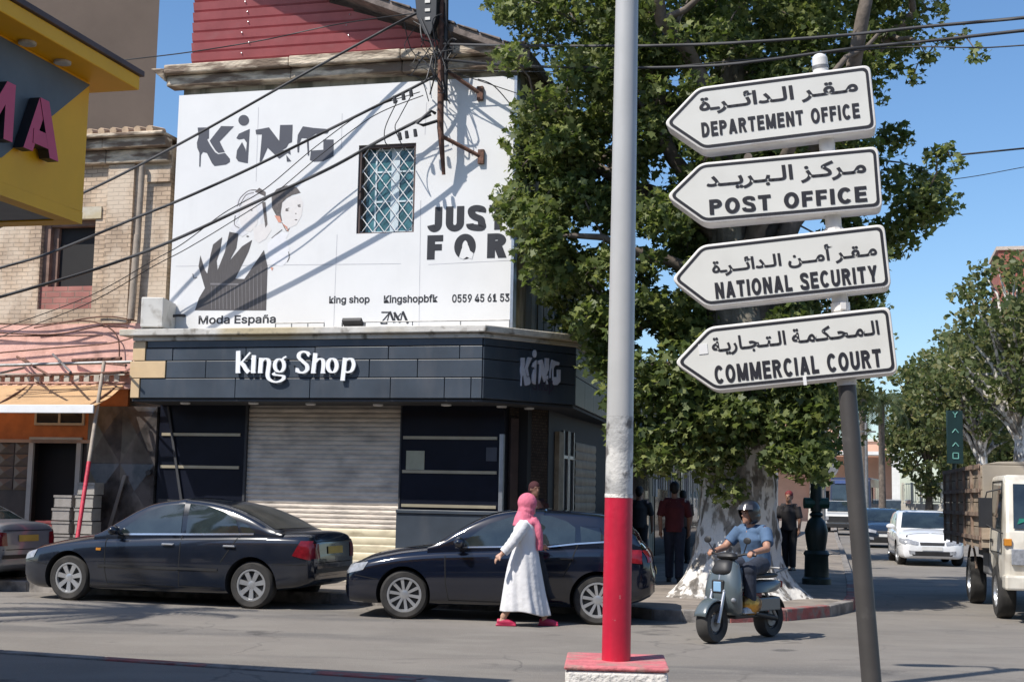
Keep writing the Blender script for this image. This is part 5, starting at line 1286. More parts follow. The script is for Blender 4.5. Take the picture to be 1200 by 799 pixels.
# local: front axle x = 0, cab x -.55..1.05, body from -.65 back
g = MB(); prof = [(.95, .55), (1.02, .95), (.98, 1.25), (.72, 1.96), (.55, 2.05), (-.55, 2.05), (-.58, 1.0), (-.58, .85), (-.42, .85), (-.40, .62), (-.2, .9), (.25, .9), (.45, .55)]
n = len(prof); vs = []
for s in (1, -1):
    for x, z in prof: vs.append((x, s * (.86 - max(0, z - 1.2) * .07), z))
g.add(vs, [tuple(range(n)), tuple(range(2 * n - 1, n - 1, -1))] + [(i, i + n, (i + 1) % n + n, (i + 1) % n) for i in range(n)])
g.build('cab', cabp, tk, bevel=.06)
g = MB(); q = [(.985, 1.30), (.745, 1.92)]; g.add([(q[0][0] + .006, -.74, q[0][1]), (q[0][0] + .006, .74, q[0][1]), (q[1][0] + .006, .70, q[1][1]), (q[1][0] + .006, -.70, q[1][1])], [(0, 1, 2, 3)]); g.build('windscreen', MT['car_glass'], tk)
g = MB(); g.add([(.965, -.69, 1.36), (.95, -.58, 1.40), (.95, -.58, 1.44), (.965, -.66, 1.44)], [(0, 1, 2, 3)]); g.v = [p + Vector((.02, 0, 0)) for p in g.v]; g.build('windscreen_sticker', mat('green_sticker', (.03, .25, .18), .5), tk)
for s in (1, -1):
    yy = lambda z: s * (.86 - max(0, z - 1.2) * .07 + .006)
    pts = [(.62, 1.28), (.50, 1.89), (-.30, 1.92), (-.32, 1.28)]
    g = MB(); g.add([(x, yy(z), z) for x, z in pts], [(0, 1, 2, 3)]); d_ = g.build('side_window', MT['car_glass'], tk)
    g = MB()
    for a, b in (((.68, 1.24), (.68, .95)), ((-.36, 1.96), (-.36, .95)), ((.68, .95), (-.36, .95)), ((.54, 1.96), (-.36, 1.96)), ((.68, 1.24), (.54, 1.96))):
        g.tube([(a[0], yy(a[1]), a[1]), (b[0], yy(b[1]), b[1])], .008, 5)
    g.build('door_seam', MT['arch'], tk)
    g = MB(); g.box(-.26, -.12, min(yy(1.1), yy(1.1) + s * .02), max(yy(1.1), yy(1.1) + s * .02), 1.08, 1.13); g.build('door_handle', MT['trim_black'], tk)
    g = MB(); g.box(.58, .68, s * 1.06 - .09, s * 1.06 + .09, 1.30, 1.72); g.tube([(.66, s * .84, 1.85), (.66, s * 1.04, 1.80), (.64, s * 1.06, 1.7)], .012, 6); g.tube([(.75, s * .84, 1.22), (.68, s * 1.06, 1.34)], .012, 6); g.build('mirror', MT['trim_black'], tk, bevel=.02)
    g = MB(); g.box(.96, 1.035, s * .62 - .16, s * .62 + .16, .80, 1.02); hl = g.build('headlight', MT['lamp_clear'], tk, bevel=.01)
    g = MB(); g.box(.93, 1.04, s * .82 - .05, s * .82 + .05, 1.06, 1.16); g.build('indicator', MT['lamp_amber'], tk, bevel=.01)
g = MB(); g.box(.96, 1.03, -.42, .42, .84, 1.0); g.build('grille', MT['trim_black'], tk)
g = MB(); g.box(.80, 1.12, -.88, .88, .46, .66); g.build('bumper', cabp, tk, bevel=.03)
g = MB(); g.tube([(1.0, -.6, 1.22), (1.05, .2, 1.28), (1.03, .6, 1.6)], .01, 6); g.build('wiper', MT['trim_black'], tk)
g = MB(); g.box(-5.6, -.66, -.95, .95, .98, 1.10)
NB = 6; H0, H1 = 1.10, 2.22
for s in (1, -1):
    y0, y1 = (.90, .935) if s > 0 else (-.935, -.90)
    for k in range(NB):
        z0 = H0 + (H1 - H0) * k / NB; g.box(-5.6, -.66, y0, y1, z0 + .006, H0 + (H1 - H0) * (k + 1) / NB - .008)
for k in range(NB):
    z0 = H0 + (H1 - H0) * k / NB; g.box(-.66, -.63, -.95, .95, z0 + .006, H0 + (H1 - H0) * (k + 1) / NB - .008); g.box(-5.63, -5.6, -.95, .95, z0, z0 + (H1 - H0) / NB - .01)
g.build('cargo_body', bodyp, tk)
stm = overlay(mat('brown_steel_stakes', (.22, .15, .11), .8, var=.35, scale=6), (.34, .28, .22), 4, .5, .7)
for s in (1, -1):
    for k in range(6):
        x = -5.55 + k * .965; g = MB(); y = s * .955; g.box(x - .04, x + .04, y - .018, y + .018, .95, H1 + .02); g.build('stake', stm, tk)
    for z in (1.12, 1.48, 1.84, 2.20): g = MB(); y = s * .978; g.box(-5.6, -.66, y - .004, y + .012, z - .03, z + .03); g.build('rail', stm, tk)
tarp = mat('grey_brown_tarpaulin', (.30, .26, .205), .85, var=.12, scale=1.5, bump=.2, bscale=6)
g = MB(); g.prism([(-.92, 2.225), (.92, 2.225), (.7, 2.27), (0, 2.29), (-.7, 2.27)], -5.6, -.6, 'x'); g.box(-.625, -.60, -.93, .93, 1.5, 2.22); g.build('tarpaulin', tarp, tk, bevel=.02)
g = MB(); g.box(-5.6, .5, -.36, -.26, .72, .95); g.box(-5.6, .5, .26, .36, .72, .95); g.build('chassis', MT['trim_black'], tk)
g = MB(); g.box(-1.7, -1.05, -.8, -.4, .55, .9); g.build('fuel_tank', MT['grey_steel'], tk, bevel=.04)
g = MB(); g.tube(arc_pts := [(-3.0 + .56 * math.cos(R(a)), -.80, .40 + .56 * math.sin(R(a))) for a in range(20, 161, 14)], .02, 6); 
g.build('mudguard', stm, tk)
for x, s in ((0, 1), (0, -1), (-3.0, 1), (-3.0, -1)):
    h = make_wheel(tk, .385, .24, 6, s, 'steel', .6); h.location = (x, s * .74, .385)

# ================================================================ trees
def leaf_mat(name, a, b, c):
    m = bpy.data.materials.new(name); m.use_nodes = True; nt = m.node_tree; p = nt.nodes['Principled BSDF']
    ge = nt.nodes.new('ShaderNodeNewGeometry'); rp = nt.nodes.new('ShaderNodeValToRGB')
    rp.color_ramp.elements[0].color = (*a, 1); rp.color_ramp.elements[1].color = (*c, 1); rp.color_ramp.elements[1].position = 1
    e = rp.color_ramp.elements.new(.55); e.color = (*b, 1)
    nt.links.new(ge.outputs['Random Per Island'], rp.inputs[0]); nt.links.new(rp.outputs[0], p.inputs['Base Color'])
    p.inputs['Roughness'].default_value = .5; p.inputs['Specular IOR Level'].default_value = .35
    tr = nt.nodes.new('ShaderNodeBsdfTranslucent'); mx = nt.nodes.new('ShaderNodeMixShader'); mx.inputs[0].default_value = .43
    hs = nt.nodes.new('ShaderNodeHueSaturation'); hs.inputs['Value'].default_value = 1.5; hs.inputs['Saturation'].default_value = 1.15; nt.links.new(rp.outputs[0], hs.inputs['Color']); nt.links.new(hs.outputs[0], tr.inputs[0])
    nt.links.new(p.outputs[0], mx.inputs[1]); nt.links.new(tr.outputs[0], mx.inputs[2]); nt.links.new(mx.outputs[0], nt.nodes['Material Output'].inputs[0])
    return m
LEAF = leaf_mat('plane_leaf', (.052, .076, .022), (.110, .144, .042), (.26, .285, .105))
LEAF_FAR = leaf_mat('far_leaf', (.06, .085, .03), (.11, .135, .05), (.21, .20, .085))
LEAF_PALM = leaf_mat('palm_leaf', (.05, .075, .03), (.07, .095, .04), (.11, .12, .06))
BARK = overlay(overlay(mat('mottled_bark', (.24, .215, .185), .9, scale=7, var=.35, bump=1.0, bscale=22, stretch=(1, 1, .6)), (.68, .655, .61), 4.5, .45, .51, (1.2, 1.2, .55), .9, 8), (.09, .078, .066), 7.0, .56, .62, (1, 1, .5), .85, 8)
BARK_DARK = mat('brown_bark', (.13, .105, .085), .9, scale=5, var=.35, bump=.5, bscale=16)
PLANE = np.array([(0, 0), (.30, .06), (.46, -.02), (.36, .26), (.58, .50), (.24, .52), (0, 1.0), (-.24, .52), (-.58, .50), (-.36, .26), (-.46, -.02), (-.30, .06)])
OVAL = np.array([(0, 0), (.28, .3), (.24, .7), (0, 1), (-.24, .7), (-.28, .3)])
rng = np.random.default_rng(5)
def leaves(name, centres, radii, counts, size, shape, m, parent, flat=.45, off=(0, 0, 0), up=.5):
    P = []
    for c, r, n in zip(centres, radii, counts):
        d = rng.normal(size=(n, 3)); d /= np.linalg.norm(d, axis=1)[:, None]
        rad = r * rng.random(n) ** .45
        P.append(np.array(c) + d * rad[:, None] * np.array([1, 1, .75]))
    P = np.concatenate(P); n = len(P)
    nrm = rng.normal(size=(n, 3)) * (1 - up) + np.array([-.15, -.35, 1.0]) * up; nrm /= np.linalg.norm(nrm, axis=1)[:, None]
    ax = rng.normal(size=(n, 3)) + np.array([0, 0, -.5]); ax -= nrm * (ax * nrm).sum(1)[:, None]; ax /= np.linalg.norm(ax, axis=1)[:, None]
    bx = np.cross(nrm, ax); s = size * rng.uniform(.55, 1.25, n)
    k = len(shape)
    V = P[:, None, :] + (bx[:, None, :] * shape[None, :, 0, None] + ax[:, None, :] * (shape[None, :, 1, None] - .4)) * s[:, None, None]
    V += nrm[:, None, :] * (np.abs(shape[None, :, 0, None]) * -.35 * s[:, None, None])
    V = V.reshape(-1, 3) - np.array(off)
    me = bpy.data.meshes.new(name); me.vertices.add(n * k); me.vertices.foreach_set('co', V.ravel())
    me.loops.add(n * k); me.loops.foreach_set('vertex_index', np.arange(n * k))
    me.polygons.add(n); me.polygons.foreach_set('loop_start', np.arange(n) * k); me.polygons.foreach_set('loop_total', np.full(n, k))
    me.materials.append(m); me.update(calc_edges=True); me.validate()
    o = bpy.data.objects.new(name, me); link(o, parent); return o
def inside(poly, x, y):
    c = False; j = len(poly) - 1
    for i in range(len(poly)):
        if (poly[i][1] > y) != (poly[j][1] > y) and x < (poly[j][0] - poly[i][0]) * (y - poly[i][1]) / (poly[j][1] - poly[i][1]) + poly[i][0]: c = not c
        j = i
    return c
def limb(mb, a, b, r0, r1, n=6, wob=.12, bow=.25):
    a, b = Vector(a), Vector(b); L = (b - a).length; pts = []; rs = []
    for i in range(n + 1):
        t = i / n; p = a.lerp(b, t); p.z += bow * L * (math.sin(math.pi * t) * .25); w = wob * L * math.sin(math.pi * t) * .3
        pts.append(p + Vector((random.uniform(-w, w), random.uniform(-w, w), random.uniform(-w, w)))); rs.append(r0 + (r1 - r0) * t)
    mb.tube(pts, rs, 8); return pts

# the great plane tree on the corner
tb0 = ground(862, 697, .15); TX, TY = tb0.x, tb0.y
plane = thing('plane_tree', 'great spreading plane tree with a broad whitewashed trunk on the pavement corner', 'tree', (TX, TY, .14))
bm_v = []; NR, NZ = 120, 34
zs_ = [0, .02, .05] + [.09 + .055 * i for i in range(44)] + [2.6, 2.75, 2.9, 3.3, 3.7, 4.1, 4.6, 5.2, 5.9, 6.6, 7.4, 8.2, 9.0]
from mathutils import noise as mnoise
g = MB(); vs = []
for z in zs_:
    base = .57 + .46 * math.exp(-z / .34) + .06 * math.exp(-z / 1.6) - .048 * max(0, z - 1.5)
    fl = .13 * math.exp(-z / .7)
    for k in range(NR):
        a = 2 * math.pi * k / NR
        lob = max(-.7, math.cos(5 * a + .6 + z * .12)) * .7 + .4 * math.cos(3 * a + 1.3) + .25 * math.cos(8 * a + 2.1 + z * .3)
        r = base * (1 + fl * lob) + .075 * mnoise.noise(Vector((math.cos(a) * 1.6, math.sin(a) * 1.6, z * .9))) + .045 * mnoise.noise(Vector((math.cos(a) * 5, math.sin(a) * 5, z * 2.6))) + .030 * abs(mnoise.noise(Vector((math.cos(a) * 13, math.sin(a) * 13, z * 5))))
        r = max(.06, r)
        vs.append((r * math.cos(a) + .05 * math.sin(z * .8), r * math.sin(a) + .04 * z * .3, z))
g.add(vs, [(i * NR + k, i * NR + (k + 1) % NR, (i + 1) * NR + (k + 1) % NR, (i + 1) * NR + k) for i in range(len(zs_) - 1) for k in range(NR)])
g.m = [0 if max(g.v[i].z for i in f) < 2.45 + .25 * mnoise.noise(g.v[f[0]] * 2.2) else 1 for f in g.f]
g.build('trunk', [BARK, overlay(mat('bare_plane_bark', (.15, .13, .105), .9, scale=5, var=.35, bump=.8, bscale=16), (.27, .25, .20), 4, .55, .62, (1, 1, .6), .7)], plane, smooth=60)
CROWN = [(585, -30), (592, 70), (622, 120), (606, 190), (592, 235), (600, 262), (628, 290), (640, 330), (655, 375), (690, 400), (745, 540), (795, 540), (822, 588), (846, 582), (866, 545), (905, 540), (925, 562), (950, 552), (985, 520), (990, 470), (1000, 420), (1030, 340), (1085, 300), (1112, 235), (1100, 200), (1062, 190), (1040, 120), (1062, 62), (1110, 45), (1090, -10), (1040, -40)]
clumps = []; tries = 0
def gap(u, v):
    n = mnoise.noise(Vector((u / 48, v / 48, 3.3))) + .5 * mnoise.noise(Vector((u / 20, v / 20, 9.1)))
    thr = .07
    if u < 720 and v < 210: thr = -.13
    if 720 < u < 930 and v < 45: thr = .02
    if u > 1000 and v < 330: thr = .02
    if 1010 < u < 1045 and 330 < v < 380: thr = -.5
    return n > thr
while len(clumps) < 560 and tries < 9000:
    tries += 1
    u, v = random.uniform(580, 1120), random.uniform(-30, 605)
    if not inside(CROWN, u, v) or gap(u, v): continue
    lx = (u - 862) / FPX * 21.5
    if v > 380: Y = random.uniform(TY - 1.2, TY + 2.4)
    else: Y = TY + random.uniform(-.45 if u < 880 else -.25, 1) * math.sqrt(max(1.0, 14.0 - lx * lx))
    if u < 640: Y = random.uniform(20.4, 22.2) if v > 100 else random.uniform(19.0, 23)
    p = at(u, v, Y)
    if p.z < 2.0: Y = random.uniform(TY - 1.6, TY + .5); p = at(u, v, Y)
    clumps.append(p)
for _ in range(170):     # the top of the crown, above the picture
    a = random.uniform(0, 6.283); rr = 4.6 * math.sqrt(random.random()); z = random.uniform(9.2, 13.0); rr *= math.sqrt(max(0.05, 1 - ((z - 8.6) / 5.0) ** 2))
    clumps.append(Vector((TX - .4 + .85 * rr * math.cos(a), TY + .9 + .85 * rr * math.sin(a), z)))
for _ in range(58):     # low sprays hanging in front of the trunk
    u, v = random.uniform(735, 965), random.uniform(415, 560)
    if not inside(CROWN, u, v): continue
    clumps.append(at(u, v, TY - random.uniform(.8, 1.4)))
for _ in range(60):     # the side that brushes the shop's side wall
    u, v = random.uniform(604, 720), random.uniform(95, 400)
    if not inside(CROWN, u, v): continue
    clumps.append(at(u, v, random.uniform(20.6, 23.2)))
# a branch reaching out over the street at the upper right, and one brushing the billboard
for u, v, Y in ((1105, 48, 21), (1128, 40, 21), (1145, 62, 20.8), (1085, 66, 21), (1070, 90, 21.2), (596, 240, 20.9), (588, 248, 20.8), (604, 225, 21), (1098, 182, 21), (1110, 176, 21), (1117, 191, 21)): clumps.append(at(u, v, Y))
nfix = 11
rad = [random.uniform(.26, .5) for _ in clumps]; cnt = [int(108 * (r / .38) ** 2) for r in rad]
for i in range(len(clumps) - nfix, len(clumps)): rad[i] = .22; cnt[i] = 30
leaves('crown', [tuple(c) for c in clumps], rad, cnt, .122, PLANE, LEAF, plane, off=(TX, TY, .14), up=.48)
# limbs and twigs
g = MB(); tips = []
for k in range(11):
    a = 2 * math.pi * k / 11 + random.uniform(-.2, .2); zt = random.uniform(6.0, 11.5); rr = random.uniform(1.6, 3.0)
    z0 = random.uniform(3.2, 6.0)
    pts = limb(g, (0, .05, z0), (rr * math.cos(a), rr * math.sin(a), zt), .20, .06, 7, .2, .35); tips += pts[2:]
    for j in range(3):
        q = pts[random.randint(3, 7)]; e = q + Vector((random.uniform(-1.2, 1.2), random.uniform(-1.2, 1.2), random.uniform(-.3, 1.6)))
        p2 = limb(g, q, e, .06, .025, 4, .2); tips += p2[1:]
for a, zt, rr, z0 in ((2.4, 4.2, 2.6, 3.6), (-.4, 3.6, 1.4, 3.0), (3.4, 5.5, 2.8, 4.2), (.5, 5.0, 2.4, 3.9)):
    pts = limb(g, (0, .05, z0), (rr * math.cos(a), rr * math.sin(a), zt), .13, .04, 6, .2, .6); tips += pts[2:]
g.build('limbs', BARK_DARK, plane, smooth=60)
g = MB(); nodes = np.array([tuple(t) for t in tips]); todo = [c - Vector((TX, TY, .14)) for c in clumps]
todo.sort(key=lambda q: float(((nodes - np.array(q)) ** 2).sum(1).min()))
for q in todo:      # each spray grows from the nearest limb or spray already there
    k = int(((nodes - np.array(q)) ** 2).sum(1).argmin()); b = Vector(nodes[k]); L = (q - b).length
    m_ = (b + q) / 2 + Vector((random.uniform(-.12, .12), random.uniform(-.12, .12), .08)) * min(1, L); r0 = .012 + .008 * min(1.5, L)
    g.tube([b, m_, q, q + (q - b).normalized() * .12], [r0, r0 * .75, .008, .004], 5); nodes = np.vstack([nodes, np.array(q)[None]])
g.build('twigs', BARK_DARK, plane, smooth=60)

def simple_tree(name, label, base, H, crownc, rx, ry, rz, ncl, leaf, r0, bark, group=None, trunk_top=None, lm=None, lean=(0, 0), dens=46, cr=(.5, .9)):
    bx, by, bz = base
    t = thing(name, label, 'tree', base, 0, group)
    cl = []
    for _ in range(ncl):
        d = rng.normal(size=3); d /= np.linalg.norm(d); k = rng.random() ** .4
        p = np.array(crownc) + d * k * np.array([rx, ry, rz])
        if mnoise.noise(Vector(p / (rx * .38))) > .22: continue
        cl.append(p)
    rad = [random.uniform(*cr) for _ in cl]
    leaves('crown', cl, rad, [int(dens * (r / .7) ** 2) + 6 for r in rad], leaf, OVAL if leaf > .25 else PLANE, lm or LEAF_FAR, t, off=(bx, by, bz), up=.42)
    g = MB(); top = Vector((lean[0], lean[1], trunk_top or H * .6))
    pts = [Vector((0, 0, 0)), Vector((lean[0] * .2, lean[1] * .2, .5)), top * .5 + Vector((.08, .05, 0)), top]
    g.tube(smooth_path(pts, 5), [r0 * (1.25 if i < 2 else 1 - .035 * i) for i in range(len(smooth_path(pts, 5)))], 12); g.build('trunk', bark, t, smooth=60)
    g = MB()
    for c in cl[::2]:
        q = Vector(c) - Vector(base); s0 = top * random.uniform(.55, 1.0); limb(g, s0, q, r0 * .28, .02, 4, .15, .3)
    g.build('limbs', bark, t, smooth=60)
    return t
# more trees along the side street
b2 = W(6.3, 19.5, .14)
simple_tree('plane_tree', 'second plane tree behind the dark green lamp post, its trunk hidden', tuple(b2), 9, (b2.x - .3, b2.y, 5.9), 2.4, 2.4, 2.8, 110, .19, .32, BARK, 'trees along the side street')
b3 = at(1192, 560, 47); b3.z = .14
simple_tree('plane_tree', 'plane tree with pale mottled trunk rising behind the truck', tuple(b3), 11, tuple(at(1186, 395, 47)), 2.4, 2.8, 2.9, 190, .26, .42, BARK, 'trees along the side street', trunk_top=6.4, lean=(.25, 0), cr=(.4, .75))
b4 = at(1150, 575, 66); b4.z = .14
simple_tree('plane_tree', 'pale trunked tree behind the green vertical sign', tuple(b4), 11, tuple(at(1140, 455, 66)), 3.0, 3, 3.4, 150, .3, .42, BARK, 'trees along the side street', trunk_top=6, cr=(.5, .9))
b5 = at(1088, 580, 84); b5.z = .14
simple_tree('street_tree', 'round green tree above the pale railing at the end of the street', tuple(b5), 11, tuple(at(1086, 497, 84)), 2.5, 3, 4.4, 150, .34, .3, BARK_DARK, 'trees along the side street', cr=(.5, 1.0))
b6 = at(1128, 585, 100); b6.z = .14
simple_tree('street_tree', 'tall leafy tree between the railing and the green vertical sign', tuple(b6), 12, tuple(at(1126, 480, 100)), 4.2, 4, 6.0, 190, .38, .3, BARK_DARK, 'trees along the side street', cr=(.6, 1.2))
b7 = at(1185, 585, 92); b7.z = .14
simple_tree('street_tree', 'broad tree farthest right above the truck cab', tuple(b7), 12, tuple(at(1198, 470, 92)), 5.0, 4, 7.0, 220, .38, .3, BARK_DARK, 'trees along the side street', cr=(.6, 1.2))
def palm(label, base, H, fr, nf=18, lean=0.0, parent_group=None):
    t = thing('palm_tree', label, 'palm', base, 0, parent_group)
    g = MB(); g.tube([(0, 0, 0), (lean * .3, 0, H * .35), (lean * .7, 0, H * .7), (lean, 0, H)], [.24, .19, .17, .19], 12); g.build('trunk', BARK_DARK, t, smooth=60)
    g = MB()
    for k in range(nf):
        a = 2 * math.pi * k / nf + random.uniform(-.15, .15); el = random.uniform(-.15, 1.1); L = fr * random.uniform(.85, 1.1)
        pts = []; p = Vector((lean, 0, H)); e = el
        for j in range(9):
            pts.append(p.copy()); p = p + Vector((math.cos(a) * math.cos(e), math.sin(a) * math.cos(e), math.sin(e))) * L / 8; e -= .26
        g.tube(pts, [.03 - .003 * j for j in range(9)], 5)
        for j in range(1, 9):
            d = (pts[j] - pts[j - 1]).normalized(); sd = d.cross(Vector((0, 0, 1))).normalized()
            for q in range(3):
                c = pts[j - 1].lerp(pts[j], q / 3); ll = L * .24 * (1 - .07 * j)
                for s in (1, -1):
                    tip = c + sd * s * ll * .8 + d * ll * .6 - Vector((0, 0, ll * .35)); w = d * .035 * L / 2
                    g.add([c - w, c + w, tip], [(0, 1, 2)])
    g.build('fronds', LEAF_PALM, t); return t
pb = at(1034, 590, 78); hz = at(1040, 472, 78).z
palm('feathery palm above the pink building at the end of the street', (pb.x, pb.y, 0), hz, 2.6)
pb = at(1012, 590, 72); hz = at(1014, 462, 72).z
palm('palm with drooping fronds beside the leaning sign post', (pb.x, pb.y, 0), hz, 1.9, 16)
palm('palm on the near pavement by the yellow kiosk, only its shadow in the picture', (-8.6, 15.6, .1), 5.6, 2.3)

# ================================================================ the end of the street
pkb = at(1000, 595, 112)
pb_ = thing('pink_building', 'flat roofed pink building closing the end of the street', 'building', (pkb.x, pkb.y, 0), -ANG)
pinkw = mat('salmon_render', (.60, .36, .26), .85, var=.08, scale=1)
zA_ = at(1000, 517, 112).z; zB_ = at(970, 488, 112).z
g = MB(); g.box(-3.5, 3.2, 0, 8, 0, zA_); g.box(-9, -1.2, .6, 9, 0, zB_); g.build('wall', pinkw, pb_)
g = MB(); g.box(-3.7, 3.4, -.15, 8, zA_ + .002, zA_ + .18); g.box(-9.1, -1.1, .5, 9, zB_ + .002, zB_ + .2); g.build('parapet', mat('pale_parapet', (.55, .48, .42), .8), pb_)
zc = at(1000, 528, 108).z
g = MB(); g.box(-9, 3.7, -3.4, -.2, zc - .28, zc); g.build('canopy', MT['white_paint'], pb_)
g = MB(); g.box(3.0, 3.6, -3.2, -2.6, 0, zc - .285); g.build('white_pillar', MT['white_paint'], pb_)
for x in (-6, -3, -.6, .9, 2.2): g = MB(); g.box(x, x + .16, -3.1, -2.94, 0, zc - .285); g.build('post', MT['grey_steel'], pb_)
for x in (-2.6, -.4, 1.6): g = MB(); g.box(x, x + .7, -.03, 0.0, 1.2, 2.6); g.build('window', MT['glass_dark'], pb_)
fa, fb = at(1058, 604, 88), at(1116, 606, 82)
fd = (fb - fa); fd.z = 0; L = fd.length; zt = at(1080, 566, 86).z; zm = at(1080, 590, 86).z
fn = thing('railing', 'pale metal railing on a low white wall at the end of the street', 'railing', (fa.x, fa.y, 0), math.atan2(fd.y, fd.x))
g = MB(); g.box(0, L, -.12, .12, 0, zm); g.build('low_wall', mat('pale_low_wall', (.52, .49, .43), .85, var=.12), fn)
g = MB(); g.box(0, L, -.03, .03, zt - .06, zt); g.box(0, L, -.03, .03, zm + .08, zm + .14); g.build('rail', mat('cream_rail', (.58, .55, .46), .6), fn)
n = 6
for k in range(n): g = MB(); x = L * k / (n - 1); g.box(x - .06, x + .06, -.06, .06, zm + .001, zt + .05); g.build('post', mat('cream_post', (.58, .55, .46), .6) if k == 0 else bpy.data.materials['cream_post'], fn)
g = MB(); k = 0.0
while k < L: g.box(k, k + .03, -.012, .012, zm + .14, zt - .06); k += .28
g.build('bars', bpy.data.materials['cream_rail'], fn)
hb = at(1190, 600, 130)
rb = thing('red_house', 'tall brick red house far off, its corner above the trees on the right', 'house', (hb.x + 2.5, hb.y, 0), -ANG); hz = at(1190, 292, 130).z
g = MB(); g.box(-3.4, 6, 0, 8, 0, hz); g.build('wall', mat('red_render', (.30, .10, .07), .85, var=.15), rb); g = MB(); g.box(-3.6, 6.2, -.2, 8.2, hz + .002, hz + .35); g.build('parapet', mat('pale_roof_edge', (.5, .42, .36), .8), rb)

# ================================================================ people
SKIN = mat('skin', (.36, .19, .125), .55, var=.08, scale=14)
SKIN_LIGHT = mat('lighter_skin', (.46, .27, .19), .55, var=.08, scale=14)
def fuse(mb, name, m, parent, vox=.012, smooth_it=4, smooth=60):
    """grow several overlapping shapes into one continuous skin"""
    o = mb.build(name, m, parent)
    r = o.modifiers.new('r', 'REMESH'); r.mode = 'VOXEL'; r.voxel_size = vox; r.adaptivity = 0
    s = o.modifiers.new('s', 'SMOOTH'); s.factor = .5; s.iterations = smooth_it
    apply_mods(o)
    if not o.data.materials: o.data.materials.append(m)
    o.data.polygons.foreach_set('use_smooth', [True] * len(o.data.polygons)); o.data.update()
    return o
def head(mb, c, fwd, s=1.0):
    """head with brow, nose, lips, chin and ears, looking along fwd (in the local x-y plane)"""
    f = Vector((fwd[0], fwd[1], fwd[2] if len(fwd) > 2 else 0)).normalized(); l = Vector((0, 0, 1)).cross(f).normalized(); u = f.cross(l)
    Mh = Matrix((f, l, u)).transposed(); c = Vector(c)
    P = lambda x, y, z: c + Mh @ (Vector((x, y, z)) * s)
    mb.ball(P(-.012, 0, .02), .098 * s, .076 * s, .105 * s, 18, 12, mat=Mh); mb.ball(P(.025, 0, -.055), .066 * s, .056 * s, .068 * s, 16, 10, mat=Mh)
    mb.ball(P(.07, 0, -.095), .026 * s, .028 * s, .022 * s, 10, 8, mat=Mh)
    mb.tube([P(.078, 0, .02), P(.105, 0, -.018), P(.092, 0, -.032)], [.010 * s, .016 * s, .012 * s], 8)
    for sy in (1, -1):
        mb.ball(P(.074, sy * .03, .034), .018 * s, .026 * s, .010 * s, 10, 6, mat=Mh); mb.ball(P(-.012, sy * .077, -.01), .02 * s, .010 * s, .032 * s, 10, 8, mat=Mh)
    mb.ball(P(.084, 0, -.058), .012 * s, .024 * s, .008 * s, 10, 6, mat=Mh); mb.ball(P(.082, 0, -.070), .012 * s, .021 * s, .008 * s, 10, 6, mat=Mh)
    return P
def hand(mb, wrist, d, palm_n, s=1.0, curl=.5):
    """palm, four unequal bent fingers and a thumb leaving the side of the palm"""
    d = Vector(d).normalized(); n = Vector(palm_n); n = (n - d * n.dot(d)).normalized(); w = d.cross(n); wr = Vector(wrist)
    mb.tube([wr, wr + d * .035 * s, wr + d * .085 * s], [.024 * s, .034 * s, .036 * s], 10)
    for k, L in zip((-1.5, -.5, .5, 1.5), (.062, .078, .082, .070)):
        b = wr + d * .080 * s + w * k * .019 * s; p1 = b + (d * math.cos(curl * .5) + n * math.sin(curl * .5)) * L * .45 * s; p2 = p1 + (d * math.cos(curl * 1.6) + n * math.sin(curl * 1.6)) * L * .33 * s; p3 = p2 + (d * math.cos(curl * 2.5) + n * math.sin(curl * 2.5)) * L * .25 * s
        mb.tube([b - d * .02 * s, p1, p2, p3], [.0105 * s, .0098 * s, .009 * s, .007 * s], 8)
    b = wr + d * .03 * s + w * .03 * s; p1 = b + (d * .6 + w * .7 + n * .25).normalized() * .04 * s; p2 = p1 + (d * .85 + w * .15 + n * .5).normalized() * .035 * s
    mb.tube([b - w * .012 * s, p1, p2], [.014 * s, .012 * s, .009 * s], 8)

# ---- woman crossing in a long white robe and pink headscarf; local x = walking direction
wp = ground(614, 733)
wom = thing('person', 'person in a long white robe and pink headscarf walking past the dark hatchback', 'person', (wp.x, wp.y, 0), R(-4))
g = MB()
HC = Vector((.035, 0, 1.50)); hp_ = head(g, HC, (1, .35, -.03), .98)
g.tube([(-.005, 0, 1.28), (.01, 0, 1.36), (.02, 0, 1.44)], [.07, .056, .055], 12)
for pts, rr in (([(0, 0, .86), (0, 0, 1.02), (-.005, 0, 1.16), (-.005, 0, 1.28)], [.15, .135, .15, .13]),): g.tube(pts, rr, 14)
for s, kx, fx in ((1, .10, .26), (-1, -.06, -.26)):
    g.tube([(0, s * .085, .88), (kx, s * .085, .48), (fx, s * .08, .10)], [.10, .065, .042], 12)
    g.tube([(fx - .04, s * .08, .07), (fx + .06, s * .08, .045), (fx + .15, s * .08, .03)], [.042, .036, .026], 10)
# near arm swung back, far arm forward across the body
g.tube([(-.01, -.16, 1.25), (-.13, -.22, 1.06), (-.27, -.25, .90)], [.055, .045, .032], 12)
hand(g, (-.275, -.252, .895), (-.62, -.08, -.55), (.4, .3, -.7), 1.0, .45)
g.tube([(0, .17, 1.25), (.05, .22, 1.03), (.17, .12, .98)], [.055, .045, .032], 12); hand(g, (.175, .118, .98), (.8, -.4, .1), (-.2, -.6, -.6), 1.0, .6)
fuse(g, 'body', SKIN_LIGHT, wom, .010, 3)
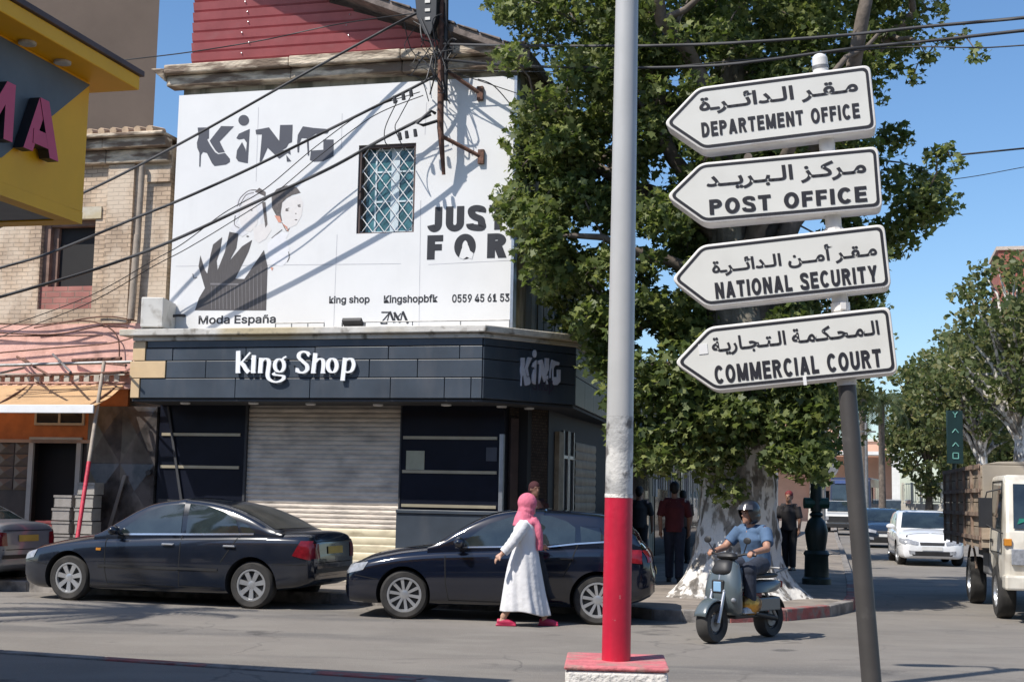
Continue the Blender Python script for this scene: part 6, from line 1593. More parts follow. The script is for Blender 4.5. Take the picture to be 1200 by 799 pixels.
# robe: rings from shoulder to hem, folds deepening downwards
robe_m = overlay(mat('white_cotton_robe', (.62, .62, .63), .85, var=.04, scale=3, bump=.5, bscale=13), (.6, .6, .62), 2.5, .5, .7, amount=.35)
g = MB(); NA = 72; ring = []
prof = [(1.335, .075, .085, 0), (1.315, .10, .13, 0), (1.28, .125, .185, -.005), (1.22, .15, .20, -.005), (1.12, .158, .19, 0), (1.02, .15, .175, .0), (.95, .155, .175, 0), (.86, .185, .195, -.005), (.72, .21, .205, -.01), (.56, .235, .215, -.012), (.40, .262, .222, -.01), (.26, .285, .23, 0), (.165, .30, .235, .0)]
vs = []
for j, (z, rx, ry, cx) in enumerate(prof):
    f = max(0, (1.0 - z) / .85)
    for k in range(NA):
        a = 2 * math.pi * k / NA
        fold = 1 + f * (.075 * math.sin(5 * a + 1.2 + z * 1.8) + .06 * math.sin(9 * a + z * 3.2 + .5) + .035 * math.sin(16 * a + 2 + z * 4))
        fold += (.03 * math.sin(7 * a + z * 14) + .018 * math.sin(11 * a - z * 21)) * (1 if .8 < z < 1.1 else .4)
        x = cx + rx * math.cos(a) * fold; y = ry * math.sin(a) * fold
        vs.append((x, y, z + (0.015 * math.sin(3 * a) * f) + (-.03 * math.cos(a) * f)))
g.add(vs, [(j * NA + k, (j + 1) * NA + k, (j + 1) * NA + (k + 1) % NA, j * NA + (k + 1) % NA) for j in range(len(prof) - 1) for k in range(NA)])
o = g.build('robe', robe_m, wom, smooth=70); so = o.modifiers.new('t', 'SOLIDIFY'); so.thickness = .006; sb_ = o.modifiers.new('s', 'SUBSURF'); sb_.levels = 1; sb_.render_levels = 1
for pts, rr in (([(.0, -.15, 1.27), (-.075, -.205, 1.15), (-.14, -.235, 1.05), (-.20, -.25, .975), (-.255, -.255, .915)], [.082, .075, .068, .062, .06]), ([(0, .15, 1.27), (.04, .21, 1.12), (.06, .215, 1.03), (.15, .13, .985)], [.08, .072, .066, .058])):
    g = MB(); P_ = smooth_path(pts, 5); n = len(P_); rs_ = [np.interp(i / (n - 1), np.linspace(0, 1, len(rr)), rr) * (1 + .05 * math.sin(i * 1.9)) for i in range(n)]
    g.tube(P_, rs_, 16, cap=True); o = g.build('sleeve', robe_m, wom, smooth=70)
# scarf: hood round the head, falling over the chest
scarf_m = mat('pink_scarf', (.60, .145, .215), .8, var=.14, scale=14, bump=.8, bscale=22, stretch=(1, 1, .5))
g = MB()
f_ = Vector((1, .45, 0)).normalized()
g.ball(HC - f_ * .022 + Vector((0, 0, .03)), .125, .108, .128, 20, 14); g.ball(HC - f_ * .03 + Vector((0, 0, -.06)), .112, .10, .11, 18, 12)
g.tube([HC + Vector((-.03, 0, -.10)), (-.02, 0, 1.33), (-.02, 0, 1.24)], [.115, .125, .15], 18); g.ball((.04, -.02, 1.27), .12, .14, .07, 16, 10)
g.tube(smooth_path([(.09, -.05, 1.33), (.15, -.07, 1.22), (.175, -.06, 1.08), (.18, -.05, .94)], 5), [.055, .056, .057, .058, .058, .058, .057, .056, .055, .053, .05, .05, .048, .048, .045, .045][:16], 12)
sc_o = fuse(g, 'headscarf', scarf_m, wom, .011, 3)
# open the hood for the face
bm = bmesh.new(); bm.from_mesh(sc_o.data)
l_ = Vector((-f_.y, f_.x, 0))
kill = [f for f in bm.faces if (lambda p: p.dot(f_) > .045 and (p.dot(l_) / .066) ** 2 + ((p.z + .02) / .098) ** 2 < 1)(f.calc_center_median() - HC)]
bmesh.ops.delete(bm, geom=kill, context='FACES'); bm.to_mesh(sc_o.data); bm.free()
for s, fx in ((1, .26), (-1, -.26)):
    g = MB(); shx = fx
    g.tube([(fx - .075, s * .08, .055), (fx, s * .08, .05), (fx + .09, s * .08, .042), (fx + .16, s * .08, .028)], [.036, .046, .042, .026], 12); g.box(fx - .09, fx + .17, s * .08 - .038, s * .08 + .038, 0.0, .022)
    o = fuse(g, 'shoe', mat('crimson_shoe', (.42, .02, .07), .5), wom, .008, 2)
# eyes
g = MB()
for sy in (1, -1):
    p = hp_(.079, sy * .031, .018); g.ball(p, .012, .012, .009, 10, 6)
g.build('eye', mat('eye_dark', (.03, .02, .02), .2), wom)

# ---- people standing and walking in the shade
def walker(label, base, rz, shirt, trousers, hairc, h=1.74, stride=.12, cap=None, skin=None, arms=0.0):
    t = thing('person', label, 'person', tuple(base), rz); k = h / 1.74; t.scale = (k, k, k)
    g = MB(); hp2 = head(g, (.02, 0, 1.60), (1, 0, -.05)); g.tube([(0, 0, 1.38), (.01, 0, 1.46), (.015, 0, 1.55)], [.075, .06, .06], 12)
    g.tube([(0, 0, .92), (0, 0, 1.1), (0, 0, 1.28), (0, 0, 1.40)], [.145, .14, .155, .12], 14); g.tube([(0, -.18, 1.38), (0, .18, 1.38)], [.06, .06], 10)
    for s in (1, -1):
        g.tube([(0, s * .09, .93), (s * stride * .5 + .02, s * .09, .50), (s * stride, s * .09, .09)], [.095, .062, .042], 12); g.tube([(s * stride - .05, s * .09, .05), (s * stride + .16, s * .10, .035)], [.045, .034], 10)
        e = (-s * stride * .6 + .03, s * .245, 1.12); w_ = (-s * stride * .9 + .08 + arms, s * .235, .88); g.tube([(0, s * .185, 1.38), e, w_], [.056, .044, .030], 12); hand(g, w_, (.15, 0, -1), (0, -s, 0), 1.0, .5)
    fuse(g, 'body', skin or SKIN, t, .014, 3)
    g = MB(); g.tube([(0, 0, .86), (0, 0, 1.08), (0, 0, 1.28), (0, 0, 1.43)], [.172, .162, .178, .10], 16); g.tube([(0, -.175, 1.375), (0, .175, 1.375)], [.078, .078], 12)
    for s in (1, -1): e = (-s * stride * .6 + .02, s * .245, 1.13); g.tube([(0, s * .185, 1.38), e], [.076, .066], 12)
    fuse(g, 'shirt', shirt, t, .014, 3)
    g = MB(); g.ball((0, 0, .94), .155, .172, .12, 14, 10)
    for s in (1, -1): g.tube([(0, s * .09, .92), (s * stride * .5 + .02, s * .09, .50), (s * stride, s * .09, .075)], [.112, .085, .072], 12)
    fuse(g, 'trousers', trousers, t, .014, 3)
    for s in (1, -1):
        g = MB(); g.box(s * stride - .09, s * stride + .19, s * .095 - .045, s * .095 + .045, 0, .03); g.tube([(s * stride - .05, s * .095, .055), (s * stride + .15, s * .10, .04)], [.05, .038], 10); fuse(g, 'shoe', MT['trim_black'], t, .012, 2)
    g = MB(); g.ball((-.005, 0, 1.645), .112, .088, .092, 16, 10); g.ball((-.05, 0, 1.60), .07, .08, .09, 14, 8); fuse(g, 'cap' if cap else 'hair', cap or hairc, t, .012, 2)
    return t
HAIR = mat('dark_hair', (.012, .010, .009), .6)
navy_t = mat('navy_trousers', (.02, .025, .045), .85, var=.2, scale=12); black_t = mat('black_trousers', (.014, .014, .016), .85)
wine = mat('wine_red_shirt', (.11, .018, .022), .85, var=.15, scale=8)
pA = ground(790, 682, .145); walker('person in a wine red shirt walking away in the shade left of the plane tree', pA, R(80), wine, navy_t, HAIR, 1.80, .14)
pB = ground(757, 672, .145) + Vector((0, 1.5, 0)); walker('person in dark clothes in the shade between the lamp post and the wine red shirt', pB, R(70), mat('charcoal_shirt', (.03, .03, .033), .85), black_t, HAIR, 1.74, .1)
pC = ground(812, 664, .145) + Vector((0, 1.8, 0)); walker('person in brown clothes half hidden by the left side of the plane tree trunk', pC, R(100), mat('brown_shirt', (.075, .05, .04), .85), black_t, HAIR, 1.70, .1)
pD = ground(925, 668, .145); walker('person in black with a red cap standing behind the plane tree trunk', pD, R(-120), mat('black_jacket', (.02, .018, .02), .8), black_t, HAIR, 1.72, .05, cap=mat('red_cap', (.16, .018, .018), .7))
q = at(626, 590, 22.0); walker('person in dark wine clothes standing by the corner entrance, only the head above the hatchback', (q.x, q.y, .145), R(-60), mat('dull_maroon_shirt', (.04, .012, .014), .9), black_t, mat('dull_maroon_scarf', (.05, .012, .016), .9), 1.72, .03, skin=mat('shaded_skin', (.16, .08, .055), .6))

# ================================================================ scooter and rider
s0, s1 = ground(831, 752), ground(904, 747)
dv = (s0 - s1); shd = math.atan2(dv.y, dv.x); WBS = dv.length; mid = (s0 + s1) / 2
print('scooter wheelbase', WBS, math.degrees(shd))
K = WBS / 1.22
sco = thing('motor_scooter', 'grey motor scooter with a fat front wheel and gold engine cover ridden round the corner', 'scooter', (mid.x, mid.y, 0), shd); K *= 1.13; shd += R(10); sco.rotation_euler.z = shd; sco.scale = (K,) * 3
sgrey = paint('scooter_grey_paint', (.085, .108, .118), .3, .6)
fx, rx_ = .61, -.61; r = .238
def moto_wheel(x, w):
    h = holder('wheel', sco, (x, 0, r))
    g = MB(); prof = [(.135, -w * .4), (r * .9, -w * .5), (r * .97, -w * .34), (r, 0), (r * .97, w * .34), (r * .9, w * .5), (.135, w * .4), (.135, -w * .4)]; g.lathe(prof, 36, 'y', cap=False); g.build('tyre', MT['tyre'], h, smooth=40)
    g = MB(); g.lathe([(.136, -.03), (.12, -.035), (.115, .0), (.12, .035), (.136, .03)], 30, 'y', cap=False)
    for k in range(5): a = 2 * math.pi * k / 5; g.tube([(.03 * math.cos(a), 0, .03 * math.sin(a)), (.125 * math.cos(a), 0, .125 * math.sin(a))], .014, 6)
    g.lathe([(.045, -.05), (.045, .05)], 14, 'y'); g.lathe([(.10, .045), (.10, .05)], 24, 'y'); g.build('rim', MT['grey_steel'], h, smooth=40)
moto_wheel(fx, .16); moto_wheel(rx_, .16)
g = MB()
for s in (1, -1): g.tube([(fx, s * .085, r), (fx - .13, s * .085, .60)], [.026, .022], 10)
g.tube([(fx - .13, -.1, .60), (fx - .13, .1, .60)], .025, 8); g.tube([(fx - .13, 0, .60), (fx - .22, 0, .93)], .03, 10); g.build('fork', MT['alu'], sco, smooth=50)
# front mudguard
g = MB(); vs = []; NAm = 14
for k in range(NAm + 1):
    a = R(18 + 140 * k / NAm); rr = r + .035
    for y in (-.085, -.07, -.03, .03, .07, .085): vs.append((fx + rr * math.cos(a) * (1 if abs(y) < .08 else .97), y, r + (rr + (.012 if abs(y) < .05 else 0)) * math.sin(a) * (1 if abs(y) < .08 else .93)))
g.add(vs, [(k * 6 + j, k * 6 + j + 1, (k + 1) * 6 + j + 1, (k + 1) * 6 + j) for k in range(NAm) for j in range(5)])
o = g.build('mudguard', sgrey, sco, smooth=60); so = o.modifiers.new('t', 'SOLIDIFY'); so.thickness = .012
# front apron: curved shield
def loft(rings, name, m, parent, sm=50, sub=0, cap=True):
    g = MB(); n = len(rings[0]); vs = [p for r_ in rings for p in r_]
    fs = [(i * n + k, i * n + (k + 1) % n, (i + 1) * n + (k + 1) % n, (i + 1) * n + k) for i in range(len(rings) - 1) for k in range(n)]
    if cap: fs.append(tuple(range(n - 1, -1, -1))); fs.append(tuple((len(rings) - 1) * n + k for k in range(n)))
    g.add(vs, fs); o = g.build(name, m, parent, smooth=sm)
    bm = bmesh.new(); bm.from_mesh(o.data); bmesh.ops.recalc_face_normals(bm, faces=bm.faces); bm.to_mesh(o.data); bm.free()
    if sub: s = o.modifiers.new('s', 'SUBSURF'); s.levels = sub; s.render_levels = sub
    return o
def ell(x, z, rx, ry, n=20, pw=.75, tilt=0):
    out = []
    for k in range(n):
        a = 2 * math.pi * k / n; c, s = math.cos(a), math.sin(a)
        px = rx * math.copysign(abs(c) ** pw, c); py = ry * math.copysign(abs(s) ** pw, s); out.append((x + px, py, z + px * tilt))
    return out
loft([ell(.27, .30, .06, .19), ell(.33, .35, .10, .225), ell(.37, .48, .125, .245), ell(.37, .62, .135, .24), ell(.34, .76, .13, .215), ell(.31, .86, .12, .18), ell(.29, .93, .10, .13), ell(.28, .97, .06, .08)], 'front_shield', sgrey, sco, sub=1)
loft([ell(.375, .775, .115, .15), ell(.36, .85, .12, .145), ell(.335, .93, .105, .115), ell(.32, .965, .08, .09)], 'front_mask', MT['trim_black'], sco, sub=1)
g = MB(); g.box(-.62, -.12, .13, .17, .34, .50); g.build('side_cover', sgrey, sco, bevel=.015)
g = MB(); g.box(.47, .505, -.085, .085, .57, .73); g.build('headlight', MT['trim_black'], sco, bevel=.02)
g = MB(); g.box(.49, .511, -.055, .055, .59, .71); g.build('headlight_lens', mat('blue_lens', (.25, .42, .6), .1), sco, bevel=.015)
for s in (1, -1): g = MB(); g.ball((.45, s * .19, .50), .03, .03, .03, 10, 8); g.build('indicator', MT['lamp_clear'], sco)
g = MB(); g.box(-.25, .32, -.14, .14, .27, .33); g.build('footboard', MT['trim_black'], sco, bevel=.02)
g = MB(); g.ball((-.02, -.13, .43), .18, .12, .13, 16, 10); g.ball((.0, .13, .43), .19, .12, .13, 16, 10); g.ball((.02, 0, .42), .17, .12, .13, 16, 10)
fuse(g, 'engine_cover', overlay(mat('gold_cover', (.50, .26, .05), .3, metal=.6, var=.3, scale=9), (.12, .06, .02), 7, .52, .6), sco, .012, 2)
g = MB(); g.box(-.30, .10, -.12, .12, .48, .58); g.build('red_battery_case', mat('dark_red_case', (.16, .012, .02), .4), sco, bevel=.03)
loft([ell(-.10, .58, .05, .10), ell(-.2, .56, .14, .15), ell(-.38, .55, .30, .175), ell(-.45, .64, .36, .165), ell(-.46, .71, .34, .15)], 'rear_body', sgrey, sco, sub=1)
loft([ell(-.36, .715, .36, .14), ell(-.36, .76, .38, .155), ell(-.36, .79, .36, .14)], 'seat', MT['trim_black'], sco, sub=1)
g = MB(); vs = []
for k in range(11):
    a = R(30 + 125 * k / 10); rr = r + .03
    for y in (-.09, -.05, .05, .09): vs.append((rx_ + rr * math.cos(a), y, r + rr * math.sin(a)))
g.add(vs, [(k * 4 + j, k * 4 + j + 1, (k + 1) * 4 + j + 1, (k + 1) * 4 + j) for k in range(10) for j in range(3)]); o = g.build('rear_mudguard', MT['trim_black'], sco, smooth=60); so = o.modifiers.new('t', 'SOLIDIFY'); so.thickness = .01
g = MB()
for s in (1, -1): g.tube([(-.1, s * .12, .32), (rx_, s * .11, r)], .035, 8)
g.tube([(-.35, -.14, .3), (-.7, -.16, .36)], [.04, .055], 10); g.build('swing_arm', MT['trim_black'], sco, smooth=50)
for s in (1, -1): g = MB(); g.tube([(-.30, s * .13, .62), (rx_ + .02, s * .12, r + .02)], .022, 8); g.build('shock_absorber', MT['grey_steel'], sco)
g = MB(); g.box(-.84, -.80, -.07, .07, .60, .68); g.build('tail_light', MT['lamp_red'], sco, bevel=.01)
g = MB(); g.tube([(-.62, -.12, .79), (-.86, -.12, .83), (-.88, 0, .83), (-.86, .12, .83), (-.62, .12, .79)], .012, 6); g.build('grab_rail', MT['grey_steel'], sco)
g = MB(); g.tube(smooth_path([(.20, -.34, 1.02), (.25, -.22, 1.03), (.28, 0, .98), (.25, .22, 1.03), (.20, .34, 1.02)], 6), .014, 8); g.build('handlebar', MT['trim_black'], sco, smooth=60)
loft([ell(.28, .95, .07, .12), ell(.30, 1.0, .09, .15), ell(.29, 1.05, .06, .12)], 'instrument_cowl', MT['trim_black'], sco, sub=1)
for s in (1, -1):
    g = MB(); g.tube([(.20, s * .34, 1.02), (.215, s * .235, 1.03)], .019, 10); g.build('grip', MT['trim_black'], sco)
    g = MB(); g.tube([(.25, s * .2, 1.03), (.29, s * .27, 1.15)], .007, 6); g.ball((.295, s * .28, 1.19), .015, .055, .04, 12, 8); g.build('mirror', MT['trim_black'], sco)
# rider, seated; local frame = the scooter's
rid = thing('person', 'person in a blue T-shirt and dark helmet riding the grey scooter', 'person', (mid.x, mid.y, 0), shd); rid.scale = (K,) * 3
SH = .80
g = MB(); hc = Vector((-.17, 0, 1.50)); hp3 = head(g, hc, (1, -.25, -.05)); g.tube([(-.25, 0, 1.28), (-.22, 0, 1.36), (-.19, 0, 1.44)], [.075, .058, .058], 12)
g.tube([(-.32, 0, .90), (-.32, 0, 1.05), (-.28, 0, 1.2), (-.26, 0, 1.32)], [.15, .15, .16, .12], 14); g.tube([(-.26, -.18, 1.30), (-.26, .18, 1.30)], .06, 10)
KN = {}
for s in (1, -1):
    g.tube([(-.30, s * .10, .88), (.08, s * .17, .84), (.03, s * .16, .42)], [.095, .068, .045], 12); g.tube([(.0, s * .16, .39), (.18, s * .17, .355)], [.042, .034], 10)
    e = (-.10, s * .30, 1.09); w_ = (.15, s * .27, 1.05); g.tube([(-.26, s * .19, 1.31), e, w_], [.058, .048, .032], 12)
    hand(g, (.15, s * .272, 1.055), (1, s * .12, -.12), (-.1, 0, -1), 1.0, .95)
fuse(g, 'body', SKIN, rid, .011, 3)
tee = overlay(mat('blue_tshirt', (.068, .122, .21), .85, var=.12, scale=9, bump=.25, bscale=14), (.04, .075, .13), 4, .5, .65, amount=.5)
g = MB(); g.tube([(-.33, 0, .86), (-.33, 0, .98), (-.315, 0, 1.08), (-.28, 0, 1.22), (-.26, 0, 1.345)], [.185, .185, .175, .185, .10], 16); g.tube([(-.26, -.175, 1.30), (-.26, .175, 1.30)], .08, 12); g.ball((-.255, 0, 1.29), .115, .17, .075, 16, 10)
for s in (1, -1): g.tube([(-.26, s * .18, 1.305), (-.19, s * .25, 1.19), (-.155, s * .275, 1.145)], [.082, .078, .077], 14)
fuse(g, 'tshirt', tee, rid, .011, 7)
jean = mat('dark_jeans', (.022, .028, .045), .85, var=.25, scale=14, bump=.2, bscale=20)
g = MB(); g.ball((-.33, 0, .90), .17, .185, .11, 14, 10); g.ball((.075, .17, .845), .102, .10, .10, 14, 10); g.ball((.075, -.17, .845), .102, .10, .10, 14, 10)
for s in (1, -1): g.tube([(-.30, s * .10, .89), (-.1, s * .145, .875), (.08, s * .17, .84)], [.115, .10, .088], 14); g.tube([(.08, s * .17, .85), (.06, s * .165, .62), (.03, s * .16, .40)], [.088, .078, .072], 14)
fuse(g, 'jeans', jean, rid, .011, 3)
for s in (1, -1):
    g = MB(); g.tube([(-.03, s * .16, .385), (.06, s * .165, .385), (.16, s * .17, .365), (.215, s * .172, .355)], [.045, .05, .043, .03], 12); g.box(-.07, .23, s * .166 - .045, s * .166 + .045, .332, .352); fuse(g, 'shoe', mat('grey_white_trainer', (.40, .41, .42), .6, var=.3, scale=20), rid, .009, 2)
hf = Vector((1, -.25, -.05)).normalized()
g = MB(); g.ball(hc + Vector((-.015, 0, .035)), .152, .132, .145, 22, 14); g.ball(hc - hf * .03 + Vector((0, 0, -.03)), .132, .128, .10, 18, 12); hel = fuse(g, 'helmet', paint('black_helmet', (.012, .012, .014), .35, .5), rid, .011, 3)
bm = bmesh.new(); bm.from_mesh(hel.data); hl_ = Vector((-hf.y, hf.x, 0)).normalized()
kill = [f for f in bm.faces if (lambda p: p.dot(hf) > .03 and abs(p.dot(hl_)) < .092 and p.z < .055)(f.calc_center_median() - hc)]
bmesh.ops.delete(bm, geom=kill, context='FACES'); bm.to_mesh(hel.data); bm.free(); hs = hel.modifiers.new('t', 'SOLIDIFY'); hs.thickness = .012
g = MB(); vs = []
for j in range(5):
    for k in range(13):
        a = R(-72 + 12 * k); z = .06 + .014 * j; rr = .160 - .008 * j
        p = hc + hf * rr * math.cos(a) + hl_ * rr * .88 * math.sin(a) + Vector((0, 0, z)); vs.append(tuple(p))
g.add(vs, [(j * 13 + k, j * 13 + k + 1, (j + 1) * 13 + k + 1, (j + 1) * 13 + k) for j in range(4) for k in range(12)]); g.build('visor', mat('raised_visor', (.05, .05, .055), .12, var=.2, spec=.6), rid, smooth=60)
g = MB()
for sy in (1, -1): g.ball(hp3(.079, sy * .031, .018), .011, .011, .008, 10, 6)
g.build('eye', bpy.data.materials['eye_dark'], rid)
bgm = mat('blue_bag', (.08, .125, .175), .7, var=.15, scale=10, bump=.3)
bag = thing('bag', 'blue grey bag carried between the scooter rider and the front shield', 'bag', (mid.x, mid.y, 0), shd); bag.scale = (K,) * 3
g = MB(); g.box(.13, .27, -.13, .13, .60, .86); g.build('pouch', bgm, bag, bevel=.04); g = MB(); g.box(.115, .275, -.135, .135, .78, .865); g.build('flap', bgm, bag, bevel=.03); g = MB(); g.box(.185, .21, -.147, -.137, .68, .72); g.build('buckle', MT['alu'], bag)

# ================================================================ lamp post with red foot on its plinth
lb = at(722, 770, 10.45); LPX, LPY = lb.x, lb.y; PH = .40
lt = at(739, -260, 10.45)
pl = thing('concrete_plinth', 'whitewashed concrete plinth with a pink painted top under the tall lamp post', 'plinth', (LPX, LPY, 0), R(-4))
whitew = overlay(mat('chipped_whitewash', (.68, .66, .62), .9, scale=9, var=.08, bump=1.0, bscale=26), (.42, .40, .37), 7, .56, .66, amount=.8)
pinktop = overlay(mat('faded_pink_paint', (.52, .15, .165), .85, scale=8, var=.18, bump=.6, bscale=30), (.34, .22, .19), 6, .5, .62, amount=.8)
g = MB()
nx = 10
g.box(-.37, .37, -.42, .46, 0, PH - .028); o = g.build('base', whitew, pl, bevel=.03)
g = MB(); g.box(-.378, .378, -.428, .468, PH - .03, PH); g.build('painted_top', pinktop, pl, bevel=.012)
lamp = thing('lamp_post', 'tall grey lamp post with a bright red painted foot standing on the plinth', 'lamp post', (LPX, LPY, PH))
ax = (lt - at(722, 770, 10.45)); ax = ax / ax.z
Z = lambda z: Vector((ax.x * (z - PH), 0, z - PH))
zr = at(722, 583, 10.45).z; zw = at(725, 488, 10.45).z; zw0 = at(725, 490, 10.45).z
g = MB(); g.tube([Z(PH - .005), Z(zr)], [.108, .106], 28); g.build('red_foot', overlay(overlay(mat('fresh_red_paint', (.50, .012, .042), .45, var=.09, scale=3, bump=.15, bscale=20), (.36, .012, .035), 2.2, .5, .7, (3, 3, .5), .7), (.40, .30, .28), 16, .70, .75, amount=.5), lamp, smooth=50)
g = MB(); g.tube([Z(zr + .001), Z(zr + .03)], [.1072, .107], 28); g.build('white_ring', whitew, lamp, smooth=50)
flak = overlay(overlay(mat('flaking_whitewash', (.40, .40, .39), .8, scale=7, var=.15, bump=.35, bscale=30), (.60, .59, .56), 4, .50, .57, (1, 1, .6), .9), (.15, .14, .13), 8, .55, .62)
greyp = overlay(mat('pale_grey_pole_paint', (.43, .43, .42), .42, scale=1.5, var=.06, spec=.5), (.50, .49, .475), 3, .52, .7, (3, 3, .3), .5)
g = MB(); g.tube([Z(zr + .031), Z(zw)], [.1045, .103], 28); g.build('flaking_band', flak, lamp, smooth=50)
TOPZ = 6.9
g = MB(); g.tube([Z(zw + .001), Z(TOPZ)], [.102, .085], 28); g.build('shaft', greyp, lamp, smooth=50)
for s, dx in ((1, .95), (-1, .8)):
    g = MB(); g.tube(smooth_path([Z(TOPZ - .5), Z(TOPZ) + Vector((s * .35, 0, .25)), Z(TOPZ) + Vector((s * dx, 0, .35))], 6), .035, 8); g.build('arm', greyp, lamp, smooth=50)
    g = MB(); g.ball(Z(TOPZ) + Vector((s * (dx + .25), 0, .34)), .34, .12, .09, 14, 8); g.build('lantern', MT['grey_steel'], lamp, smooth=50)

# ================================================================ leaning sign post with four direction signs
SY = 6.6
pbot, ptop = at(1024, 830, SY), at(960, 62, SY); pv = (ptop - pbot) / (ptop.z - pbot.z)
PZ = lambda z: Vector((pbot.x, pbot.y, pbot.z)) + pv * (z - pbot.z)
p0 = PZ(0.0)
spost = thing('sign_post', 'leaning steel sign post, dark grey below and white above, carrying four white arrow signs', 'sign post', tuple(p0))
zs1 = at(990, 452, SY).z
loc = lambda z: PZ(z) - p0
g = MB(); g.tube([loc(-.02), loc(zs1)], [.049, .043], 20); g.build('lower_tube', overlay(mat('dark_grey_tube', (.07, .066, .064), .5, var=.12, metal=.2), (.16, .15, .14), 6, .6, .7, amount=.6), spost, smooth=50)
zt_ = at(960, 70, SY).z
g = MB(); g.tube([loc(zs1 + .002), loc(zs1 + .03)], [.047, .047], 20); g.tube([loc(zs1 + .031), loc(zt_)], [.040, .038], 20); g.ball(loc(zt_), .038, .038, .03, 16, 8); g.build('upper_tube', overlay(mat('white_tube', (.66, .65, .62), .55, var=.05), (.45, .42, .38), 6, .58, .7, amount=.6), spost, smooth=50)
g = MB(); g.tube([loc(zt_ - .05), loc(zt_ - .035)], .041, 20); g.tube([loc(zt_ - .10), loc(zt_ - .088)], .041, 20); g.build('cap_ring', MT['grey_steel'], spost, smooth=50)
PANELS = [[(777, 143), (820, 103), (1019, 75), (1028, 150), (822, 179)], [(781, 238), (824, 194), (1027, 168), (1036, 240), (822, 266)], [(786, 325), (827, 286), (1036, 263), (1045, 335), (823, 362)], [(789, 418), (830, 379), (1043, 363), (1053, 438), (838, 457)]]
WORDS = [('\ufe93\u0640\ufeae\u0640\u0640\ufe8b\ufe8d\ufeaa\u0640\ufedf\ufe8d \ufeae\u0640\ufed8\u0640\ufee3', 'DEPARTEMENT OFFICE', ((820, 133), (1004, 91)), ((823, 163), (1006, 119))),
         ('\ufeaa\u0640\u0640\ufef3\ufeae\u0640\ufe92\u0640\ufedf\ufe8d \ufeb0\u0640\ufedb\ufeae\u0640\ufee3', 'POST OFFICE', ((828, 222), (1014, 186)), ((832, 253), (1015, 217))),
         ('\ufe93\u0640\ufeae\u0640\u0640\ufe8b\ufe8d\ufeaa\u0640\ufedf\ufe8d \ufee6\u0640\u0640\ufee3\ufe83 \ufeae\u0640\ufed8\u0640\ufee3', 'NATIONAL SECURITY', ((835, 322), (1026, 281)), ((839, 350), (1027, 311))),
         ('\ufe94\u0640\ufef3\ufead\ufe8e\u0640\ufea0\u0640\ufe98\u0640\ufedf\ufe8d \ufe94\u0640\ufee4\u0640\ufedc\u0640\ufea4\u0640\ufee4\u0640\ufedf\ufe8d', 'COMMERCIAL COURT', ((835, 415), (1029, 376)), ((838, 445), (1032, 413)))]
NAMES = [('white arrow sign reading DEPARTEMENT OFFICE, topmost on the leaning post', 'DEPARTEMENT OFFICE'), ('white arrow sign reading POST OFFICE, on the leaning post', ''), ('white arrow sign reading NATIONAL SECURITY, on the leaning post', ''), ('white arrow sign reading COMMERCIAL COURT with a blank sticker, lowest on the leaning post', '')]
signface = overlay(mat('sign_white', (.66, .66, .62), .4, scale=2, var=.04), (.52, .51, .47), 3, .56, .75, amount=.5)
signrim = overlay(mat('sign_rim', (.72, .70, .67), .5, var=.05), (.5, .46, .42), 8, .56, .7, amount=.5)
signink = mat('sign_ink', (.016, .016, .022), .5)
def fit_plane(Pn):
    best = None
    for yaw in np.arange(-45, 1, 1.0):
        for tl in np.arange(-6, 7, .5):
            Mx = Matrix.Rotation(R(yaw), 3, 'Z') @ Matrix.Rotation(R(-tl), 3, 'Y'); n = Mx.col[1]; q = PZ(at(Pn[2][0], (Pn[2][1] + Pn[3][1]) / 2, SY).z) - n * .075
            def lc(u, v):
                d = ray(u, v); o = Vector((0, 0, EYE)); k = (q - o).dot(n) / d.dot(n); r = o + d * k - q; return r.dot(Mx.col[0]), r.dot(Mx.col[2])
            a = [lc(*p) for p in Pn]
            e = (a[1][1] - a[2][1]) ** 2 + (a[4][1] - a[3][1]) ** 2 + .2 * (a[2][0] - a[3][0]) ** 2 + .2 * (a[1][0] - a[4][0]) ** 2
            if best is None or e < best[0]: best = (e, yaw, tl)
    return best
fits = [fit_plane(P_) for P_ in PANELS]
yaw = sum(f[1] for f in fits) / 4
print('sign fits', [(round(f[0], 4), f[1], f[2]) for f in fits])
def round_poly(pts, r, n=5):
    out = []; m = len(pts)
    for i in range(m):
        p = Vector(pts[i]); a = (Vector(pts[i - 1]) - p).normalized(); b = (Vector(pts[(i + 1) % m]) - p).normalized()
        for k in range(n + 1):
            t = k / n; q0, q1 = p + a * r, p + b * r
            out.append(((1 - t) ** 2) * q0 + 2 * t * (1 - t) * p + t * t * q1)
    return out
def inset(pts, d):
    m = len(pts); out = []
    for i in range(m):
        p0, p1, p2 = Vector(pts[i - 1]), Vector(pts[i]), Vector(pts[(i + 1) % m])
        n1 = (p1 - p0).normalized(); n2 = (p2 - p1).normalized(); a = Vector((-n1.y, n1.x)); b = Vector((-n2.y, n2.x))
        k = a + b; k = k / max(.2, k.dot(a)); out.append(p1 - k * d)
    return out
HT = (.037, .038, .040, .043)
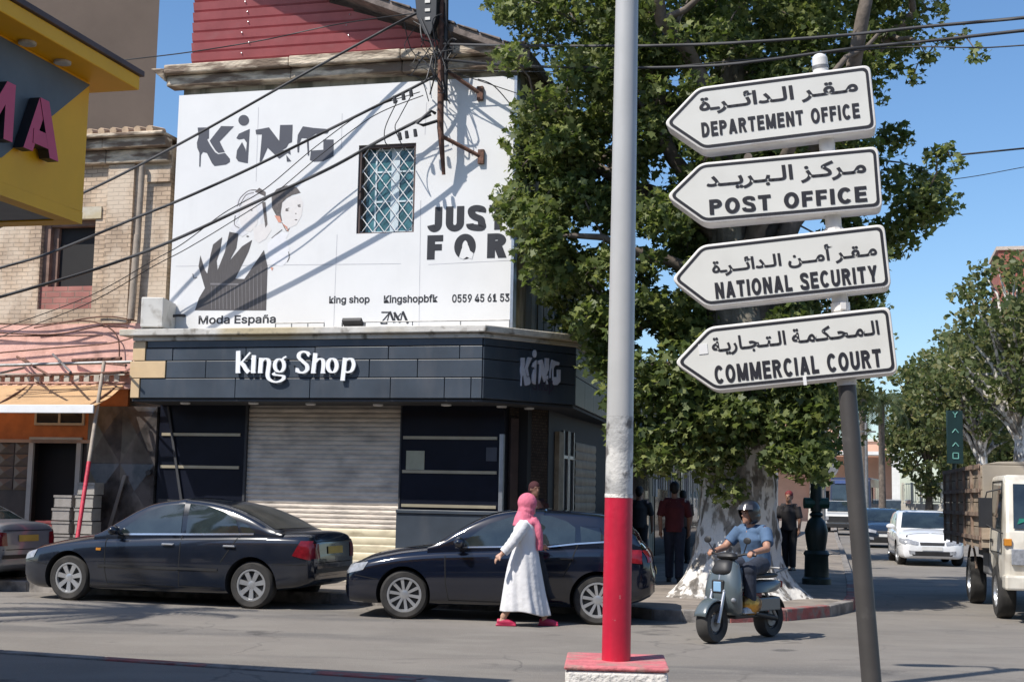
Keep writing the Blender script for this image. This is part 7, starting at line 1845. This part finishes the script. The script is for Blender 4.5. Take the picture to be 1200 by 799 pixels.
for i, Pn in enumerate(PANELS):
    tl = fits[i][2]
    Mx = Matrix.Rotation(R(yaw), 3, 'Z') @ Matrix.Rotation(R(-tl), 3, 'Y'); n = Mx.col[1]
    q = PZ(at(Pn[2][0], (Pn[2][1] + Pn[3][1]) / 2, SY).z) - n * .075
    def lc(u, v, q=q, n=n, Mx=Mx):
        d = ray(u, v); o = Vector((0, 0, EYE)); k = (q - o).dot(n) / d.dot(n); r = o + d * k - q; return r.dot(Mx.col[0]), r.dot(Mx.col[2])
    a = [lc(*p) for p in Pn]
    zt_l, zb_l = (a[1][1] + a[2][1]) / 2, (a[3][1] + a[4][1]) / 2; xl, xr_ = (a[1][0] + a[4][0]) / 2, (a[2][0] + a[3][0]) / 2
    outl = [(a[0][0], (zt_l + zb_l) / 2), (xl, zt_l), (xr_, zt_l), (xr_, zb_l), (xl, zb_l)]
    sg = bpy.data.objects.new('direction_sign', None); link(sg); sg.empty_display_size = .1
    Mw = Mx.to_4x4(); Mw.translation = q; sg.matrix_world = Mw
    tag(sg, NAMES[i][0], 'direction sign', 'direction signs on the leaning post')
    rp_ = [tuple(p) for p in round_poly(outl, .035)]
    g = MB(); g.prism(rp_, .0, .15, 'y'); g.build('panel', signrim, sg, bevel=.006)
    # raised dark frame line and white face
    def ringed(mb, d0, d1, y):
        A, B = [tuple(p) for p in round_poly(inset(outl, d0), .03)], [tuple(p) for p in round_poly(inset(outl, d1), .022)]
        m = len(A); mb.add([(p[0], y, p[1]) for p in A + B], [(k, m + k, m + (k + 1) % m, (k + 1) % m) for k in range(m)][::1])
    s_ = sum(outl[k][0] * outl[(k + 1) % 5][1] - outl[(k + 1) % 5][0] * outl[k][1] for k in range(5))
    dsg = 1 if s_ < 0 else -1
    g = MB(); ringed(g, .013 * dsg, .026 * dsg, -.003); g.build('border', signink, sg)
    g = MB(); pts = [tuple(p) for p in round_poly(inset(outl, .012 * dsg), .03)]; g.add([(p[0], -.0015, p[1]) for p in pts], [tuple(range(len(pts)))]); g.build('face', signface, sg)
    ar, en, ba, be = WORDS[i]
    for txt, (pa, pb2), of in ((ar, ba, .0249), (en, be, .03)):
        c0, c1 = lc(*pa), lc(*pb2)
        g = MB(); (put_text(g, txt, c0[0], c1[0], min(c0[1], c1[1]) - .012, max(c0[1], c1[1]) + .006, -.004, of) if of < .025 else sign_writing(g, txt, c0[0], c1[0], (c0[1] + c1[1]) / 2 - HT[i], (c0[1] + c1[1]) / 2 + HT[i], -.004, .106, .14)); g.build('lettering', signink, sg)
    if i == 3:
        c0 = lc(824, 409); g = MB(); g.box(c0[0] - .022, c0[0] + .022, -.0045, -.001, c0[1] - .025, c0[1] + .025); g.build('sticker', MT['white_paint'], sg)
        c0 = lc(943, 444); g = MB(); g.box(c0[0] - .008, c0[0] + .008, -.0052, -.001, c0[1] - .03, c0[1] + .012); g.build('scratch', MT['white_paint'], sg)

for v in (193, 273, 360):
    z = at(980, v, SY).z; g = MB(); g.tube([loc(z - .02), loc(z + .02)], .046, 18); c = loc(z); g.box(c.x - .012, c.x + .012, c.y - .062, c.y - .04, c.z - .016, c.z + .016); g.build('clamp', signrim, spost, smooth=50)

# ================================================================ service mast on the gable and its cables
mx_, mz = fz(517, 185, .45); _, mz2 = fz(520, -60, .45)
mast = thing('service_mast', 'rusty steel mast with cable arms bolted to the shop front', 'mast', W(mx_, .45, mz), -ANG)
MO = (mx_, .45, mz)
mp = lambda mb, name, m, **k: part(mb, name, m, mast, MO, **k)
def F3(u, v, t): s, z = fz(u, v, t); return (s, t, z)
g = MB(); g.tube([F3(520, 205, .62), F3(516, 150, .45), F3(517, 60, .45), F3(519, -70, .45)], [.03, .055, .055, .06], 12); mp(g, 'pipe', MT['rust'], smooth=50)
g = MB(); g.tube([F3(523, 0, .4), F3(522, 118, .5)], .04, 8); mp(g, 'pipe', MT['cable'], smooth=50)
for (a, ta, b, tb_) in (((513, 76), .45, (563, 110), .78), ((518, 160), .45, (564, 184), .78)):
    g = MB(); g.tube([F3(*a, ta), F3(*b, tb_)], .035, 8); mp(g, 'wall_arm', MT['rust'])
    g = MB(); c = F3(*b, tb_); g.box(c[0] - .05, c[0] + .05, .74, .80, c[2] - .12, c[2] + .12); mp(g, 'wall_plate', MT['rust'])
g = MB(); g.tube([F3(510, 133, .3), F3(505, 130, .2), F3(488, 145, .15), F3(496, 147, .25), F3(512, 142, .4)], .028, 8); mp(g, 'hook', MT['cable'], smooth=50)
g = MB(); c = F3(500, 20, .35)
q = [F3(487, -12, .3), F3(514, -12, .3), F3(513, 22, .3), F3(506, 43, .3), F3(500, 43, .3), F3(490, 22, .3)]
g.prism([(p[0], p[2]) for p in q], .22, .40, 'y'); mp(g, 'terminal_box', mat('black_box', (.02, .021, .024), .5), bevel=.01)
for v in (2, 12, 22): g = MB(); c = F3(501, v, .21); g.box(c[0] - .045, c[0] + .045, .205, .218, c[2] - .025, c[2] + .025); mp(g, 'window_cap', MT['ac_white'])
for (u, v) in ((462, 117), (472, 113), (481, 109), (468, 160), (476, 158), (486, 156)):
    g = MB(); c = F3(u, v, .15); g.tube([(c[0], .15, c[2] + .06), (c[0] + .02, .15, c[2] - .06)], [.03, .035], 8); mp(g, 'connector', MT['cable'])
# tangle of short leads round the mast
g = MB()
for k in range(26):
    a = F3(random.uniform(470, 520), random.uniform(15, 90), random.uniform(.2, .5)); b = F3(random.uniform(478, 545), random.uniform(10, 130), random.uniform(.2, .5))
    m_ = tuple((a[i] + b[i]) / 2 + random.uniform(-.25, .25) for i in range(3)); g.tube(smooth_path([a, m_, b], 5), random.uniform(.006, .014), 5, cap=False)
mp(g, 'lead', MT['cable'], smooth=60)
def cable(label, pts, r, grp, t=None):
    P = [W(*F3(*p)) if len(p) == 3 else Vector(p[0]) for p in pts]
    q = smooth_path(P, 8); base = q[0]
    c = thing('overhead_cable', label, 'cable', tuple(base), 0, grp)
    g = MB(); g.tube([p - base for p in q], r, 6); g.build('sheath', MT['cable'], c, smooth=60)
    return c
G1 = 'cables running from the mast to the left'
cable('thick black cable crossing the KiNG logo from the mast to the kiosk', [(-60, 290, -1.0), (0, 266, -.8), (100, 225, -.4), (212, 168, -.1), (340, 96, .1), (420, 52, .3), (480, 20, .4), (515, 5, .42)], .022, G1)
cable('thick black cable crossing the board just above the two printed figures', [(-60, 333, -.6), (0, 314, -.5), (60, 296, -.3), (165, 253, -.1), (212, 234, 0), (290, 199, .1), (400, 145, .2), (480, 105, .3), (512, 88, .42)], .024, G1)
cable('thickest black cable ending in the loop below the mast hook, crossing the lattice window', [(-60, 366, -.5), (0, 348, -.4), (110, 316, -.2), (200, 283, 0), (300, 237, .05), (385, 198, .1), (450, 162, .12), (505, 134, .2)], .027, G1)
cable('thin looping wire below the two thick cables, higher of the thin pair', [(-20, 392, .2), (100, 349, .25), (180, 305, .3), (215, 285, .3), (262, 250, .3), (310, 222, .3), (370, 172, .3), (430, 130, .3), (492, 108, .3)], .008, G1)
cable('thin looping wire below the two thick cables, lower of the thin pair', [(-20, 402, .2), (100, 357, .25), (180, 312, .3), (218, 292, .3), (268, 262, .3), (320, 228, .3), (378, 180, .3), (438, 136, .3), (496, 112, .3)], .008, G1)
cable('thin wire from behind the kiosk roof across the red gable', [(100, 76, 3.0), (160, 69, 2.0), (225, 61, .7), (310, 47, .5), (400, 28, .45), (500, 14, .4)], .011, G1)
cable('thin wire hanging in a bow from the mast to the lattice window head', [(466, 118, .3), (452, 148, .4), (451, 165, .6), (456, 172, .75)], .009, G1)
cable('thin double bent wire hanging beside the lattice window', [(482, 112, .3), (468, 138, .3), (463, 150, .25), (470, 168, .3), (474, 176, .6)], .009, G1)
cable('wire running from the cornice down across the white board to its right edge', [(560, 93, .6), (580, 102, .6), (608, 135, .7)], .009, G1)
cable('wire sagging along the cornice to the mast', [(520, 82, .45), (556, 93, .55), (607, 110, .7)], .008, G1)
G2 = 'cables running from the mast to the right over the street'
cable('upper thick cable running right from the mast through the plane tree', [(520, 52, .42), (640, 54, -.3), (800, 53, -1.2), (960, 44, -2.2), (1080, 32, -3), (1200, 21, -3.6), (1290, 10, -4), (1700, -38, -5.5), (2100, -80, -7)], .022, G2)
cable('lower thick cable running right from the mast through the plane tree', [(520, 70, .42), (620, 78, -.3), (820, 78, -1.2), (1000, 57, -2.4), (1100, 47, -3), (1200, 36, -3.6), (1290, 27, -4), (1700, -18, -5.5), (2100, -62, -7)], .022, G2)
cable('thin wire under the lower thick cable through the plane tree', [(522, 82, .42), (700, 84, -.5), (880, 70, -1.5), (1050, 56, -2.6), (1130, 56, -3), (1190, 54, -3.6), (1500, 30, -5), (2100, -40, -7)], .009, G2)
cable('twisted wire low in the blue sky on the right', [(1080, 186, 6), (1140, 180, 6), (1200, 174, 6), (1280, 166, 6), (1700, 120, 6), (2100, 75, 6)], .018, G2)
cable('faint thin wire lowest in the blue sky on the right', [(1085, 214, 8), (1140, 207, 8), (1200, 196, 8), (1280, 182, 8), (1700, 130, 8), (2100, 80, 8)], .008, G2)
G3 = 'loose cables along the pink band'
for k, (pts, lab) in enumerate((([(-30, 378, .9), (50, 380, .9), (120, 371, .9), (160, 376, .9)], 'reddish loose cable along the top of the pink band'), ([(-30, 388, .9), (60, 392, .88), (118, 382, .9), (150, 384, .9)], 'sagging loose cable across the pink band under the topmost one'), ([(-30, 394, .9), (120, 393, .9)], 'straight loose cable along the middle of the pink band'), ([(-20, 415, .9), (60, 408, .9), (130, 402, .9), (165, 392, .8)], 'lowest loose cable on the pink band rising to the air conditioner'), ([(40, 384, .88), (100, 376, .86), (135, 390, .88), (140, 420, .88)], 'loose cable dropping down the pink band to the metal frame'))):
    c = cable(lab, pts, .013, G3); c.children[0].data.materials[0] = MT['rust']

# ================================================================ street furniture along the side street
lg = ground(957, 684, .145)
gl = thing('street_lamp', 'dark green cast lamp post with a heavy round pedestal on the side pavement', 'street lamp', tuple(lg))
dg_ = mat('dark_green_iron', (.012, .026, .022), .45, var=.2)
g = MB(); g.lathe([(.26, 0), (.26, .10), (.22, .13), (.21, .50), (.24, .54), (.20, .60)], 20); g.build('pedestal', dg_, gl, smooth=40)
g = MB(); g.lathe([(.16, .601), (.19, .78), (.21, .95), (.16, 1.12), (.09, 1.20), (.13, 1.24), (.08, 1.3)], 20); g.build('collar', dg_, gl, smooth=40)
g = MB(); g.lathe([(.105, 1.301), (.085, 5.2)], 16); g.build('shaft', dg_, gl, smooth=40)
g = MB(); g.lathe([(.04, 5.201), (.14, 5.3), (.20, 5.7), (.10, 5.78), (.22, 5.8), (.05, 6.0), (.01, 6.1)], 12); g.build('lantern', dg_, gl)
g = MB(); g.tube([(-.22, 0, 1.45), (.22, 0, 1.45)], .1, 10); g.build('bin', mat('green_bin', (.01, .06, .035), .5), gl)
rs = ground(966, 660, .145)
rsn = thing('round_sign', 'round traffic sign seen from behind, beside the dark green lamp post', 'traffic sign', (rs.x, rs.y, .145)); zz = at(970, 546, rs.y).z
g = MB(); g.tube([(0, 0, 0), (0, 0, zz + .2)], .035, 10); g.build('pole', MT['grey_steel'], rsn)
g = MB(); g.lathe([(.30, -.05), (.30, -.04)], 24, 'y', c=(.06, 0, zz - .145)); g.build('disc', mat('sign_back', (.33, .33, .33), .5, metal=.4), rsn)
gs = at(1119, 512, 40); 
gsn = thing('vertical_sign', 'narrow dark green vertical sign with pale letters on a post behind the truck', 'sign', (gs.x, gs.y, 0)); sc = 40 / FPX
zc = gs.z; hh = 31 * sc; ww = 9 * sc
g = MB(); g.tube([(0, .1, 0), (0, .1, zc + hh)], .06, 10); g.build('post', dg_, gsn)
g = MB(); g.box(-ww, ww, -.05, .08, zc - hh, zc + hh); g.build('panel', mat('deep_green_panel', (.006, .024, .021), .45), gsn, bevel=.01)
glyph = mat('pale_green_glyph', (.14, .34, .29), .5)
for ch, v in (('Y', 486), ('^', 505), ('^', 521), ('\u25a1', 534)):
    zz = at(1119, v, 40).z; g = MB()
    P_ = {'Y': [((-.07, .08), (0, 0)), ((.07, .08), (0, 0)), ((0, 0), (0, -.08))], '^': [((-.09, -.05), (0, .06)), ((.09, -.05), (0, .06))], '\u25a1': [((-.08, -.08), (-.08, .08)), ((-.08, .08), (.08, .08)), ((.08, .08), (.08, -.08)), ((.08, -.08), (-.08, -.08))]}[ch]
    for a, b in P_: g.tube([(a[0], -.055, zz + a[1]), (b[0], -.055, zz + b[1])], .016, 6)
    g.build('glyph', glyph, gsn)
for u, vt, vb, Y, lab in ((1016, 495, 612, 70, 'thin grey pole behind the leaning sign post'), (1010, 480, 600, 90, 'thin pole by the pink building, in line with the palms')):
    p = at(u, vb, Y); zt = at(u, vt, Y).z
    q = thing('utility_pole', lab, 'pole', (p.x, p.y, 0)); g = MB(); g.tube([(0, 0, 0), (0, 0, zt)], [.10, .07], 10); g.build('shaft', MT['grey_steel'], q); g = MB(); g.box(-.5, .5, -.04, .04, zt - .5, zt - .42); g.build('crossarm', MT['grey_steel'], q)
